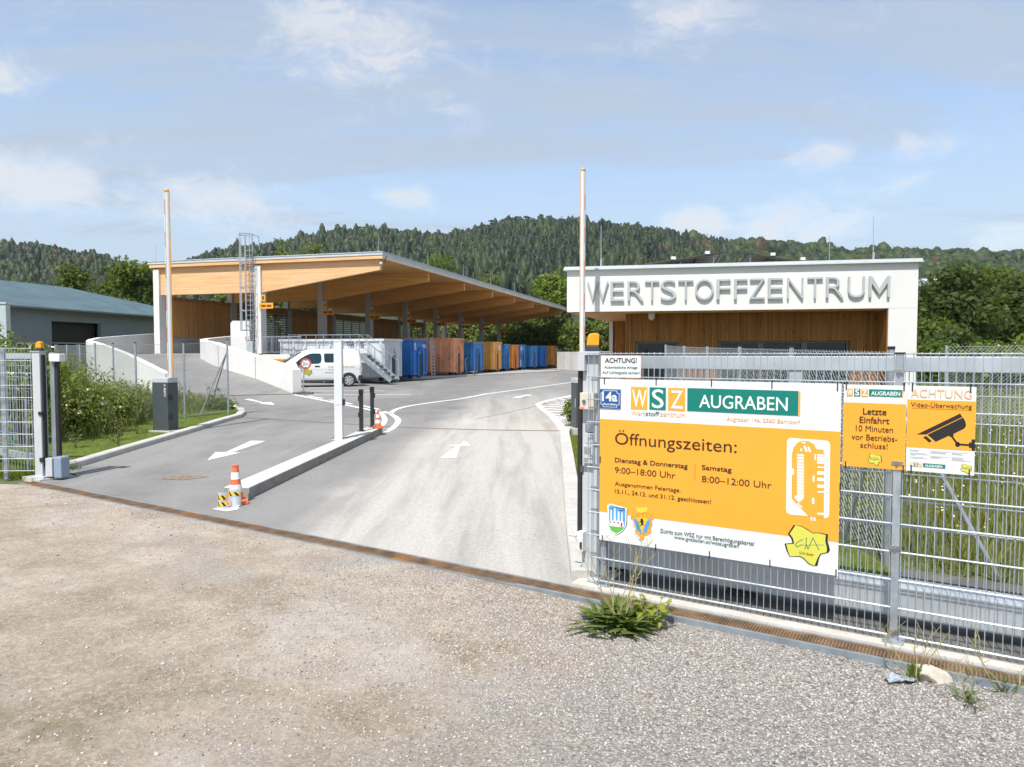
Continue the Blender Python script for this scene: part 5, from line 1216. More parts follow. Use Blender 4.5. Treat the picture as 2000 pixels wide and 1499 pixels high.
for s, x0, x1, y0, y1, m in (('Wert', 369, 458, 400, 427, SLO), ('stoff', 462, 548, 402, 430, SGR), ('zentrum', 552, 714, 413, 434, SLO)): ttext(ban, 'lettering', m, s, z6, x0, x1, y0, y1, ref='H' if s != 'zentrum' else 'x')
ttext(ban, 'lettering', SLO, 'Augraben 14a, 2560 Berndorf', z6, 976, 1446, 436, 460)
ttext(ban, 'lettering', SBR, 'Öffnungszeiten:', z6, 267, 1042, 538, 611)
ttext(ban, 'lettering', SBR, 'Dienstag & Donnerstag', z6, 266, 729, 697, 726, off=.011)
ttext(ban, 'lettering', SBR, '9:00–18:00 Uhr', z6, 266, 651, 756, 794)
trect(ban, 'divider_line', mat('sign_dark_orange', (.42, .17, .02), .4), z6, 773, 777, 735, 844, .0044, .0055)
ttext(ban, 'lettering', SBR, 'Samstag', z6, 819, 1009, 743, 774, off=.011)
ttext(ban, 'lettering', SBR, '8:00–12:00 Uhr', z6, 819, 1263, 812, 852)
ttext(ban, 'lettering', SBR, 'Ausgenommen Feiertage.', z6, 266, 684, 849, 874)
ttext(ban, 'lettering', SBR, '15.11., 24.12. und 31.12. geschlossen!', z6, 266, 878, 898, 923, off=.004)
ttext(ban, 'lettering', SGR, 'Zutritt zum WSZ nur mit Berechtigungskarte!', z6, 553, 1154, 1149, 1174, off=.006)
ttext(ban, 'lettering', SGR, 'www.gvabaden.at/wszaugraben', z6, 642, 1054, 1198, 1213, ref='x')
# site plan pictogram
sp_ = tpoly(ban, 'site_plan', SLW, z8, [[(187, 215), (196, 190), (220, 178), (570, 203), (597, 217), (608, 250), (598, 925), (588, 950), (565, 960), (545, 958), (397, 940), (215, 925), (186, 908), (177, 880)]], .0045, .0055)
tpoly(sp_, 'plan_lane', SO, z8, [[(232, 770), (235, 330), (250, 270), (290, 222), (345, 203), (400, 211), (450, 240), (476, 287), (540, 292), (551, 340), (546, 959.5), (397, 941.5)]], .0056, .0064)
rows = [[(285, 335 + 29.4 * k), (352, 338 + 29.4 * k), (352, 360 + 29.4 * k), (285, 357 + 29.4 * k)] for k in range(14)]
rows += [[(260, 740), (350, 745), (348, 770), (305, 808), (262, 765)], [(240, 475), (255, 476), (255, 538), (238, 535)], [(437, 545), (455, 548), (453, 607), (437, 604)], [(432, 762), (453, 765), (453, 824), (432, 820)], [(455, 335), (470, 336), (470, 396), (455, 394)], [(296, 808), (338, 852), (328, 862), (284, 818)],
         [(330, 216), (370, 220), (370, 232), (330, 228)], [(345, 255), (365, 250), (390, 312), (370, 312)], [(385, 262), (405, 262), (424, 320), (402, 318)], [(318, 275), (336, 290), (334, 308), (316, 304)]]
rows += [[(480, 335 + 24 * k), (547, 339 + 24 * k), (547, 360 + 24 * k), (480, 356 + 24 * k)] for k in range(4)]
rows += [[(482 , y0), (545, y0 + 3), (545, y1 + 3), (482, y1)] for y0, y1 in ((457, 468), (502, 534), (566, 596), (632, 662), (696, 708), (906, 924))]
tpoly(sp_, 'plan_bays', SLW, z8, rows, .0065, .0073)
tpoly(ban, 'entry_marks', SLW, z8, [[(412, 923), (430, 925), (436, 987), (420, 985)], [(440, 924), (458, 927), (467, 987), (450, 986)]], .0045, .0055)
badge(ban, z8, .0045)
# municipal shields
sh = tpoly(ban, 'shield', SLW, z7, [[(182, 108), (206, 93), (255, 108), (300, 117), (333, 130), (330, 190), (328, 262), (300, 304), (255, 332), (203, 303), (183, 256), (188, 180)]], .0045, .0055)
tpoly(sh, 'shield_rim', SBK, z7, [[(333, 130), (336, 134), (333, 262), (302, 308), (255, 336), (250, 331), (255, 331.5), (300, 304), (328, 262), (330, 190)]], .0040, .0050)
tpoly(sh, 'shield_field', mat('shield_blue', (.10, .33, .66), .4), z7, [[(192, 117), (208, 103), (255, 116), (322, 136), (320, 190), (318, 262), (295, 298), (255, 322), (210, 297), (193, 252), (197, 180)]], .0056, .0062)
tpoly(sh, 'shield_castle', SLW, z7, [[(200, 262), (200, 228), (208, 222), (208, 140), (216, 138), (218, 222), (228, 226), (232, 218), (233, 190), (236, 126), (246, 128), (247, 190), (250, 222), (262, 224), (264, 152), (276, 152), (277, 226), (290, 230), (291, 160), (300, 160), (302, 232), (310, 238), (309, 274), (260, 272)]], .0063, .0069)
tpoly(sh, 'shield_ground', mat('shield_green', (.10, .42, .07), .4), z7, [[(196, 264), (260, 273), (314, 275), (295, 298), (255, 321), (212, 297)]], .0063, .0070)
tpoly(sh, 'shield_windows', mat('shield_red', (.45, .06, .03), .4), z7, [[(205, 228), (214, 228), (214, 240), (205, 240)], [(232, 230), (243, 230), (243, 243), (232, 243)], [(261, 234), (272, 234), (272, 247), (261, 247)], [(286, 240), (299, 240), (299, 270), (286, 270)]], .0070, .0075)
tpoly(sh, 'shield_smoke', SBK, z7, [[(212, 132), (228, 124), (230, 128), (214, 136)], [(240, 122), (318, 128), (318, 132), (240, 126)], [(268, 148), (316, 138), (318, 142), (270, 152)]], .0070, .0075)
GOLD = mat('crest_gold', (.72, .33, .03), .4, 0, .3, 60); cr = tpoly(ban, 'crest', GOLD, z7, [[(402, 122), (416, 116), (428, 126), (445, 118), (462, 124), (478, 116), (492, 126), (488, 160), (506, 178), (536, 196), (540, 212), (526, 222), (528, 262), (518, 282), (520, 312), (500, 330), (470, 342), (464, 368), (450, 376), (434, 368), (430, 346), (398, 318), (392, 296), (400, 290), (386, 262), (380, 226), (362, 206), (366, 180), (392, 182), (408, 162)]], .0045, .0055)
tpoly(cr, 'crest_wing', mat('crest_blue', (.09, .30, .62), .4), z7, [[(382, 202), (412, 220), (432, 262), (444, 312), (446, 334), (412, 300), (396, 256)], [(518, 208), (490, 224), (468, 262), (458, 312), (456, 334), (488, 306), (508, 256)]], .0056, .0062)
tpoly(cr, 'crest_field', mat('crest_yellow', (.74, .50, .03), .4), z7, [[(414, 200), (492, 206), (478, 232), (458, 290), (448, 306), (436, 270), (424, 226)]], .0056, .0063)
tpoly(cr, 'crest_bear', SBK, z7, [[(436, 212), (446, 206), (456, 210), (456, 220), (464, 228), (458, 234), (460, 248), (462, 262), (452, 262), (450, 250), (444, 264), (434, 264), (442, 248), (440, 236), (430, 240), (428, 234), (438, 226)]], .0064, .0069)
tpoly(cr, 'crest_crown', mat('crest_lime', (.62, .55, .06), .4), z7, [[(402, 124), (416, 118), (428, 128), (445, 120), (462, 126), (478, 118), (491, 128), (486, 154), (446, 164), (408, 156)]], .0056, .0061)
tpoly(cr, 'crest_shrub', mat('crest_green', (.07, .25, .12), .4), z7, [[(408, 244), (424, 240), (428, 290), (416, 288)]], .0064, .0069)
# cable ties
def ties(parent, lst):
    for x, y in lst:
        u, z = sg(x, y); mb = MB(); rect(mb, u - .004, u + .004, z - .03, z + .03, .0035, .0075); mb.build('cable_tie', BLACKP, parent)
ties(ban, [(1181, 744), (1282, 746), (1390, 748), (1508, 752), (1636, 756), (1177, 1052), (1281, 1070), (1386, 1084), (1504, 1101), (1633, 1120), (1173, 898), (1641, 951)])
# warning sign, house number
ws = thing('warning_sign', fs(*sg(1213, 738), .01), 'small white sign reading ACHTUNG Automatische Anlage at the top corner of the mesh fence', 'sign')
a, b = sg(1174, 694.5), sg(1253, 737.5); b2 = sg(1174, 738)
mb = MB(); rect(mb, a[0], b[0], b2[1], a[1], .006, .009); mb.build('plate', mat('sign_border_pink', (.62, .36, .26), .4), ws); mb = MB(); rect(mb, a[0] + .005, b[0] - .005, b2[1] + .005, a[1] - .005, .0091, .0105); mb.build('sheet', SW, ws)
z4s = lambda x, y: (x / 3.944 + 1080, y / 3.944 + 480)
ttext(ws, 'lettering', SBK, 'ACHTUNG!', z4s, 406, 650, 866, 903, .0135, .012); ttext(ws, 'lettering', SGR, 'Automatische Anlage', z4s, 401, 655, 926, 946, .0135, .003); ttext(ws, 'lettering', SGR, 'Auf Lichtsignale achten!', z4s, 386, 674, 966, 986, .0135, .003)
hn = thing('house_number_plate', fs(*sg(1192, 798), .01), 'small blue enamel plate 14a Augraben on the left of the orange banner', 'number plate')
z11 = lambda x, y: (x / 5.765 + 1100, y / 5.765 + 640)
ENB = mat('enamel_blue', (.012, .085, .30), .2, 0, .04, 5)
trect(hn, 'plate', ENB, z11, 418, 652, 692, 905, .0075, .012)
u0, zt = sg(*z11(418, 692)); u1, zb = sg(*z11(652, 692))[0], sg(*z11(418, 905))[1]; W_, H_ = u1 - u0, zt - zb
def npl(i, k): 
    return [(u0 + W_ * i + k, zb + H_ * i), (u0 + W_ * i, zb + H_ * i + k)]
def frame_poly(i, k):
    x0, x1, y0, y1 = u0 + i, u1 - i, zb + i, zt - i
    return [(x0 + k, y0), (x1 - k, y0), (x1 - k * .9, y0 + k * .9), (x1, y0 + k), (x1, y1 - k), (x1 - k * .9, y1 - k * .9), (x1 - k, y1), (x0 + k, y1), (x0 + k * .9, y1 - k * .9), (x0, y1 - k), (x0, y0 + k), (x0 + k * .9, y0 + k * .9)]
mb = MB(); spoly(mb, frame_poly(.010, .022), .0121, .0127); mb.build('border_line', SLW, hn); mb = MB(); spoly(mb, frame_poly(.0145, .022), .0128, .0133); mb.build('field', ENB, hn)
ttext(hn, 'lettering', SLW, '14a', z11, 445, 618, 722, 828, .0155, .03); ttext(hn, 'lettering', SLW, 'Augraben', z11, 457, 605, 845, 872, .0155, .015)
# last-entry sign
le = thing('last_entry_sign', fs(*sg(1710, 915), 0), 'orange sign Letzte Einfahrt 10 Minuten vor Betriebsschluss between the banner and the camera sign', 'sign')
u0, u1 = sg(*z2(181, 300))[0], sg(*z2(972, 300))[0]; zt = .5 * (sg(*z2(181, 138))[1] + sg(*z2(972, 152))[1]); zb = .5 * (sg(*z2(181, 1160))[1] + sg(*z2(972, 1222))[1]); zo = .5 * (sg(*z2(181, 362))[1] + sg(*z2(972, 388))[1])
mb = MB(); rect(mb, u0, u1, zb, zt, 0, .003); mb.build('sheet', SW, le); mb = MB(); rect(mb, u0 + .0005, u1 - .0005, zb + .0005, zo, .0032, .0042); mb.build('orange_field', SO, le)
logo_row(le, z2, [((220, 298, 188, 283), 'W', (226, 292, 198, 272)), ((313, 391, 190, 286), 'S', (327, 378, 197, 276)), ((404, 485, 193, 289), 'Z', (417, 474, 203, 280))], (500, 918, 197, 285, 527, 893, 222, 272), (920, 932, 212, 300), .0045, .02)
ttext(le, 'lettering', SBR, 'Letzte', z2, 425, 721, 432, 514, off=.011); ttext(le, 'lettering', SBR, 'Einfahrt', z2, 382, 758, 540, 620, off=.011); ttext(le, 'lettering', SBR, '10 Minuten', z2, 335, 803, 648, 722)
ttext(le, 'lettering', SBR, 'vor Betriebs-', z2, 281, 858, 755, 828); ttext(le, 'lettering', SBR, 'schluss!', z2, 391, 736, 863, 932)
zb2 = lambda x, y: z2(440 + (x - 163) * .405 + 45, 1000 + (y - 1028) * .405)
badge(le, zb2, .0045, True); ties(le, [z2(215, 150), z2(942, 165), z2(203, 1155), z2(930, 1210)])
# camera surveillance sign
cs = thing('camera_sign', fs(*sg(1838, 925), 0), 'orange and white ACHTUNG Video-Überwachung sign with black camera picture, rightmost on the fence', 'sign')
u0, u1 = sg(*z2(983, 300))[0], sg(*z2(1847, 400))[0]; zt = .5 * (sg(*z2(985, 152))[1] + sg(*z2(1847, 168))[1]); zb = .5 * (sg(*z2(980, 1224))[1] + sg(*z2(1832, 1285))[1])
zo1 = .5 * (sg(*z2(985, 327))[1] + sg(*z2(1847, 350))[1]); zo0 = .5 * (sg(*z2(985, 928))[1] + sg(*z2(1835, 976))[1])
mb = MB(); rect(mb, u0, u1, zb, zt, 0, .003); mb.build('sheet', SW, cs); mb = MB(); rect(mb, u0 + .0005, u1 - .0005, zo0, zo1, .0032, .0042); mb.build('orange_field', SO, cs)
ttext(cs, 'lettering', SLO, 'ACHTUNG', z2, 1030, 1800, 193, 296, off=.0); ttext(cs, 'lettering', SBR, 'Video-Überwachung', z2, 1030, 1797, 361, 417, off=-.004)
tpoly(cs, 'underline', mat('sign_dark_orange', (.42, .17, .02), .4), z2, [[(1040, 431), (1755, 458), (1755, 466), (1040, 438)]], .0044, .0052)
pic = tpoly(cs, 'camera_picture', SBK, z2, [[(1098, 768), (1648, 502), (1673, 546), (1218, 766)], [(1236, 770), (1682, 553), (1712, 598), (1722, 645), (1714, 676), (1690, 697), (1562, 760), (1500, 785), (1340, 859)], [(1180, 800), (1220, 786), (1291, 850), (1255, 868)],
      [(1503, 783), (1560, 758), (1566, 785), (1552, 800), (1530, 800)], *stroke(z2, [(1542, 790), (1615, 890), (1765, 902)], 24), [(1615 + 32 * math.cos(a), 892 + 32 * math.sin(a)) for a in np.linspace(0, 6.283, 17)[:-1]], [(1792, 828), (1834, 830), (1833, 974), (1793, 970), (1790, 938), (1758, 934), (1758, 870), (1790, 866)]], .0044, .0055)
SFN = mat('sign_small_print', (.28, .32, .33), .4)
sm = []
for x0, y0, ls in ((1013, 958, (125, 105, 0, 210, 238, 70, 0, 180, 220)), (1273, 975, (245, 190, 195, 0, 0, 230, 150, 110)), (1540, 992, (205, 120, 150, 0, 0, 155, 140, 160, 250))):
    for k, L_ in enumerate(ls):
        if L_: y = y0 + k * 12.5; sm.append([(x0, y), (x0 + L_, y + L_ * .068), (x0 + L_, y + 5 + L_ * .068), (x0, y + 5)])
tpoly(cs, 'small_print', SFN, z2, sm, .0032, .0040)
logo_row(cs, z2, [((1015, 1060, 1116, 1168), 'W', (1018, 1057, 1121, 1163)), ((1066, 1112, 1119, 1172), 'S', (1076, 1104, 1124, 1168)), ((1118, 1166, 1122, 1176), 'Z', (1126, 1160, 1128, 1171))], (1180, 1462, 1128, 1178, 1203, 1425, 1143, 1172), None, .0032, .02)
zb3 = lambda x, y: z2(1650 + (x - 163) * .33, 1135 + (y - 1028) * .315); badge(cs, zb3, .0032, True); ties(cs, [z2(1047, 170), z2(1780, 185), z2(1030, 1205), z2(1762, 1262)])
# ------------------------------------------------------------------ left post, mesh and fence
lp = thing('gate_post', V(72, 932, 11.5), 'grey receiving gate post with amber lamp on the left of the entrance', 'gate post')
D_ = 11.5; xl, xr = V(62, 700, D_).x, V(71, 700, D_).x; mz = lp.location.z
mb = MB(); 
cth = Vector((xr - xl, 0, 0)); P0 = Vector((xl, D_, 0)); u_ = Vector((.985, -.17, 0)); v_ = Vector((.17, .985, 0))
mb.hexa([(*(P0 + u_ * a + v_ * b).xy, mz) for a, b in ((0, 0), (.14, 0), (.14, .14), (0, .14))] + [(*(P0 + u_ * a + v_ * b).xy, 2.09) for a, b in ((0, 0), (.14, 0), (.14, .14), (0, .14))]); mb.build('post', PGREY, lp, bevel=.006)
def lbox(name, a0, a1, b0, b1, z0, z1, m, bev=.005):
    mb = MB(); c = ((a0, b0), (a1, b0), (a1, b1), (a0, b1)); mb.hexa([(*(P0 + u_ * a + v_ * b).xy, z0) for a, b in c] + [(*(P0 + u_ * a + v_ * b).xy, z1) for a, b in c]); return mb.build(name, m, lp, bevel=bev)
lbox('base_plate', -.04, .2, -.05, .2, mz - .02, mz + .012, PGREY, .002); lbox('top_plate', -.015, .155, -.015, .155, 2.091, 2.103, PGREY, .002)
lbox('catch_block', .105, .175, -.02, .02, 1.06, 1.12, BLACKP); lbox('catch_block', .105, .175, -.02, .02, .30, .37, BLACKP)
lbox('safety_edge', .141, .17, .03, .09, .18, 2.04, RUBBER)
lbox('second_column', .215, .295, .12, .2, .1, 2.08, mat('shaded_grey_paint', (.20, .235, .26), .5)); lbox('rubber_strip', .296, .345, .13, .19, .15, 1.93, RUBBER)  # shade put into the second column's darker grey
lbox('sensor_box', .25, .45, .06, .2, 1.93, 2.06, mat('pale_plastic', (.66, .67, .68), .4), .02)
lbox('drive_housing', .31, .46, .03, .22, .03, .385, mat('housing_grey', (.24, .31, .38), .45, 0, .05), .03); lbox('drive_bracket', .175, .30, .02, .11, .06, .36, PGREY)
c_ = P0 + u_ * .09 + v_ * .06; beacon(lp, (c_.x, c_.y, 2.104), .10, .155)
lf = thing('mesh_fence', V(20, 925, 11.4), 'galvanised double wire mesh fence panel at the left picture edge', 'fence')
fpl = lambda t, s, z: Vector((V(62, 700, 11.55).x - t, 11.55 - t * .03 + s, z))
mb = MB(); mesh_panel(mb, .02, 2.5, 0, .145, 10, .05, .0033, .0047, fpl); mb.build('mesh_panel', GALVD, lf)
mb = MB(); q = fpl(.5, .04, 0); mb.box((q.x - .03, q.y, .0), (q.x + .03, q.y + .05, 2.16)); mb.build('post', GALV, lf)
lg_ = thing('gate_leaf', V(20, 900, 12.4), 'grey railed gate frame standing behind the left mesh fence panel', 'gate')
for nm, a, b, h_ in (('top_beam', V(-60, 695, 12.6), V(64, 696, 12.6), .10), ('bottom_beam', V(-60, 872, 13.6), V(64, 893, 12.2), .11)):
    mb = MB(); mb.bar(a, b, .08, h_); mb.build(nm, ALU, lg_)
mb = MB(); a, b = V(-60, 872, 13.4), V(64, 893, 12.3)
for k in range(30):
    p = a.lerp(b, k / 29); mb.tube((p.x, p.y, .3), (p.x, p.y, 2.0), .004, 5)
for j in range(8): mb.tube((a.x, a.y, .45 + .2 * j), (b.x, b.y, .45 + .2 * j), .005, 5)
mb.build('infill_mesh', GALVD, lg_)
mb = MB(); p = V(55, 925, 12.1); mb.tube((p.x, p.y, .05), (p.x, p.y, CAM_H - (780 - 690) * 12.1 / FPX), .018, 8); mb.build('stop_pipe', GALV, lg_)
# blue hose coil on the ground behind the left mesh
hc_ = thing('hose_coil', at(18, 872), 'coiled bright blue hose on a stand behind the left mesh fence panel', 'hose'); p = hc_.location; hose = mat('blue_hose', (.02, .24, .42), .4, 0, .3, 9)
mb = MB()
for k in range(5):
    P = [Vector((p.x + (.17 + .02 * (k % 2)) * math.cos(a), p.y - .06 + k * .035, p.z + .42 + .17 * math.sin(a))) for a in np.linspace(0, 6.283, 21)]
    mb.path(P, .017, 7)
mb.build('hose', hose, hc_, smooth='full'); mb = MB()
for x in (-.12, .12): mb.bar((p.x + x, p.y, p.z - .02), (p.x, p.y, p.z + .42), .025, .025)
mb.build('stand', hose, hc_)
# ------------------------------------------------------------------ chain-link fences
LINK = mat('chain_wire', (.40, .44, .47), .45, .55, .1, 8)
def chain(name, pts, h, label, cell=.075, r=.0023, group=None):
    o = thing(name, pts[0], label, 'fence', group); mb = MB()
    for a, b in zip(pts, pts[1:]):
        L = (b - a).length; u = (b - a) / L; H = h
        n = int((L + H) / cell)
        for sgn in (1, -1):
            for i in range(n + 1):
                x0 = -H + i * cell if sgn > 0 else i * cell
                x1 = x0 + sgn * H; z0, z1 = 0., H
                if sgn > 0:
                    if x0 < 0: z0 = -x0; x0 = 0
                    if x1 > L: z1 = H - (x1 - L); x1 = L
                else:
                    if x0 > L: z0 = x0 - L; x0 = L
                    if x1 < 0: z1 = H + x1; x1 = 0
                if z1 - z0 < .02: continue
                mb.tube(a + u * x0 + Vector((0, 0, .05 + z0)), a + u * x1 + Vector((0, 0, .05 + z1)), r, 3, cap=False)
    mb.build('wire_mesh', LINK, o)
    for z in (.08, h * .5, h + .03):
        mb = MB()
        for a, b in zip(pts, pts[1:]): mb.tube(a + Vector((0, 0, z)), b + Vector((0, 0, z)), .0035, 5)
        mb.build('tension_wire', LINK, o)
    for p in pts:
        mb = MB(); mb.tube(p - Vector((0, 0, .3)), p + Vector((0, 0, h + .07)), .03, 10); ps = mb.build('post', GALV, o, smooth=True)
        mb = MB(); mb.tube(p + Vector((0, 0, h + .0705)), p + Vector((0, 0, h + .10)), .034, 10); mb.build('post_cap', BLACKP, ps)
    return o
def gz(v, dz=0): return Vector((v[0], v[1], G(v[0], v[1]) + dz))
eP = at(446, 807, .08); cP = gz(V(266, 760, 19.9))
fl = [eP, gz(eP.lerp(cP, .5)), cP] + [gz(V(q, 700, d)) for q, d in ((221, 22.2), (186, 24.2), (156, 26.2), (131, 28.2), (108, 30))]
eh = V(446, 666, eP.y).z - eP.z - .05
cf1 = chain('chain_link_fence', fl, eh, 'tall chain-link fence with braced end post in front of the ramp on the left')
for px_, py_ in ((391, 811), (411, 796)):
    f = at(px_, py_, .04); mb = MB(); mb.tube(f, eP + Vector((0, 0, eh * .88)), .02, 8); mb.build('brace', GALV, cf1)
rp = []
for px_ in (1740, 1545, 1444, 1381, 1336, 1300):
    k = (px_ - 1000) / FPX; Y = 3.6 / (k - .005); rp.append(gz((k * Y, Y)))
cf2 = chain('chain_link_fence', rp, 2.0, 'low seen chain-link fence running back from the mesh fence to the white building')
rq = [rp[0], gz((6.2, 6.1)), gz((8.8, 5.5)), gz((11.4, 4.9))]
b0 = V(1905, 915, 6.4); mb = MB(); mb.tube(rp[0] + GD * .9 + Vector((0, 0, .0)), rp[0] + Vector((0, 0, 1.75)), .022, 8); mb.build('brace', GALV, cf2)
mb = MB(); mb.tube(rp[0] + Vector((-.05, .8, .02)), rp[0] + Vector((0, 0, 1.8)), .022, 8); mb.build('brace', GALV, cf2)
rq = [gz(v) for v in ((9.9, 16.2), (12.4, 16.0), (14.9, 15.8), (17.4, 15.6), (20, 15.4))]
chain('chain_link_fence', rq, 1.9, 'distant chain-link fence right of the white building before the trees', .09)
# ------------------------------------------------------------------ traffic island, lift post, barriers, cones
def isl(a, b): return at(a, b)
i0, i1 = at(487, 975), at(747, 847.5); ud = (i1 - i0); ud.z = 0; IL = ud.length; ud.normalize(); un = Vector((-ud.y, ud.x, 0)); IH = .165; IW = .37
isd = thing('kerb_island', i0, 'long pale concrete block island between the two lanes', 'traffic island')
mb = MB(); nb = 9
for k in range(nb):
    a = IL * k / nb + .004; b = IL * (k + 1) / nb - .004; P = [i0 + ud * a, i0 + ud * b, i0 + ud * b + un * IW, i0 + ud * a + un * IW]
    mb = MB(); vs = [(p.x, p.y, G(p.x, p.y) - .1) for p in P] + [(p.x, p.y, G(p.x, p.y) + IH - .022) for p in P]; mb.hexa(vs); mb.build('kerb_block', mat('island_block_shaded', (.30, .285, .26), .88, 0, .14, 2.5, .25, 60, .3, ((.20, .165, .125), 3, .52, .6), 40), isd)  # side shade and some dirt put into a darker block colour
    mb = MB(); mb.hexa([(p.x, p.y, G(p.x, p.y) + IH - .0215) for p in P] + [(p.x, p.y, G(p.x, p.y) + IH) for p in P]); mb.build('lit_top_layer', mat('island_concrete_lit', (.55, .535, .505), .85, 0, .08, 2.5, .25, 60, .3, ((.42, .39, .35), 3, .57, .5), 40), isd, bevel=.008)  # thin added layer, paler to give the blocks a lit top
def itop(px, py): return at(px, py, IH)
def upost(name, base, w_, d, h, m, label, cat, group=None):
    o = thing(name, base, label, cat, group); return o
lb = itop(661, 859); lpst = thing('reader_pillar', lb, 'square white steel pillar with two black clips standing on the kerb island', 'pillar')
w_ = .175; hh = V(661, 668, lb.y).z - lb.z; c, s = ud, un
def pbox(parent, name, base, a0, a1, b0, b1, z0, z1, m, bev=.0):
    mb = MB(); q = [base + un * -b0 + ud * a0, base + un * -b1 + ud * a0, base + un * -b1 + ud * a1, base + un * -b0 + ud * a1]
    mb.hexa([(p.x, p.y, base.z + z0) for p in q] + [(p.x, p.y, base.z + z1) for p in q]); return mb.build(name, m, parent, bevel=bev)
pbox(lpst, 'shaft', lb, 0, .12, -.085, .085, .012, hh, WHITEP, .006)
pbox(lpst, 'base_plate', lb, -.05, .17, -.125, .125, 0, .0115, WHITEP); pbox(lpst, 'cap', lb, -.006, .126, -.091, .091, hh + .001, hh + .03, WHITEP, .004)
for z in (.72, 1.18): pbox(lpst, 'clip', lb, .02, .10, .086, .125, z, z + .13, BLACKP, .008)
for a, b in ((-.01, -.11), (-.01, .11), (.13, .11)):
    mb = MB(); p = lb + ud * a - un * b; mb.tube(p + Vector((0, 0, .012)), p + Vector((0, 0, .04)), .013, 6); mb.build('bolt', BLACKP, lpst)
fr_ = lambda u, z, w: lb - un * u + ud * (-w) + Vector((0, 0, z))
mb = MB(); put_text(mb, '1246', fr_, -.065, .045, .72, .745, .0005, .002, .0); mb.build('marking', mat('pink_marker', (.75, .30, .35), .6), lpst)
for i, (px_, py_, top, lab) in enumerate(((705, 843, 761, 'shorter black sensor post on the kerb island, nearer the white pillar'), (726.5, 835, 756, 'black sensor post at the far end of the kerb island, nearest the small cone'))):
    b = itop(px_, py_); o = thing('sensor_post', b, lab, 'post', 'black sensor posts on the island'); h = V(px_, top, b.y).z - b.z
    pbox(o, 'shaft', b, 0, .07, -.042, .042, .008, h - .12, BLACKP, .006); pbox(o, 'foot', b, -.03, .1, -.085, .085, 0, .0078, BLACKP)
    pbox(o, 'reader_head', b, -.01, .08, -.05, .05, h - .119, h, mat('reader_black', (.012, .012, .013), .2), .01)
    sd = -1 if i == 0 else 1
    for z in (.32, h - .27): pbox(o, 'sensor', b, .015, .06, min(sd * .043, sd * .07), max(sd * .043, sd * .07), z, z + .12, BLACKP, .006)
REDR = mat('reflective_red', (.58, .24, .17), .4, 0, .1, 20); AMB = mat('amber_strip', (.80, .36, .03), .4)
def barrier(base, top_px, w_, h, label, flip, txt):
    o = thing('barrier', base, label, 'barrier', 'lift barriers at the entrance lanes'); bx, by, bz = base; q = w_ / 2
    U = Vector((.97, -.24 * flip, 0)).normalized(); Wd = Vector((-U.y, U.x, 0))
    def bb(name, a0, a1, b0, b1, z0, z1, m, bev=0., par=None):
        mb = MB(); c = [base + U * a + Wd * b for a, b in ((a0, b0), (a1, b0), (a1, b1), (a0, b1))]
        mb.hexa([(p.x, p.y, bz + z0) for p in c] + [(p.x, p.y, bz + z1) for p in c]); return mb.build(name, m, par or o, bevel=bev)
    bb('plinth', -q - .08, q + .08, -.06, .46, -.25, 0.02, CONC, .01)
    hs = bb('cabinet', -q, q, 0, .36, .021, h - .12, ANTH, .012); bb('lid', -q - .008, q + .008, -.008, .368, h - .119, h, PGREY, .012)
    for z in (.30, .78): bb('hinge', q + .001, q + .045, .02, .12, z, z + .12, BLACKP, .006, hs)
    frb = lambda u, z, w: base + U * (q * .62 - (z)) + Wd * (-w) + Vector((0, 0, u))
    if txt:
        mb = MB(); put_text(mb, 'CAME', frb, h - .46, h - .24, -.03, .025, .001, .003, .01); mb.build('lettering', STICK, hs)
        mb = MB(); mb.add([frb(h - .21 + x, z, .003) for x, z in ((0, .0), (.05, -.03), (.035, .0), (.05, .03))], [(0, 1, 2, 3)]); mb.build('emblem', STICK, hs)
    zt = V(top_px[0], top_px[1], by).z; px0 = V(top_px[0], top_px[1], by).x - bx
    mb = MB(); n = 16; vs = []; c0 = Vector((bx + px0, by + .05, 0))
    for z in (bz + h + .001, zt - .05):
        for i in range(n): a = 2 * math.pi * i / n; vs.append((c0.x + .062 * math.cos(a), c0.y + .045 * math.sin(a), z))
    mb.add(vs, [(i, (i + 1) % n, n + (i + 1) % n, n + i) for i in range(n)] + [tuple(range(n - 1, -1, -1)), tuple(range(n, 2 * n))]); bm_ = mb.build('boom', WHITEP, o, smooth=True)
    mb = MB(); mb.lathe((c0.x, c0.y, zt - .0495), [(.062, 0), (.064, .02), (.05, .045), (.02, .05)], 16); mb.build('boom_cap', AMB, bm_, smooth=True)
    mb = MB(); sgn = flip; mb.box((c0.x + sgn * .0625, c0.y - .012, bz + h + .02), (c0.x + sgn * .074, c0.y + .012, zt - .06)); mb.build('edge_strip', AMB, bm_)
    mb = MB(); mb.box((c0.x - sgn * .018 - .008, c0.y - .0475, bz + h + .02), (c0.x - sgn * .018 + .008, c0.y - .0445, zt - .06)); mb.build('groove', mat('groove_grey', (.40, .41, .42), .5), bm_)
    z = bz + h + .1; k = 0
    while z < zt - .3: mb = MB(); mb.box((c0.x - sgn * .036 - .007, c0.y - .047, z), (c0.x - sgn * .036 + .007, c0.y - .041, z + .36)); z += .78; mb.build('reflector', REDR, bm_)
    return o
lbz = at(316, 843, .06); hL = V(316, 738.5, lbz.y).z - lbz.z
barrier(Vector((V(314, 843, lbz.y).x, lbz.y, lbz.z)), (323, 369), .45, hL, 'lift barrier with raised white boom on the grass verge, left of the exit lane', 1, True)
rbz = at(1137, 838, .09); hR = V(1137, 739, rbz.y).z - rbz.z
rb = barrier(Vector((V(1142, 838, rbz.y).x, rbz.y, rbz.z)), (1139.5, 328), .45, hR, 'lift barrier with raised white boom partly hidden behind the right gate post', -1, False)
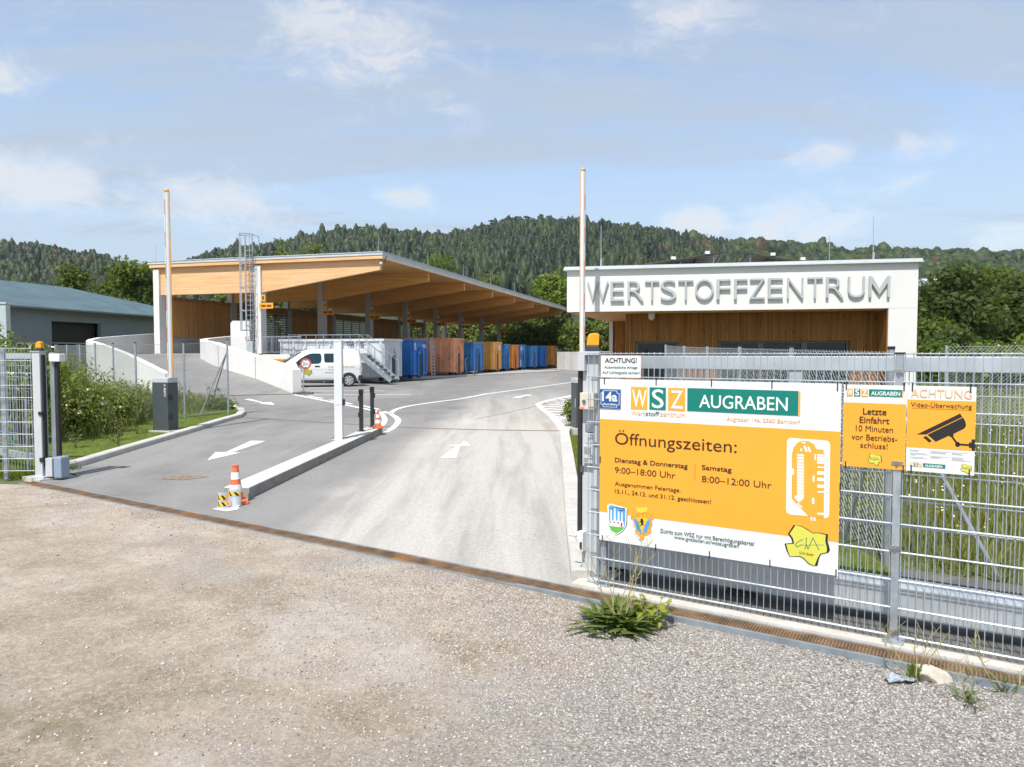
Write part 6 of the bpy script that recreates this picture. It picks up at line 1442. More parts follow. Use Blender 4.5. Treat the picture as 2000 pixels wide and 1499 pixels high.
ns = MB(); p = Vector((V(1127, 792, rbz.y).x, rbz.y, 0)); ns.box((p.x - .05, p.y - .012, V(0, 796, rbz.y).z), (p.x + .07, p.y - .006, V(0, 779, rbz.y).z)); ns.build('sticker', STICK, rb)
CONO = mat('cone_orange', (.66, .155, .055), .5, 0, .08, 6); CONW = mat('cone_white', (.72, .74, .75), .4, 0, .05, 8)
def cone(base, h, label):
    o = thing('traffic_cone', base, label, 'traffic cone', 'traffic cones at the island'); r0, r1 = h * .20, h * .07
    def seg(name, f0, f1, m, e=0.):
        a = r0 + (r1 - r0) * f0 + e; b = r0 + (r1 - r0) * f1 + e; mb = MB(); mb.lathe(base, [(a, h * f0), (b, h * f1)], 24); return mb.build(name, m, o, smooth=True)
    seg('cone_body', .07, .97, CONO); seg('white_band', .30, .50, CONW, .003); seg('white_band', .64, .82, CONW, .003)
    mb = MB(); mb.lathe(base, [(h * .07, h * .97), (h * .085, h * .98), (h * .085, h * 1.0), (h * .05, h * 1.02)], 20); mb.build('tip', CONO, o)
    mb = MB(); n = 32; ring = []
    for z, k in ((.0, 1.), (.028, 1.), (.05, .93), (h * .09, .62)):
        for i in range(n):
            a = 2 * math.pi * i / n; rr = h * .30 * k / max(abs(math.cos(a)), abs(math.sin(a))) ** .75; ring.append((base.x + rr * math.cos(a + .5), base.y + rr * math.sin(a + .5), base.z + z))
    mb.add(ring, [(r * n + i, r * n + (i + 1) % n, (r + 1) * n + (i + 1) % n, (r + 1) * n + i) for r in range(3) for i in range(n)] + [tuple(range(n - 1, -1, -1)), tuple(range(3 * n, 4 * n))]); mb.build('base', CONO, o, smooth=True)
    return o
c1 = at(461, 983, .006); cone(c1, V(461, 909, c1.y).z - c1.z, 'orange and white traffic cone at the near end of the kerb island')
c2 = at(738.5, 836.5, IH + .002); cone(c2, V(738.5, 804, c2.y).z - c2.z, 'small orange and white cone at the far end of the kerb island')
YEL = mat('hazard_yellow', (.80, .50, .02), .4); SHEETM = mat('plain_sheet_metal', (.56, .59, .62), .4, .3, .08, 8)
def hazard(base, w_, h, bands, label, yaw, plates):
    o = thing('hazard_plate', base, label, 'hazard plate', 'striped hazard plates by the cone'); U = Vector((math.cos(yaw), math.sin(yaw), 0)); Nn = Vector((U.y, -U.x, 0))
    f = lambda u, z, w: base + U * u + Nn * w + Vector((0, 0, z))
    def r(mb, u0, u1, z0, z1, w0, w1): mb.hexa([f(u0, z0, w1), f(u1, z0, w1), f(u1, z0, w0), f(u0, z0, w0), f(u0, z1, w1), f(u1, z1, w1), f(u1, z1, w0), f(u0, z1, w0)])
    mb = MB(); n = 10; P = []
    for k in range(n + 1):
        a = k / n; P.append((-w_ / 2 + w_ * a, -.05 * (2 * a - 1) ** 2))
    vs = []; fs_ = []
    for u, w in P: vs += [f(u, .012, w), f(u, h, w), f(u, h, w - .004), f(u, .012, w - .004)]
    for k in range(n):
        a, b = 4 * k, 4 * k + 4
        for q in range(4): fs_.append((a + q, b + q, b + (q + 1) % 4, a + (q + 1) % 4))
    fs_ += [(0, 1, 2, 3), (4 * n + 3, 4 * n + 2, 4 * n + 1, 4 * n)]
    mb.add(vs, fs_); mb.build('sheet', SHEETM, o)
    cw = lambda u: -.05 * (u / (w_ / 2)) ** 2
    for z0, z1 in bands:
        mb = MB(); mk = MB()
        for k in range(n):
            u0, u1 = P[k][0], P[k + 1][0]
            mb.add([f(u0, z0, cw(u0) + .003), f(u1, z0, cw(u1) + .003), f(u1, z1, cw(u1) + .003), f(u0, z1, cw(u0) + .003)], [(0, 1, 2, 3)])
        bd = mb.build('yellow_band', YEL, o)
        for a in (.06, .56):
            q = [(a + .22, z0), (a + .40, z0), (a + .18, z1), (a, z1)]; q = [(-w_ / 2 + w_ * x, z) for x, z in q]; mk.add([f(u, z, cw(u) + .006) for u, z in q], [(0, 1, 2, 3)])
        mk.build('black_stripe', SBK, bd)
    mb = MB(); r(mb, -w_ / 2, w_ / 2, 0, .012, -.16, .02); mb.build('foot_plate', SHEETM, o)
h1 = at(431, 994, .006); hazard(h1, .135, V(431, 963, h1.y).z - h1.z, ((.03, .085), (.12, .175)), 'bent sheet plate with two yellow and black striped bands, left of the near cone', -.12, 2)
h2 = at(455, 990, .006); hazard(h2, .17, V(455, 957, h2.y).z - h2.z, ((.145, .195),), 'silver sheet plate with one yellow and black striped band before the near cone', -.05, 1)
# height limit sign at the wall end
hb = at(592, 770); hsn = thing('height_limit_sign', hb, 'round red-ringed height limit sign 3,20 m on a post at the ramp wall end', 'traffic sign')
cz = V(597, 711, hb.y - .05); mb = MB(); mb.tube(hb, (hb.x + .06, hb.y, cz.z + .15), .028, 10); mb.build('post', GALV, hsn, smooth=True)
mb = MB()
for k in range(7): mb.box((hb.x - .42 + k * .12, hb.y - .2, hb.z), (hb.x - .31 + k * .12, hb.y + .2, hb.z + .11 - .012 * abs(k - 3)))
mb.build('foot_block', mat('recycled_rubber', (.12, .125, .13), .85, 0, .2, 8, .3, 50), hsn, bevel=.02)
frs = lambda u, z, w: Vector((cz.x + u, hb.y - .035 - w, cz.z + z))
def disc(name, r, w, m, par):
    mb = MB(); mb.tube(frs(0, 0, w - .006), frs(0, 0, w), r, 28); return mb.build(name, m, par)
dd = disc('disc', .235, 0, mat('sign_red_ring', (.50, .085, .04), .4), hsn); disc('white_field', .165, .007, SW, dd)
mb = MB(); put_text(mb, '3', frs, -.12, -.045, -.075, .085, .0075, .009, .02, 3); put_text(mb, ',20', frs, -.035, .075, -.075, .04, .0075, .009, .015, 3); put_text(mb, 'm', frs, .085, .135, -.075, -.02, .0075, .009, .0, 3, 1., 'x')
mb.add([frs(-.05, .16, .0085), frs(.05, .16, .0085), frs(0, .115, .0085)], [(0, 1, 2)]); mb.add([frs(-.05, -.16, .0085), frs(.05, -.16, .0085), frs(0, -.115, .0085)], [(0, 2, 1)]); mb.build('lettering', SBK, dd)
# ------------------------------------------------------------------ white delivery van
CARW = mat('van_white', (.70, .71, .72), .18, 0, .02, 1.2, .0, 80, .5); TYRE = mat('tyre_rubber', (.022, .022, .023), .8, 0, .2, 20); RIM = mat('alloy_rim', (.55, .57, .59), .3, .6, .08, 12); PLAS = mat('van_black_trim', (.02, .021, .023), .55, 0, .2, 8)
GLS = mat('van_window', (.012, .035, .055), .04, 0, .2, 1.5)
LV = [(.26, 2.12, -1.9, .78), (.34, 2.24, -1.96, .83), (.45, 2.30, -1.98, .85), (.75, 2.31, -1.985, .86), (.93, 2.22, -1.985, .862), (1.02, 2.06, -1.98, .858), (1.10, 1.84, -1.975, .852), (1.18, 1.70, -1.965, .842), (1.40, 1.38, -1.94, .80), (1.62, 1.04, -1.88, .745), (1.74, .80, -1.80, .69), (1.81, .54, -1.68, .60), (1.845, .15, -1.45, .42), (1.855, -.35, -1.0, .15)]
def lev(z):
    for a, b in zip(LV, LV[1:]):
        if a[0] <= z <= b[0]: f = (z - a[0]) / (b[0] - a[0]); return [a[i] + (b[i] - a[i]) * f for i in range(4)]
    return LV[-1]
vp = at(681, 755.5); vf = Vector((-.925, -.38, 0)).normalized(); vl = Vector((-vf.y, vf.x, 0))
vo = vp - vf * -1.32 - vl * .80; vo.z = G(vo.x, vo.y) + .004
van = thing('delivery_van', vo, 'white small delivery van with green badge parked behind the ramp wall', 'van', None, math.atan2(vf.y, vf.x))
def ring(z):
    z, xf, xr, hw = lev(z); pts = []; rf, rr = min(.42, (xf - xr) * .3), .14
    rf = min(rf, hw * .8); rr = min(rr, hw * .8)
    for cx, cy, r, a0 in ((xf - rf, hw - rf, rf, 0), (xr + rr, hw - rr, rr, 90), (xr + rr, -hw + rr, rr, 180), (xf - rf, -hw + rf, rf, 270)):
        for k in range(7): a = R(a0 + 15 * k); pts.append((cx + r * math.cos(a), cy + r * math.sin(a), z))
    return pts
zs = sorted(set([l[0] for l in LV] + [.6, .85, 1.06, 1.29, 1.51, 1.68])); vs = []; fs_ = []; n = 28
for z in zs: vs += ring(z)
for k in range(len(zs) - 1): fs_ += [(k * n + i, k * n + (i + 1) % n, (k + 1) * n + (i + 1) % n, (k + 1) * n + i) for i in range(n)]
fs_ += [tuple(range(n - 1, -1, -1)), tuple((len(zs) - 1) * n + i for i in range(n))]
mb = MB(); mb.add(vs, fs_); body = mb.build('body', CARW, van, smooth=True)
def sidepatch(name, prof, m, off=.006, par=None, sd=1):      # prof: (z, x_rear, x_front)
    mb = MB(); vs = []; 
    for z, a, b in prof: hw = lev(z)[3] + off; vs += [(a, sd * hw, z), (b, sd * hw, z)]
    mb.add(vs, [(2 * i, 2 * i + 1, 2 * i + 3, 2 * i + 2)[::-1 if sd > 0 else 1] for i in range(len(prof) - 1)]); return mb.build(name, m, par or van)
for sd in (1, -1):
    sidepatch('side_window', [(1.13, .15, 1.12), (1.18, .02, 1.18), (1.29, -.02, 1.06), (1.40, -.03, .92), (1.51, -.03, .74), (1.60, .0, .54), (1.63, .06, .40)], GLS, .008, sd=sd)
    sidepatch('side_window', [(1.19, -.86, -.22), (1.21, -.92, -.17), (1.29, -.94, -.16), (1.40, -.94, -.15), (1.51, -.94, -.15), (1.60, -.93, -.16), (1.63, -.88, -.2)], GLS, .008, sd=sd)
    sidepatch('sill_trim', [(.27, -1.0, 1.0), (.33, -1.0, 1.0)], PLAS, .006, sd=sd)
mb = MB(); vs = []; zz = [1.20, 1.29, 1.40, 1.51, 1.62, 1.70]
for z in zz: l = lev(z); x = l[1] + .012; w_ = l[3] * .80; vs += [(x, -w_, z), (x, w_, z)]
mb.add(vs, [(2 * i, 2 * i + 1, 2 * i + 3, 2 * i + 2) for i in range(len(zz) - 1)]); mb.build('windscreen', GLS, van)
for sd in (1, -1):
    for x in (1.40, -1.32):
        y = sd * .80; whl = MB(); whl.tube((x, y - sd * .11, .31), (x, y + sd * .06, .31), .31, 28); wo_ = whl.build('wheel', TYRE, van, bevel=.02)
        mb = MB(); mb.tube((x, y + sd * .055, .31), (x, y + sd * .062, .31), .215, 24); rm_ = mb.build('rim', mat('rim_shadow', (.05, .05, .052), .5), wo_)
        mb = MB(); yy = y + sd * .068; n = 28
        for k in range(7):
            a = 2 * math.pi * k / 7; d = Vector((math.cos(a), 0, math.sin(a))); q = Vector((-math.sin(a), 0, math.cos(a))); c = Vector((x, yy, .31)); P = [c + q * .03, c - q * .03, c + d * .2 - q * .052, c + d * .2 + q * .052]; mb.prism(P, (0, sd * .006, 0))
        mb.tube((x, yy, .31), (x, yy + sd * .012, .31), .055, 14)
        for k in range(n):
            a0, a1 = 2 * math.pi * k / n, 2 * math.pi * (k + 1) / n
            mb.prism([Vector((x + rr * math.cos(a), yy, .31 + rr * math.sin(a))) for rr, a in ((.195, a0), (.222, a0), (.222, a1), (.195, a1))], (0, sd * .008, 0))
        mb.build('rim', RIM, wo_)
        mb = MB(); hw = .868; mb.prism([Vector((x + .385 * math.cos(a), sd * hw, .31 + .385 * math.sin(a))) for a in np.linspace(-.15, math.pi + .15, 20)], (0, -sd * .02, 0)); mb.build('wheel_arch', PLAS, van)
mb = MB(); mb.box((-2.02, -.82, .30), (-1.78, .868, .56)); mb.build('rear_bumper', PLAS, van, bevel=.04)
mb = MB(); mb.box((2.08, -.8, .28), (2.335, .8, .52)); mb.build('front_bumper', PLAS, van, bevel=.05)
for sd in (1, -1):
    sidepatch('tail_light', [(.70, -1.94, -1.86), (.85, -1.97, -1.84), (1.02, -1.97, -1.88)], mat('tail_light', (.42, .40, .42), .15), .010, sd=sd)
    mb = MB(); mb.box((1.86, sd * .62, .80), (2.18, sd * .85, .93)); mb.build('headlight', mat('headlight', (.5, .52, .54), .08), van, bevel=.03)
    mb = MB(); mb.box((1.0, sd * .86, 1.06), (1.12, sd * 1.02, 1.24)); mb.build('wing_mirror', PLAS, van, bevel=.025)
    mb = MB(); mb.box((.06, sd * .862, .985), (.30, sd * .882, 1.04)); mb.build('door_handle', PLAS, van, bevel=.008)
    for x in (.98, -.08, -1.02):
        sidepatch('door_gap', [(.36, x - .004, x + .004), (.75, x - .004, x + .004), (1.10, x - .004, x + .004)], mat('gap_grey', (.25, .25, .26), .6), .003, sd=sd)
    sidepatch('side_groove', [(.86, -2.0, .92), (.875, -2.0, .92)], mat('gap_soft', (.55, .56, .57), .4), .003, sd=sd)
mb = MB(); mb.tube((-.55, 0, 1.85), (-.62, 0, 1.98), .02, 8); mb.build('aerial', PLAS, van)
fv = lambda u, z, w: Vector((-u, lev(z)[3] + .004 + w, z))
VO = mat('van_lettering_ochre', (.62, .36, .12), .4)
mb = MB(); put_text(mb, 'Abfallexperten', fv, .30, 1.62, .93, 1.05, 0, .003, .0, 3, 1., 'H', .25); mb.build('lettering', VO, van)
mb = MB(); put_text(mb, 'mobil', fv, .18, .66, .66, .77, 0, .003, .0, 3, 1., 'H', .25); mb.build('lettering', VO, van)
mb = MB(); put_text(mb, 'klima', fv, .34, .60, .81, .86, 0, .003, .0, 3, 1., 'H', .2); mb.build('lettering', mat('van_lettering_grey', (.35, .42, .48), .4), van)
gx0, gz0 = -.62, .66
def vb(m, name, pl, w, k=1.):
    mb = MB(); P = [fv(gx0 + ((x - 385) * k + 0) / 440 * .42, gz0 + .06 - ((y - 1225) * k) / 400 * .34, w) for x, y in pl]; mb.prism(P, (0, .002, 0)); return mb.build(name, m, van)
vb(SBK, 'badge', GVB, .002); vb(mat('van_badge_lime', (.45, .42, .03), .4, 0, .2, 30), 'badge_field', GVA, .0045)
# ------------------------------------------------------------------ trees near the site
def tr_at(px, base_y, D): return Vector(((px - 1000) / FPX * D, D, .35))
def htop(top, D): return CAM_H + (690 - top) * D / FPX - .35
T = [  # px, top y, depth, width px, leaf material, label, leaf size, trunk share
    (150, 522, 82, 105, LEAF, 'round green tree behind the grey hall, left of the taller one'), (262, 494, 74, 150, LEAF, 'tall bushy green tree between the grey hall and the timber canopy'),
    (60, 548, 85, 120, LEAFD, 'dark low tree rising over the grey hall roof at far left'), (205, 545, 78, 90, LEAFD, 'dark tree in the gap between the two green trees behind the grey hall'),
    (548, 474, 105, 90, LEAFL, 'pale yellow-green tree top over the canopy roof, right of the caged ladder'), (612, 476, 108, 82, LEAFL, 'pale yellow-green tree top over the canopy roof, right one of the pair'), (470, 498, 110, 70, LEAFL, 'low pale tree top peeping over the canopy roof left of the caged ladder'),
    (862, 494, 112, 105, LEAF, 'green tree rising behind the sloping canopy eave'), (955, 526, 112, 90, LEAFL, 'light silvery green tree above the middle of the canopy eave'), (1080, 528, 92, 110, LEAFY, 'bright green tree between the canopy end and the white building'), (1165, 540, 95, 80, LEAF, 'green tree just left of the white building, behind the right barrier'),
    (1855, 515, 48, 185, LEAFD, 'large dark broad tree right of the white building'), (1975, 545, 52, 160, LEAFD, 'dark green tree at the right picture edge'), (1812, 545, 60, 110, LEAFD, 'green tree close to the right corner of the white building'), (1935, 520, 68, 150, LEAF, 'bright topped tree behind the dark broad one at right')]
for i, (px_, top, D, wpx, m, lab) in enumerate(T):
    b = tr_at(px_, 690, D); tree(b, htop(top, D), wpx * D / FPX * 1.08, m, lab, seed=40 + i, nclump=int(300 if i > 10 else 190), per=16, leaf=.26 if D > 70 else .20, spread=.5 if D > 70 else .42, trunk_h=.1)
# bushes closing the back of the yard and the right side
Bq = [(905, 600, 96, 90, LEAFL), (965, 612, 92, 95, LEAFL), (1035, 605, 88, 95, LEAF), (1095, 598, 84, 90, LEAF), (1150, 606, 80, 95, LEAF), (1200, 612, 78, 80, LEAFL), (1795, 610, 46, 100, LEAF), (1875, 628, 42, 110, LEAFD), (1960, 665, 30, 130, LEAFY), (2030, 640, 38, 120, LEAF), (1815, 655, 40, 70, LEAF),
      (1000, 640, 90, 90, LEAF), (835, 612, 100, 90, LEAFL), (0, 660, 70, 160, LEAFD), (100, 640, 95, 150, LEAF)]
blab = ['pale leafy bush seen under the canopy, leftmost of the back hedge', 'pale bush of the back hedge behind the last canopy columns', 'green bush of the back hedge, above the deep orange container', 'green bush of the back hedge behind the far concrete wall', 'green bush of the back hedge beside the raised right boom', 'pale bush of the back hedge just left of the white building',
        'green bush hugging the right corner of the white building', 'dark bush under the large dark tree right of the white building', 'bright green bush low at the right picture edge', 'green bush at the far right picture edge', 'small bush at the foot of the white building corner', 'low green bush of the back hedge above the blue containers', 'pale bush glimpsed through the canopy behind its far bays', 'dark hedge bush hidden behind the grey hall', 'bush between the grey hall and the trees behind it']
for i, ((px_, top, D, wpx, m), lab) in enumerate(zip(Bq, blab)):
    b = tr_at(px_, 690, D); w_ = wpx * D / FPX * 1.15; shrub(b, w_, w_ * .8, htop(top, D), m, lab, 'bushes round the yard', 80 + i, 230, 15, .21 if D > 60 else .15, spread=.42 if D > 60 else .33)
# houses half hidden in the trees on the right
HW_ = mat('house_render', (.62, .62, .60), .9); HR_ = mat('clay_tiles', (.42, .17, .09), .85, 0, .2, 6)
def house(px_, yb, yt, D, wpx, label, rm_=None):
    a = V(px_ - wpx / 2, yb, D); b = V(px_ + wpx / 2, yt, D); o = thing('house', (a.x, D, .3), label, 'house', 'houses among the trees'); zw = a.z + (b.z - a.z) * .55
    mb = MB(); mb.box((a.x, D, .2), (b.x, D + 8, zw)); mb.build('wall', HW_, o)
    mb = MB(); m_ = (D + D + 8) / 2; mb.add([(a.x - .5, D - .5, zw + .01), (b.x + .5, D - .5, zw + .01), (b.x + .5, D + 8.5, zw + .01), (a.x - .5, D + 8.5, zw + .01), (a.x - .5, m_, b.z), (b.x + .5, m_, b.z)], [(0, 1, 5, 4), (2, 3, 4, 5), (1, 2, 5), (3, 0, 4), (3, 2, 1, 0)]); mb.build('roof', rm_ or HR_, o)
    mb = MB(); w3 = (b.x - a.x) / 5
    for k in (1, 3): mb.box((a.x + w3 * k, D - .03, zw - 1.7), (a.x + w3 * (k + .7), D - .005, zw - .5))
    mb.build('window', GLASSD, o)
house(1985, 660, 598, 62, 90, 'house with clay tiled roof half hidden at the right picture edge'); house(1818, 665, 612, 74, 60, 'house with clay roof glimpsed between the trees by the white building')
house(1842, 575, 540, 120, 26, 'pale house high among the trees right of the white building', ROOFMET)
# ------------------------------------------------------------------ verge: shrubs, saplings, grass
SHR = leaf_mat('shrub_leaves', (.08, .12, .018), (.29, .33, .085), .4)
for i, (px_, py_, wx, h, fl_, m, lab) in enumerate(((150, 852, 1.6, 1.35, 60, SHR, 'tall white flowering shrub right of the left gate post'), (205, 835, 1.6, 1.0, 26, SHR, 'leafy shrub in the middle of the verge before the ramp wall'), (265, 823, 1.2, .6, 5, SHR, 'lower shrub beside the barrier cabinet on the verge'),
        (115, 800, 1.9, 1.65, 40, SHR, 'flowering shrub at the back of the verge near the grey hall'), (425, 803, .8, .35, 0, LEAFY, 'low green plants round the braced fence post'), (240, 800, 1.6, .8, 3, SHR, 'low shrub under the chain-link fence before the ramp wall'))):
    shrub(at(px_, py_), wx, wx * .75, h, m, lab, 'shrubs on the left verge', 120 + i, int(110 * wx), 11, .040, flowers=fl_, spread=.16, shoots=120 * wx)
shrub(Vector((V(40, 690, 15.5).x, 15.5, .1)), 1.9, 1.3, 2.5, LEAFY, 'rambling rose bush rising above the left mesh fence panel', 'shrubs on the left verge', 131, 200, 14, .05, flowers=50, spread=.12)
shrub(Vector((V(-30, 690, 17).x, 17, .1)), 2.2, 1.3, 2.75, LEAFY, 'bright bush at the very left edge behind the mesh panel', 'shrubs on the left verge', 132, 200, 14, .05, flowers=20, spread=.12)
def sapling(base, h, label, seed, n=60, m=None, leaf=.028):
    rg = np.random.default_rng(seed); o = thing('sapling', base, label, 'sapling', 'young saplings on the verge'); mb = MB(); pts = []; base = Vector(base)
    for k in range(rg.integers(2, 4)):
        a = rg.uniform(0, 6.28); tip = base + Vector((math.cos(a) * h * .16, math.sin(a) * h * .16, h * rg.uniform(.7, 1))); mid = base.lerp(tip, .5) + Vector((rg.uniform(-.03, .03), 0, .02))
        mb.tube(base, mid, .009, 5, .007); mb.tube(mid, tip, .007, 5, .003)
        for j in range(5):
            s = base.lerp(tip, rg.uniform(.25, .95)); e = s + Vector((rg.uniform(-.2, .2) * h, rg.uniform(-.2, .2) * h, rg.uniform(.05, .2) * h)); mb.tube(s, e, .004, 4, .002)
            for q in range(n // 12): pts.append(s.lerp(e, rg.uniform(.2, 1.05)))
    mb.build('stem', BARK, o); pts = np.array([tuple(p) for p in pts]); v, f = leaves(np.repeat(pts, 2, 0) + rg.normal(0, .02, (len(pts) * 2, 3)), np.tile([0, 0, 1.], (len(pts) * 2, 1)), leaf, rg)
    np_obj('foliage', v, f, m or LEAFL, o, rg.uniform(0, .85, len(v) // 4))
for i, (px_, py_, h, lab) in enumerate(((222, 866, 1.15, 'leggy sapling in front of the verge shrubs, nearest the kerb'), (268, 852, 1.0, 'thin sapling left of the barrier cabinet'), (232, 880, .6, 'dry looking twiggy sapling low on the verge by the kerb'), (372, 812, 1.05, 'sapling with bright tuft right of the barrier cabinet'), (352, 800, .95, 'sapling close behind the barrier cabinet'), (412, 805, .8, 'thin sapling between the fence braces'), (434, 801, .7, 'sparse sapling beside the fence end post'), (148, 880, .55, 'small sapling near the left drive housing'))):
    sapling(at(px_, py_), h, lab, 200 + i, 70, LEAFY if i in (3,) else LEAFL)
GRS = leaf_mat('grass_blades', (.12, .185, .012), (.30, .36, .045), .35); MEAD = leaf_mat('meadow_grass', (.10, .135, .022), (.33, .33, .10), .3)
def blades(pts, h, wd, rg, lean=.45):
    n = len(pts); a = rg.uniform(0, 6.28, n); hh = h * rg.uniform(.45, 1.25, n); ln = np.stack([np.cos(a), np.sin(a), np.zeros(n)], 1) * (hh * rg.uniform(0, lean, n))[:, None]
    b = rg.uniform(0, 6.28, n); u = np.stack([np.cos(b), np.sin(b), np.zeros(n)], 1) * (wd * rg.uniform(.6, 1.3, n))[:, None]; up = np.stack([np.zeros(n), np.zeros(n), hh], 1)
    v = np.stack([pts - u, pts + u, pts + up * .62 + ln * .45 + u * .6, pts + up + ln], 1).reshape(-1, 3); return v, np.arange(4 * n).reshape(-1, 4)
def inpoly(x, y, poly):
    c = np.zeros(len(x), bool); n = len(poly)
    for i in range(n):
        (x0, y0), (x1, y1) = poly[i], poly[(i + 1) % n]; t = ((y0 > y) != (y1 > y)) & (x < (x1 - x0) * (y - y0) / (y1 - y0 + 1e-12) + x0); c ^= t
    return c
Gv = np.vectorize(G)
def lawn(name, poly, n, h, wd, m, seed, kind='stuff', zoff=-.02, lab=None):
    rg = np.random.default_rng(seed); P = np.array(poly); x = rg.uniform(P[:, 0].min(), P[:, 0].max(), n * 3); y = rg.uniform(P[:, 1].min(), P[:, 1].max(), n * 3); k = inpoly(x, y, poly); x, y = x[k][:n], y[k][:n]
    nz = np.sin(x * 2.1 + 1) * np.sin(y * 1.7) * .5 + .5; keep = rg.uniform(0, 1, len(x)) < .55 + .45 * nz; x, y, nz = x[keep], y[keep], nz[keep]
    p = np.stack([x, y, Gv(x, y) + zoff], 1); v, f = blades(p, h, wd, rg); o = np_obj(name, v, f, m, tint=np.clip(rg.uniform(0, .7, len(x)) + nz * .25, 0, .88)); return tag(o, kind=kind)
vk = [tuple(p.xy) for p in KL]
inset = [(x - .16, y + .10) for x, y in vk[:7]]
verge = inset + [tuple(at(*q).xy) for q in ((448, 797), (395, 784), (340, 779), (230, 770), (186, 760))] + [(-21, 33), (-18, 22), (-10.2, 12.1), (-8.3, 12.2)]
lawn('verge_grass', verge, 60000, .085, .006, GRS, 5, zoff=.0)
back = [tuple(at(*q).xy) for q in ((105, 862), (200, 858), (330, 815), (455, 801), (395, 785), (340, 779), (230, 770), (186, 760), (100, 770))]
lawn('tall_verge_grass', back, 16000, .38, .007, MEAD, 15, zoff=.0)
lawn('verge_grass', [gp(-13, -.35), gp(-10.4, -.25), gp(-10.35, .9), gp(-13.5, 1.4)], 6000, .12, .006, GRS, 6)
# raised soil under the verge grass
sheet('verge', [(x - .0, y) for x, y in [tuple((Vector(KL[i]) + Vector((-.12, .1, 0))).xy) for i in range(8)]] + [tuple(at(*q).xy) for q in ((448, 796), (395, 783), (345, 778), (230, 769), (186, 758))] + [(-22, 34), (-20, 22), (-10.2, 12.0)], .045, VERGE)
rv_ = [(KR[0].x + .25, KR[0].y + .5), (3.5, 5.7), (3.55, 16.6), (2.35, 16.7), (1.7, 15.9), (KR[3].x + .25, KR[3].y), (KR[2].x + .25, KR[2].y), (KR[1].x + .25, KR[1].y)]
sheet('verge', rv_, .03, VERGE); lawn('verge_grass', rv_, 22000, .10, .005, GRS, 8, zoff=.0)
shrub(at(1129, 832), .7, .6, .75, LEAFY, 'small bright shrub beside the right barrier cabinet', 'shrubs by the right kerb', 140, 80, 12, .045, spread=.07)
md = [(3.75, 6.6), (9.5, 2.8), (16, 3), (17, 15.5), (9.8, 16.4), (8.5, 16.4), (3.8, 16.4)]
lawn('meadow_grass', md, 70000, .27, .005, MEAD, 9); lawn('meadow_grass', [(9, 16.6), (40, 12), (46, 34), (14, 34)], 18000, .4, .012, MEAD, 10)
rg = np.random.default_rng(31); n = 1500; x = rg.uniform(3.8, 14, n); y = rg.uniform(4.5, 15.5, n); k = inpoly(x, y, md); x, y = x[k], y[k]
for nm, cc, m_ in (('meadow_flower_heads', .55, mat('meadow_white', (.70, .68, .58), .7)), ('meadow_flower_heads', .8, mat('meadow_yellow', (.62, .50, .05), .7)), ('meadow_flower_heads', .9, mat('meadow_red', (.55, .10, .05), .7)), ('meadow_flower_heads', 1., mat('meadow_blue', (.10, .16, .50), .7))):
    r_ = rg.uniform(0, 1, len(x)); sel = (r_ < cc) & (r_ > cc - (.55 if cc == .55 else .2 if cc == .8 else .1)); p = np.stack([x[sel], y[sel], Gv(x[sel], y[sel]) + rg.uniform(.16, .36, sel.sum())], 1)
    v, f = leaves(p, np.tile([0, -.4, .9], (len(p), 1)), .014, rg, .9, .4); tag(np_obj(nm, v, f, m_), kind='stuff')
# ------------------------------------------------------------------ weeds, rock, foil and loose stones before the fence
def weed(base, r_, h, n, label, seed, m, leaf=.05, stalks=0, sh=.5):
    rg = np.random.default_rng(seed); base = Vector(base); o = thing('weed', base, label, 'weed', None); V_ = []; F_ = []; t_ = []
    for i in range(n):      # arching lance leaves from the root
        a = rg.uniform(0, 6.28); L = r_ * rg.uniform(.25, 1.15); el = rg.uniform(.1, 1.35); d = Vector((math.cos(a), math.sin(a), 0)); sd = Vector((-d.y, d.x, 0)); w_ = leaf * rg.uniform(.5, 1.1); s0 = base + Vector((rg.normal(0, r_ * .18), rg.normal(0, r_ * .18), 0))
        prev = None; b = len(V_)
        for j, f in enumerate((0, .35, .7, 1)):
            p = s0 + d * (L * f * math.cos(el * (1 - f * .35))) + Vector((0, 0, h * math.sin(el) * (f - .42 * f * f) + .005)); ww = w_ * (.25, .9, .8, .03)[j] * (1 + .35 * math.sin(j * 3 + i)); V_ += [tuple(p - sd * ww * .5 - Vector((0, 0, ww * .15))), tuple(p), tuple(p + sd * ww * .5 - Vector((0, 0, ww * .15)))]
        for j in range(3):
            for q in range(2): a0 = b + j * 3 + q; F_.append((a0, a0 + 1, a0 + 4, a0 + 3)); t_.append(rg.uniform(0, .85))
    np_obj('leaves', np.array(V_), np.array(F_), m, o, t_)
    if stalks:
        mb = MB()
        for k in range(stalks):
            a = rg.uniform(0, 6.28); q = base + Vector((rg.normal(0, .03), rg.normal(0, .03), 0)); d = Vector((math.cos(a) * .35, math.sin(a) * .2, 1)); p = q
            for j in range(5):
                e = p + d * (sh / 5) + Vector((rg.normal(0, .02), rg.normal(0, .02), 0)); mb.tube(p, e, .005 - .0007 * j, 5, .0043 - .0007 * j)
                if j > 1:
                    for _ in range(2): mb.tube(e, e + Vector((rg.uniform(-.08, .08), rg.uniform(-.06, .06), rg.uniform(.04, .12))), .0024, 4, .0014)
                p = e
        mb.build('stalks', mat('dry_stalk', (.30, .27, .13), .8), o)
    return o
LEAFW = leaf_mat('weed_leaves', (.055, .095, .018), (.17, .23, .06), .3); LEAFB = leaf_mat('bright_weed_leaves', (.13, .20, .02), (.34, .38, .06), .35)
w1_ = at(1208, 1222, -.028); weed(w1_, .36, .27, 170, 'bushy thistle-like weed with tall dry stalks growing from the gravel at the drain', 61, LEAFW, .056, 8, .62)
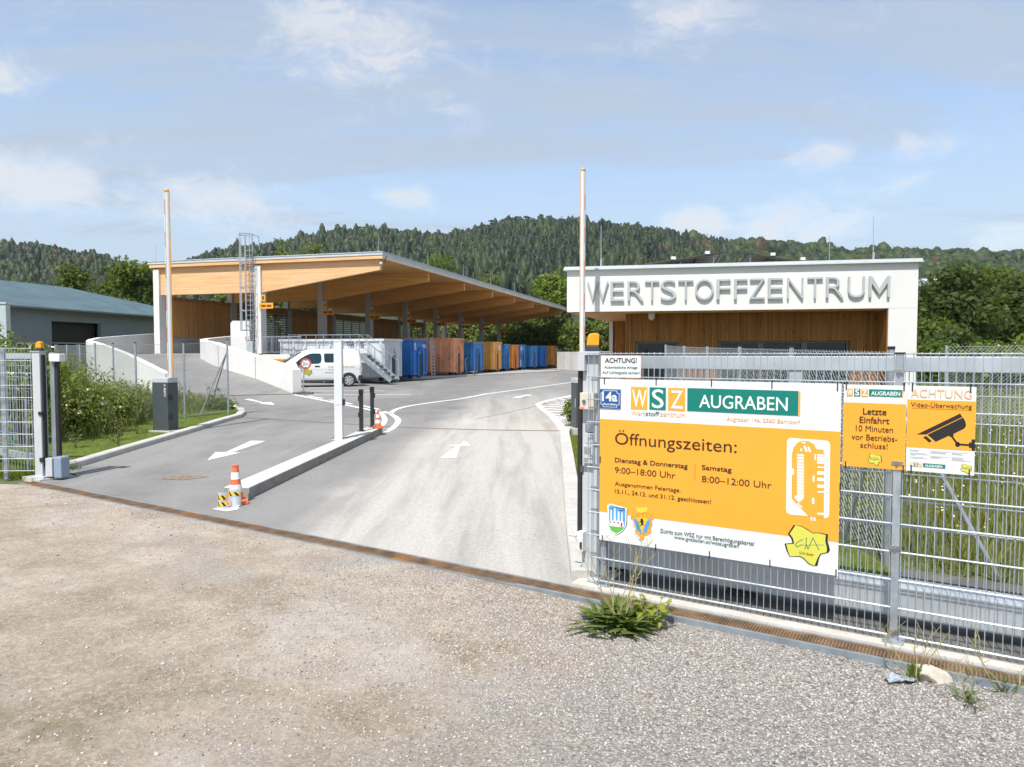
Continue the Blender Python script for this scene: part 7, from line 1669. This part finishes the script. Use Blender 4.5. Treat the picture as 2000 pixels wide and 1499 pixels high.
w2_ = at(1275, 1228, -.028); o = thing('weed', w2_, 'bright broad leaved seedling right of the thistle-like weed at the drain', 'weed'); rg = np.random.default_rng(62); mb = MB(); V_ = []; F_ = []; t_ = []
for k in range(11):
    a = k * .95; tip = w2_ + Vector((math.cos(a) * .14, math.sin(a) * .10, rg.uniform(.12, .30))); mb.tube(w2_, tip, .004, 5, .003)
    for j in range(5):
        p = w2_.lerp(tip, .4 + .15 * j); aa = rg.uniform(0, 6.28); d = Vector((math.cos(aa), math.sin(aa), rg.uniform(-.5, .35))).normalized(); sd = d.cross(Vector((0, 0, 1))).normalized(); L = rg.uniform(.05, .085); up = sd.cross(d); b = len(V_)
        for f, ww in ((0, .1), (.3, .85), (.65, .8), (1, .05)): c = p + d * L * f - up * (L * .25 * f * f); V_ += [tuple(c - sd * L * .33 * ww + up * .006 * ww), tuple(c), tuple(c + sd * L * .33 * ww + up * .006 * ww)]
        for q in range(3):
            for z in range(2): a0 = b + q * 3 + z; F_.append((a0, a0 + 1, a0 + 4, a0 + 3)); t_.append(rg.uniform(.1, .88))
np_obj('leaves', np.array(V_), np.array(F_), LEAFB, o, t_); mb.build('stems', mat('green_stem', (.16, .17, .05), .7), o)
w3_ = at(1782, 1330, -.028); weed(w3_, .07, .22, 34, 'slender feathery weed beside the pale rock at the drain edge', 63, LEAFW, .022, 5, .26)
weed(at(1890, 1372, -.028), .16, .12, 24, 'thin grass tuft in the gravel at lower right', 64, LEAFW, .012, 3, .2)
weed(at(1960, 1350, -.028), .14, .16, 20, 'thin grass tuft by the drain at the right picture edge', 65, LEAFW, .012, 3, .3)
def rock(name, c, sx, sy, sz, seed, m, label=None, cat=None, sub=3):
    bm = bmesh.new(); bmesh.ops.create_icosphere(bm, subdivisions=sub, radius=1); rg = np.random.default_rng(seed); dirs = rg.normal(0, 1, (9, 3)); dirs /= np.linalg.norm(dirs, axis=1)[:, None]; cut = rg.uniform(.42, .72, 9)
    for v in bm.verts:
        p = np.array(v.co)
        for d, k in zip(dirs, cut):
            e = p @ d - k
            if e > 0: p = p - d * e * .985
        p *= 1 + rg.normal(0, .012); v.co = Vector((p[0] * sx, p[1] * sy, p[2] * sz))
    me = bpy.data.meshes.new(name); bm.to_mesh(me); bm.free(); me.materials.append(m); o = bpy.data.objects.new(name, me); col.objects.link(o); o.location = c; return tag(o, label, cat)
rk = at(1812, 1328, -.03); rock('rock', rk + Vector((.02, 0, .03)), .135, .09, .075, 71, STONE, 'pale angular rock lying against the drain edge at lower right', 'rock').rotation_euler = (.1, .25, -.5)
fo_ = at(1757, 1332, -.028); rg = np.random.default_rng(5); gx_, gy_ = 9, 6; vs = []
for j in range(gy_):
    for i in range(gx_): vs.append((fo_.x + (i - 4) * .022 + rg.normal(0, .006), fo_.y + (j - 2.5) * .016 + rg.normal(0, .005), fo_.z + .012 + abs(rg.normal(0, .016))))
mb = MB(); mb.add(vs, [(j * gx_ + i, j * gx_ + i + 1, (j + 1) * gx_ + i + 1, (j + 1) * gx_ + i) for j in range(gy_ - 1) for i in range(gx_ - 1)])
mb.build('crumpled_foil', mat('foil', (.55, .60, .66), .25, .7, .15, 20), None, origin=fo_, label='crumpled silvery foil scrap beside the pale rock', cat='litter')
# loose chippings
CHIP = NT('loose_chippings'); g = CHIP.n('ShaderNodeNewGeometry'); rr_ = CHIP.n('ShaderNodeValToRGB'); CHIP.t.links.new(g.outputs['Random Per Island'], rr_.inputs[0]); e = rr_.color_ramp.elements
e[0].color = (.14, .135, .13, 1); e[1].color = (.50, .485, .465, 1)
for p, c in ((.25, (.34, .32, .30)), (.45, (.48, .45, .42)), (.6, (.47, .39, .31)), (.75, (.36, .37, .385)), (.88, (.50, .475, .445))): k = e.new(p); k.color = (*c, 1)
CHIP.set(Base_Color=rr_.outputs[0], Roughness=.9); CHIP.bsdf.inputs['Specular IOR Level'].default_value = .2
ico = bmesh.new(); bmesh.ops.create_icosphere(ico, subdivisions=1, radius=1); ico.verts.ensure_lookup_table(); IV = np.array([tuple(v.co) for v in ico.verts]); IF = np.array([[v.index for v in f.verts] for f in ico.faces]); ico.free()
def stones(name, t, s, size, rg):
    n = len(t); P = np.array(F0)[None, :2] + np.array(GD)[None, :2] * t[:, None] + np.array(GN)[None, :2] * s[:, None]
    sc = size[:, None] * rg.uniform(.55, 1.2, (n, 3)) * np.array([1, 1, .65]); a = rg.uniform(0, 6.28, n); v = IV[None] * sc[:, None, :] * rg.uniform(.75, 1.2, (n, len(IV), 1))
    x = v[..., 0] * np.cos(a)[:, None] - v[..., 1] * np.sin(a)[:, None] + P[:, 0:1]; y = v[..., 0] * np.sin(a)[:, None] + v[..., 1] * np.cos(a)[:, None] + P[:, 1:2]; z = v[..., 2] + (-.002 - .028 * np.clip((t + 1.6) / 2., 0, 1))[:, None] + sc[:, 2:3] * .35
    V3 = np.stack([x, y, z], -1).reshape(-1, 3); F3 = (IF[None] + (np.arange(n) * len(IV))[:, None, None]).reshape(-1, 3); tag(np_obj(name, V3, F3, CHIP.m), kind='stuff')
rg = np.random.default_rng(77); n = 26000
t = rg.uniform(-2.5, 4.2, n); s = -.36 - rg.gamma(1.6, .75, n); den_ = np.clip((t + 3.2) / 2.6, .10, 1); k = (rg.uniform(0, 1, n) < den_) & (s > -4.6); stones('loose_stones', t[k], s[k], rg.uniform(.004, .0105, k.sum()), rg)
n = 5200; t = rg.uniform(-10, 4, n); s = -.36 - rg.uniform(0, 6, n) ** 1.0; stones('loose_stones', t, s, rg.gamma(1.8, .0022, n) + .0025, rg)
n = 2600; t = rg.uniform(-9.5, .5, n); s = -.36 - rg.gamma(1.2, .5, n); stones('loose_stones', t, s, rg.uniform(.004, .012, n), rg)
# ------------------------------------------------------------------ air between here and the hills
hz = NT('thin_air'); hz.t.nodes.remove(hz.bsdf)
pv = hz.n('ShaderNodeVolumePrincipled'); pv.inputs['Color'].default_value = (.80, .90, 1, 1); pv.inputs['Density'].default_value = .00008; pv.inputs['Anisotropy'].default_value = .0
hz.t.links.new(pv.outputs[0], hz.out.inputs['Volume'])
mb = MB(); mb.box((-1300, -120, -1.2), (2100, 1200, 150)); tag(mb.build('haze', hz.m), kind='stuff')
scene.cycles.volume_bounces = 0
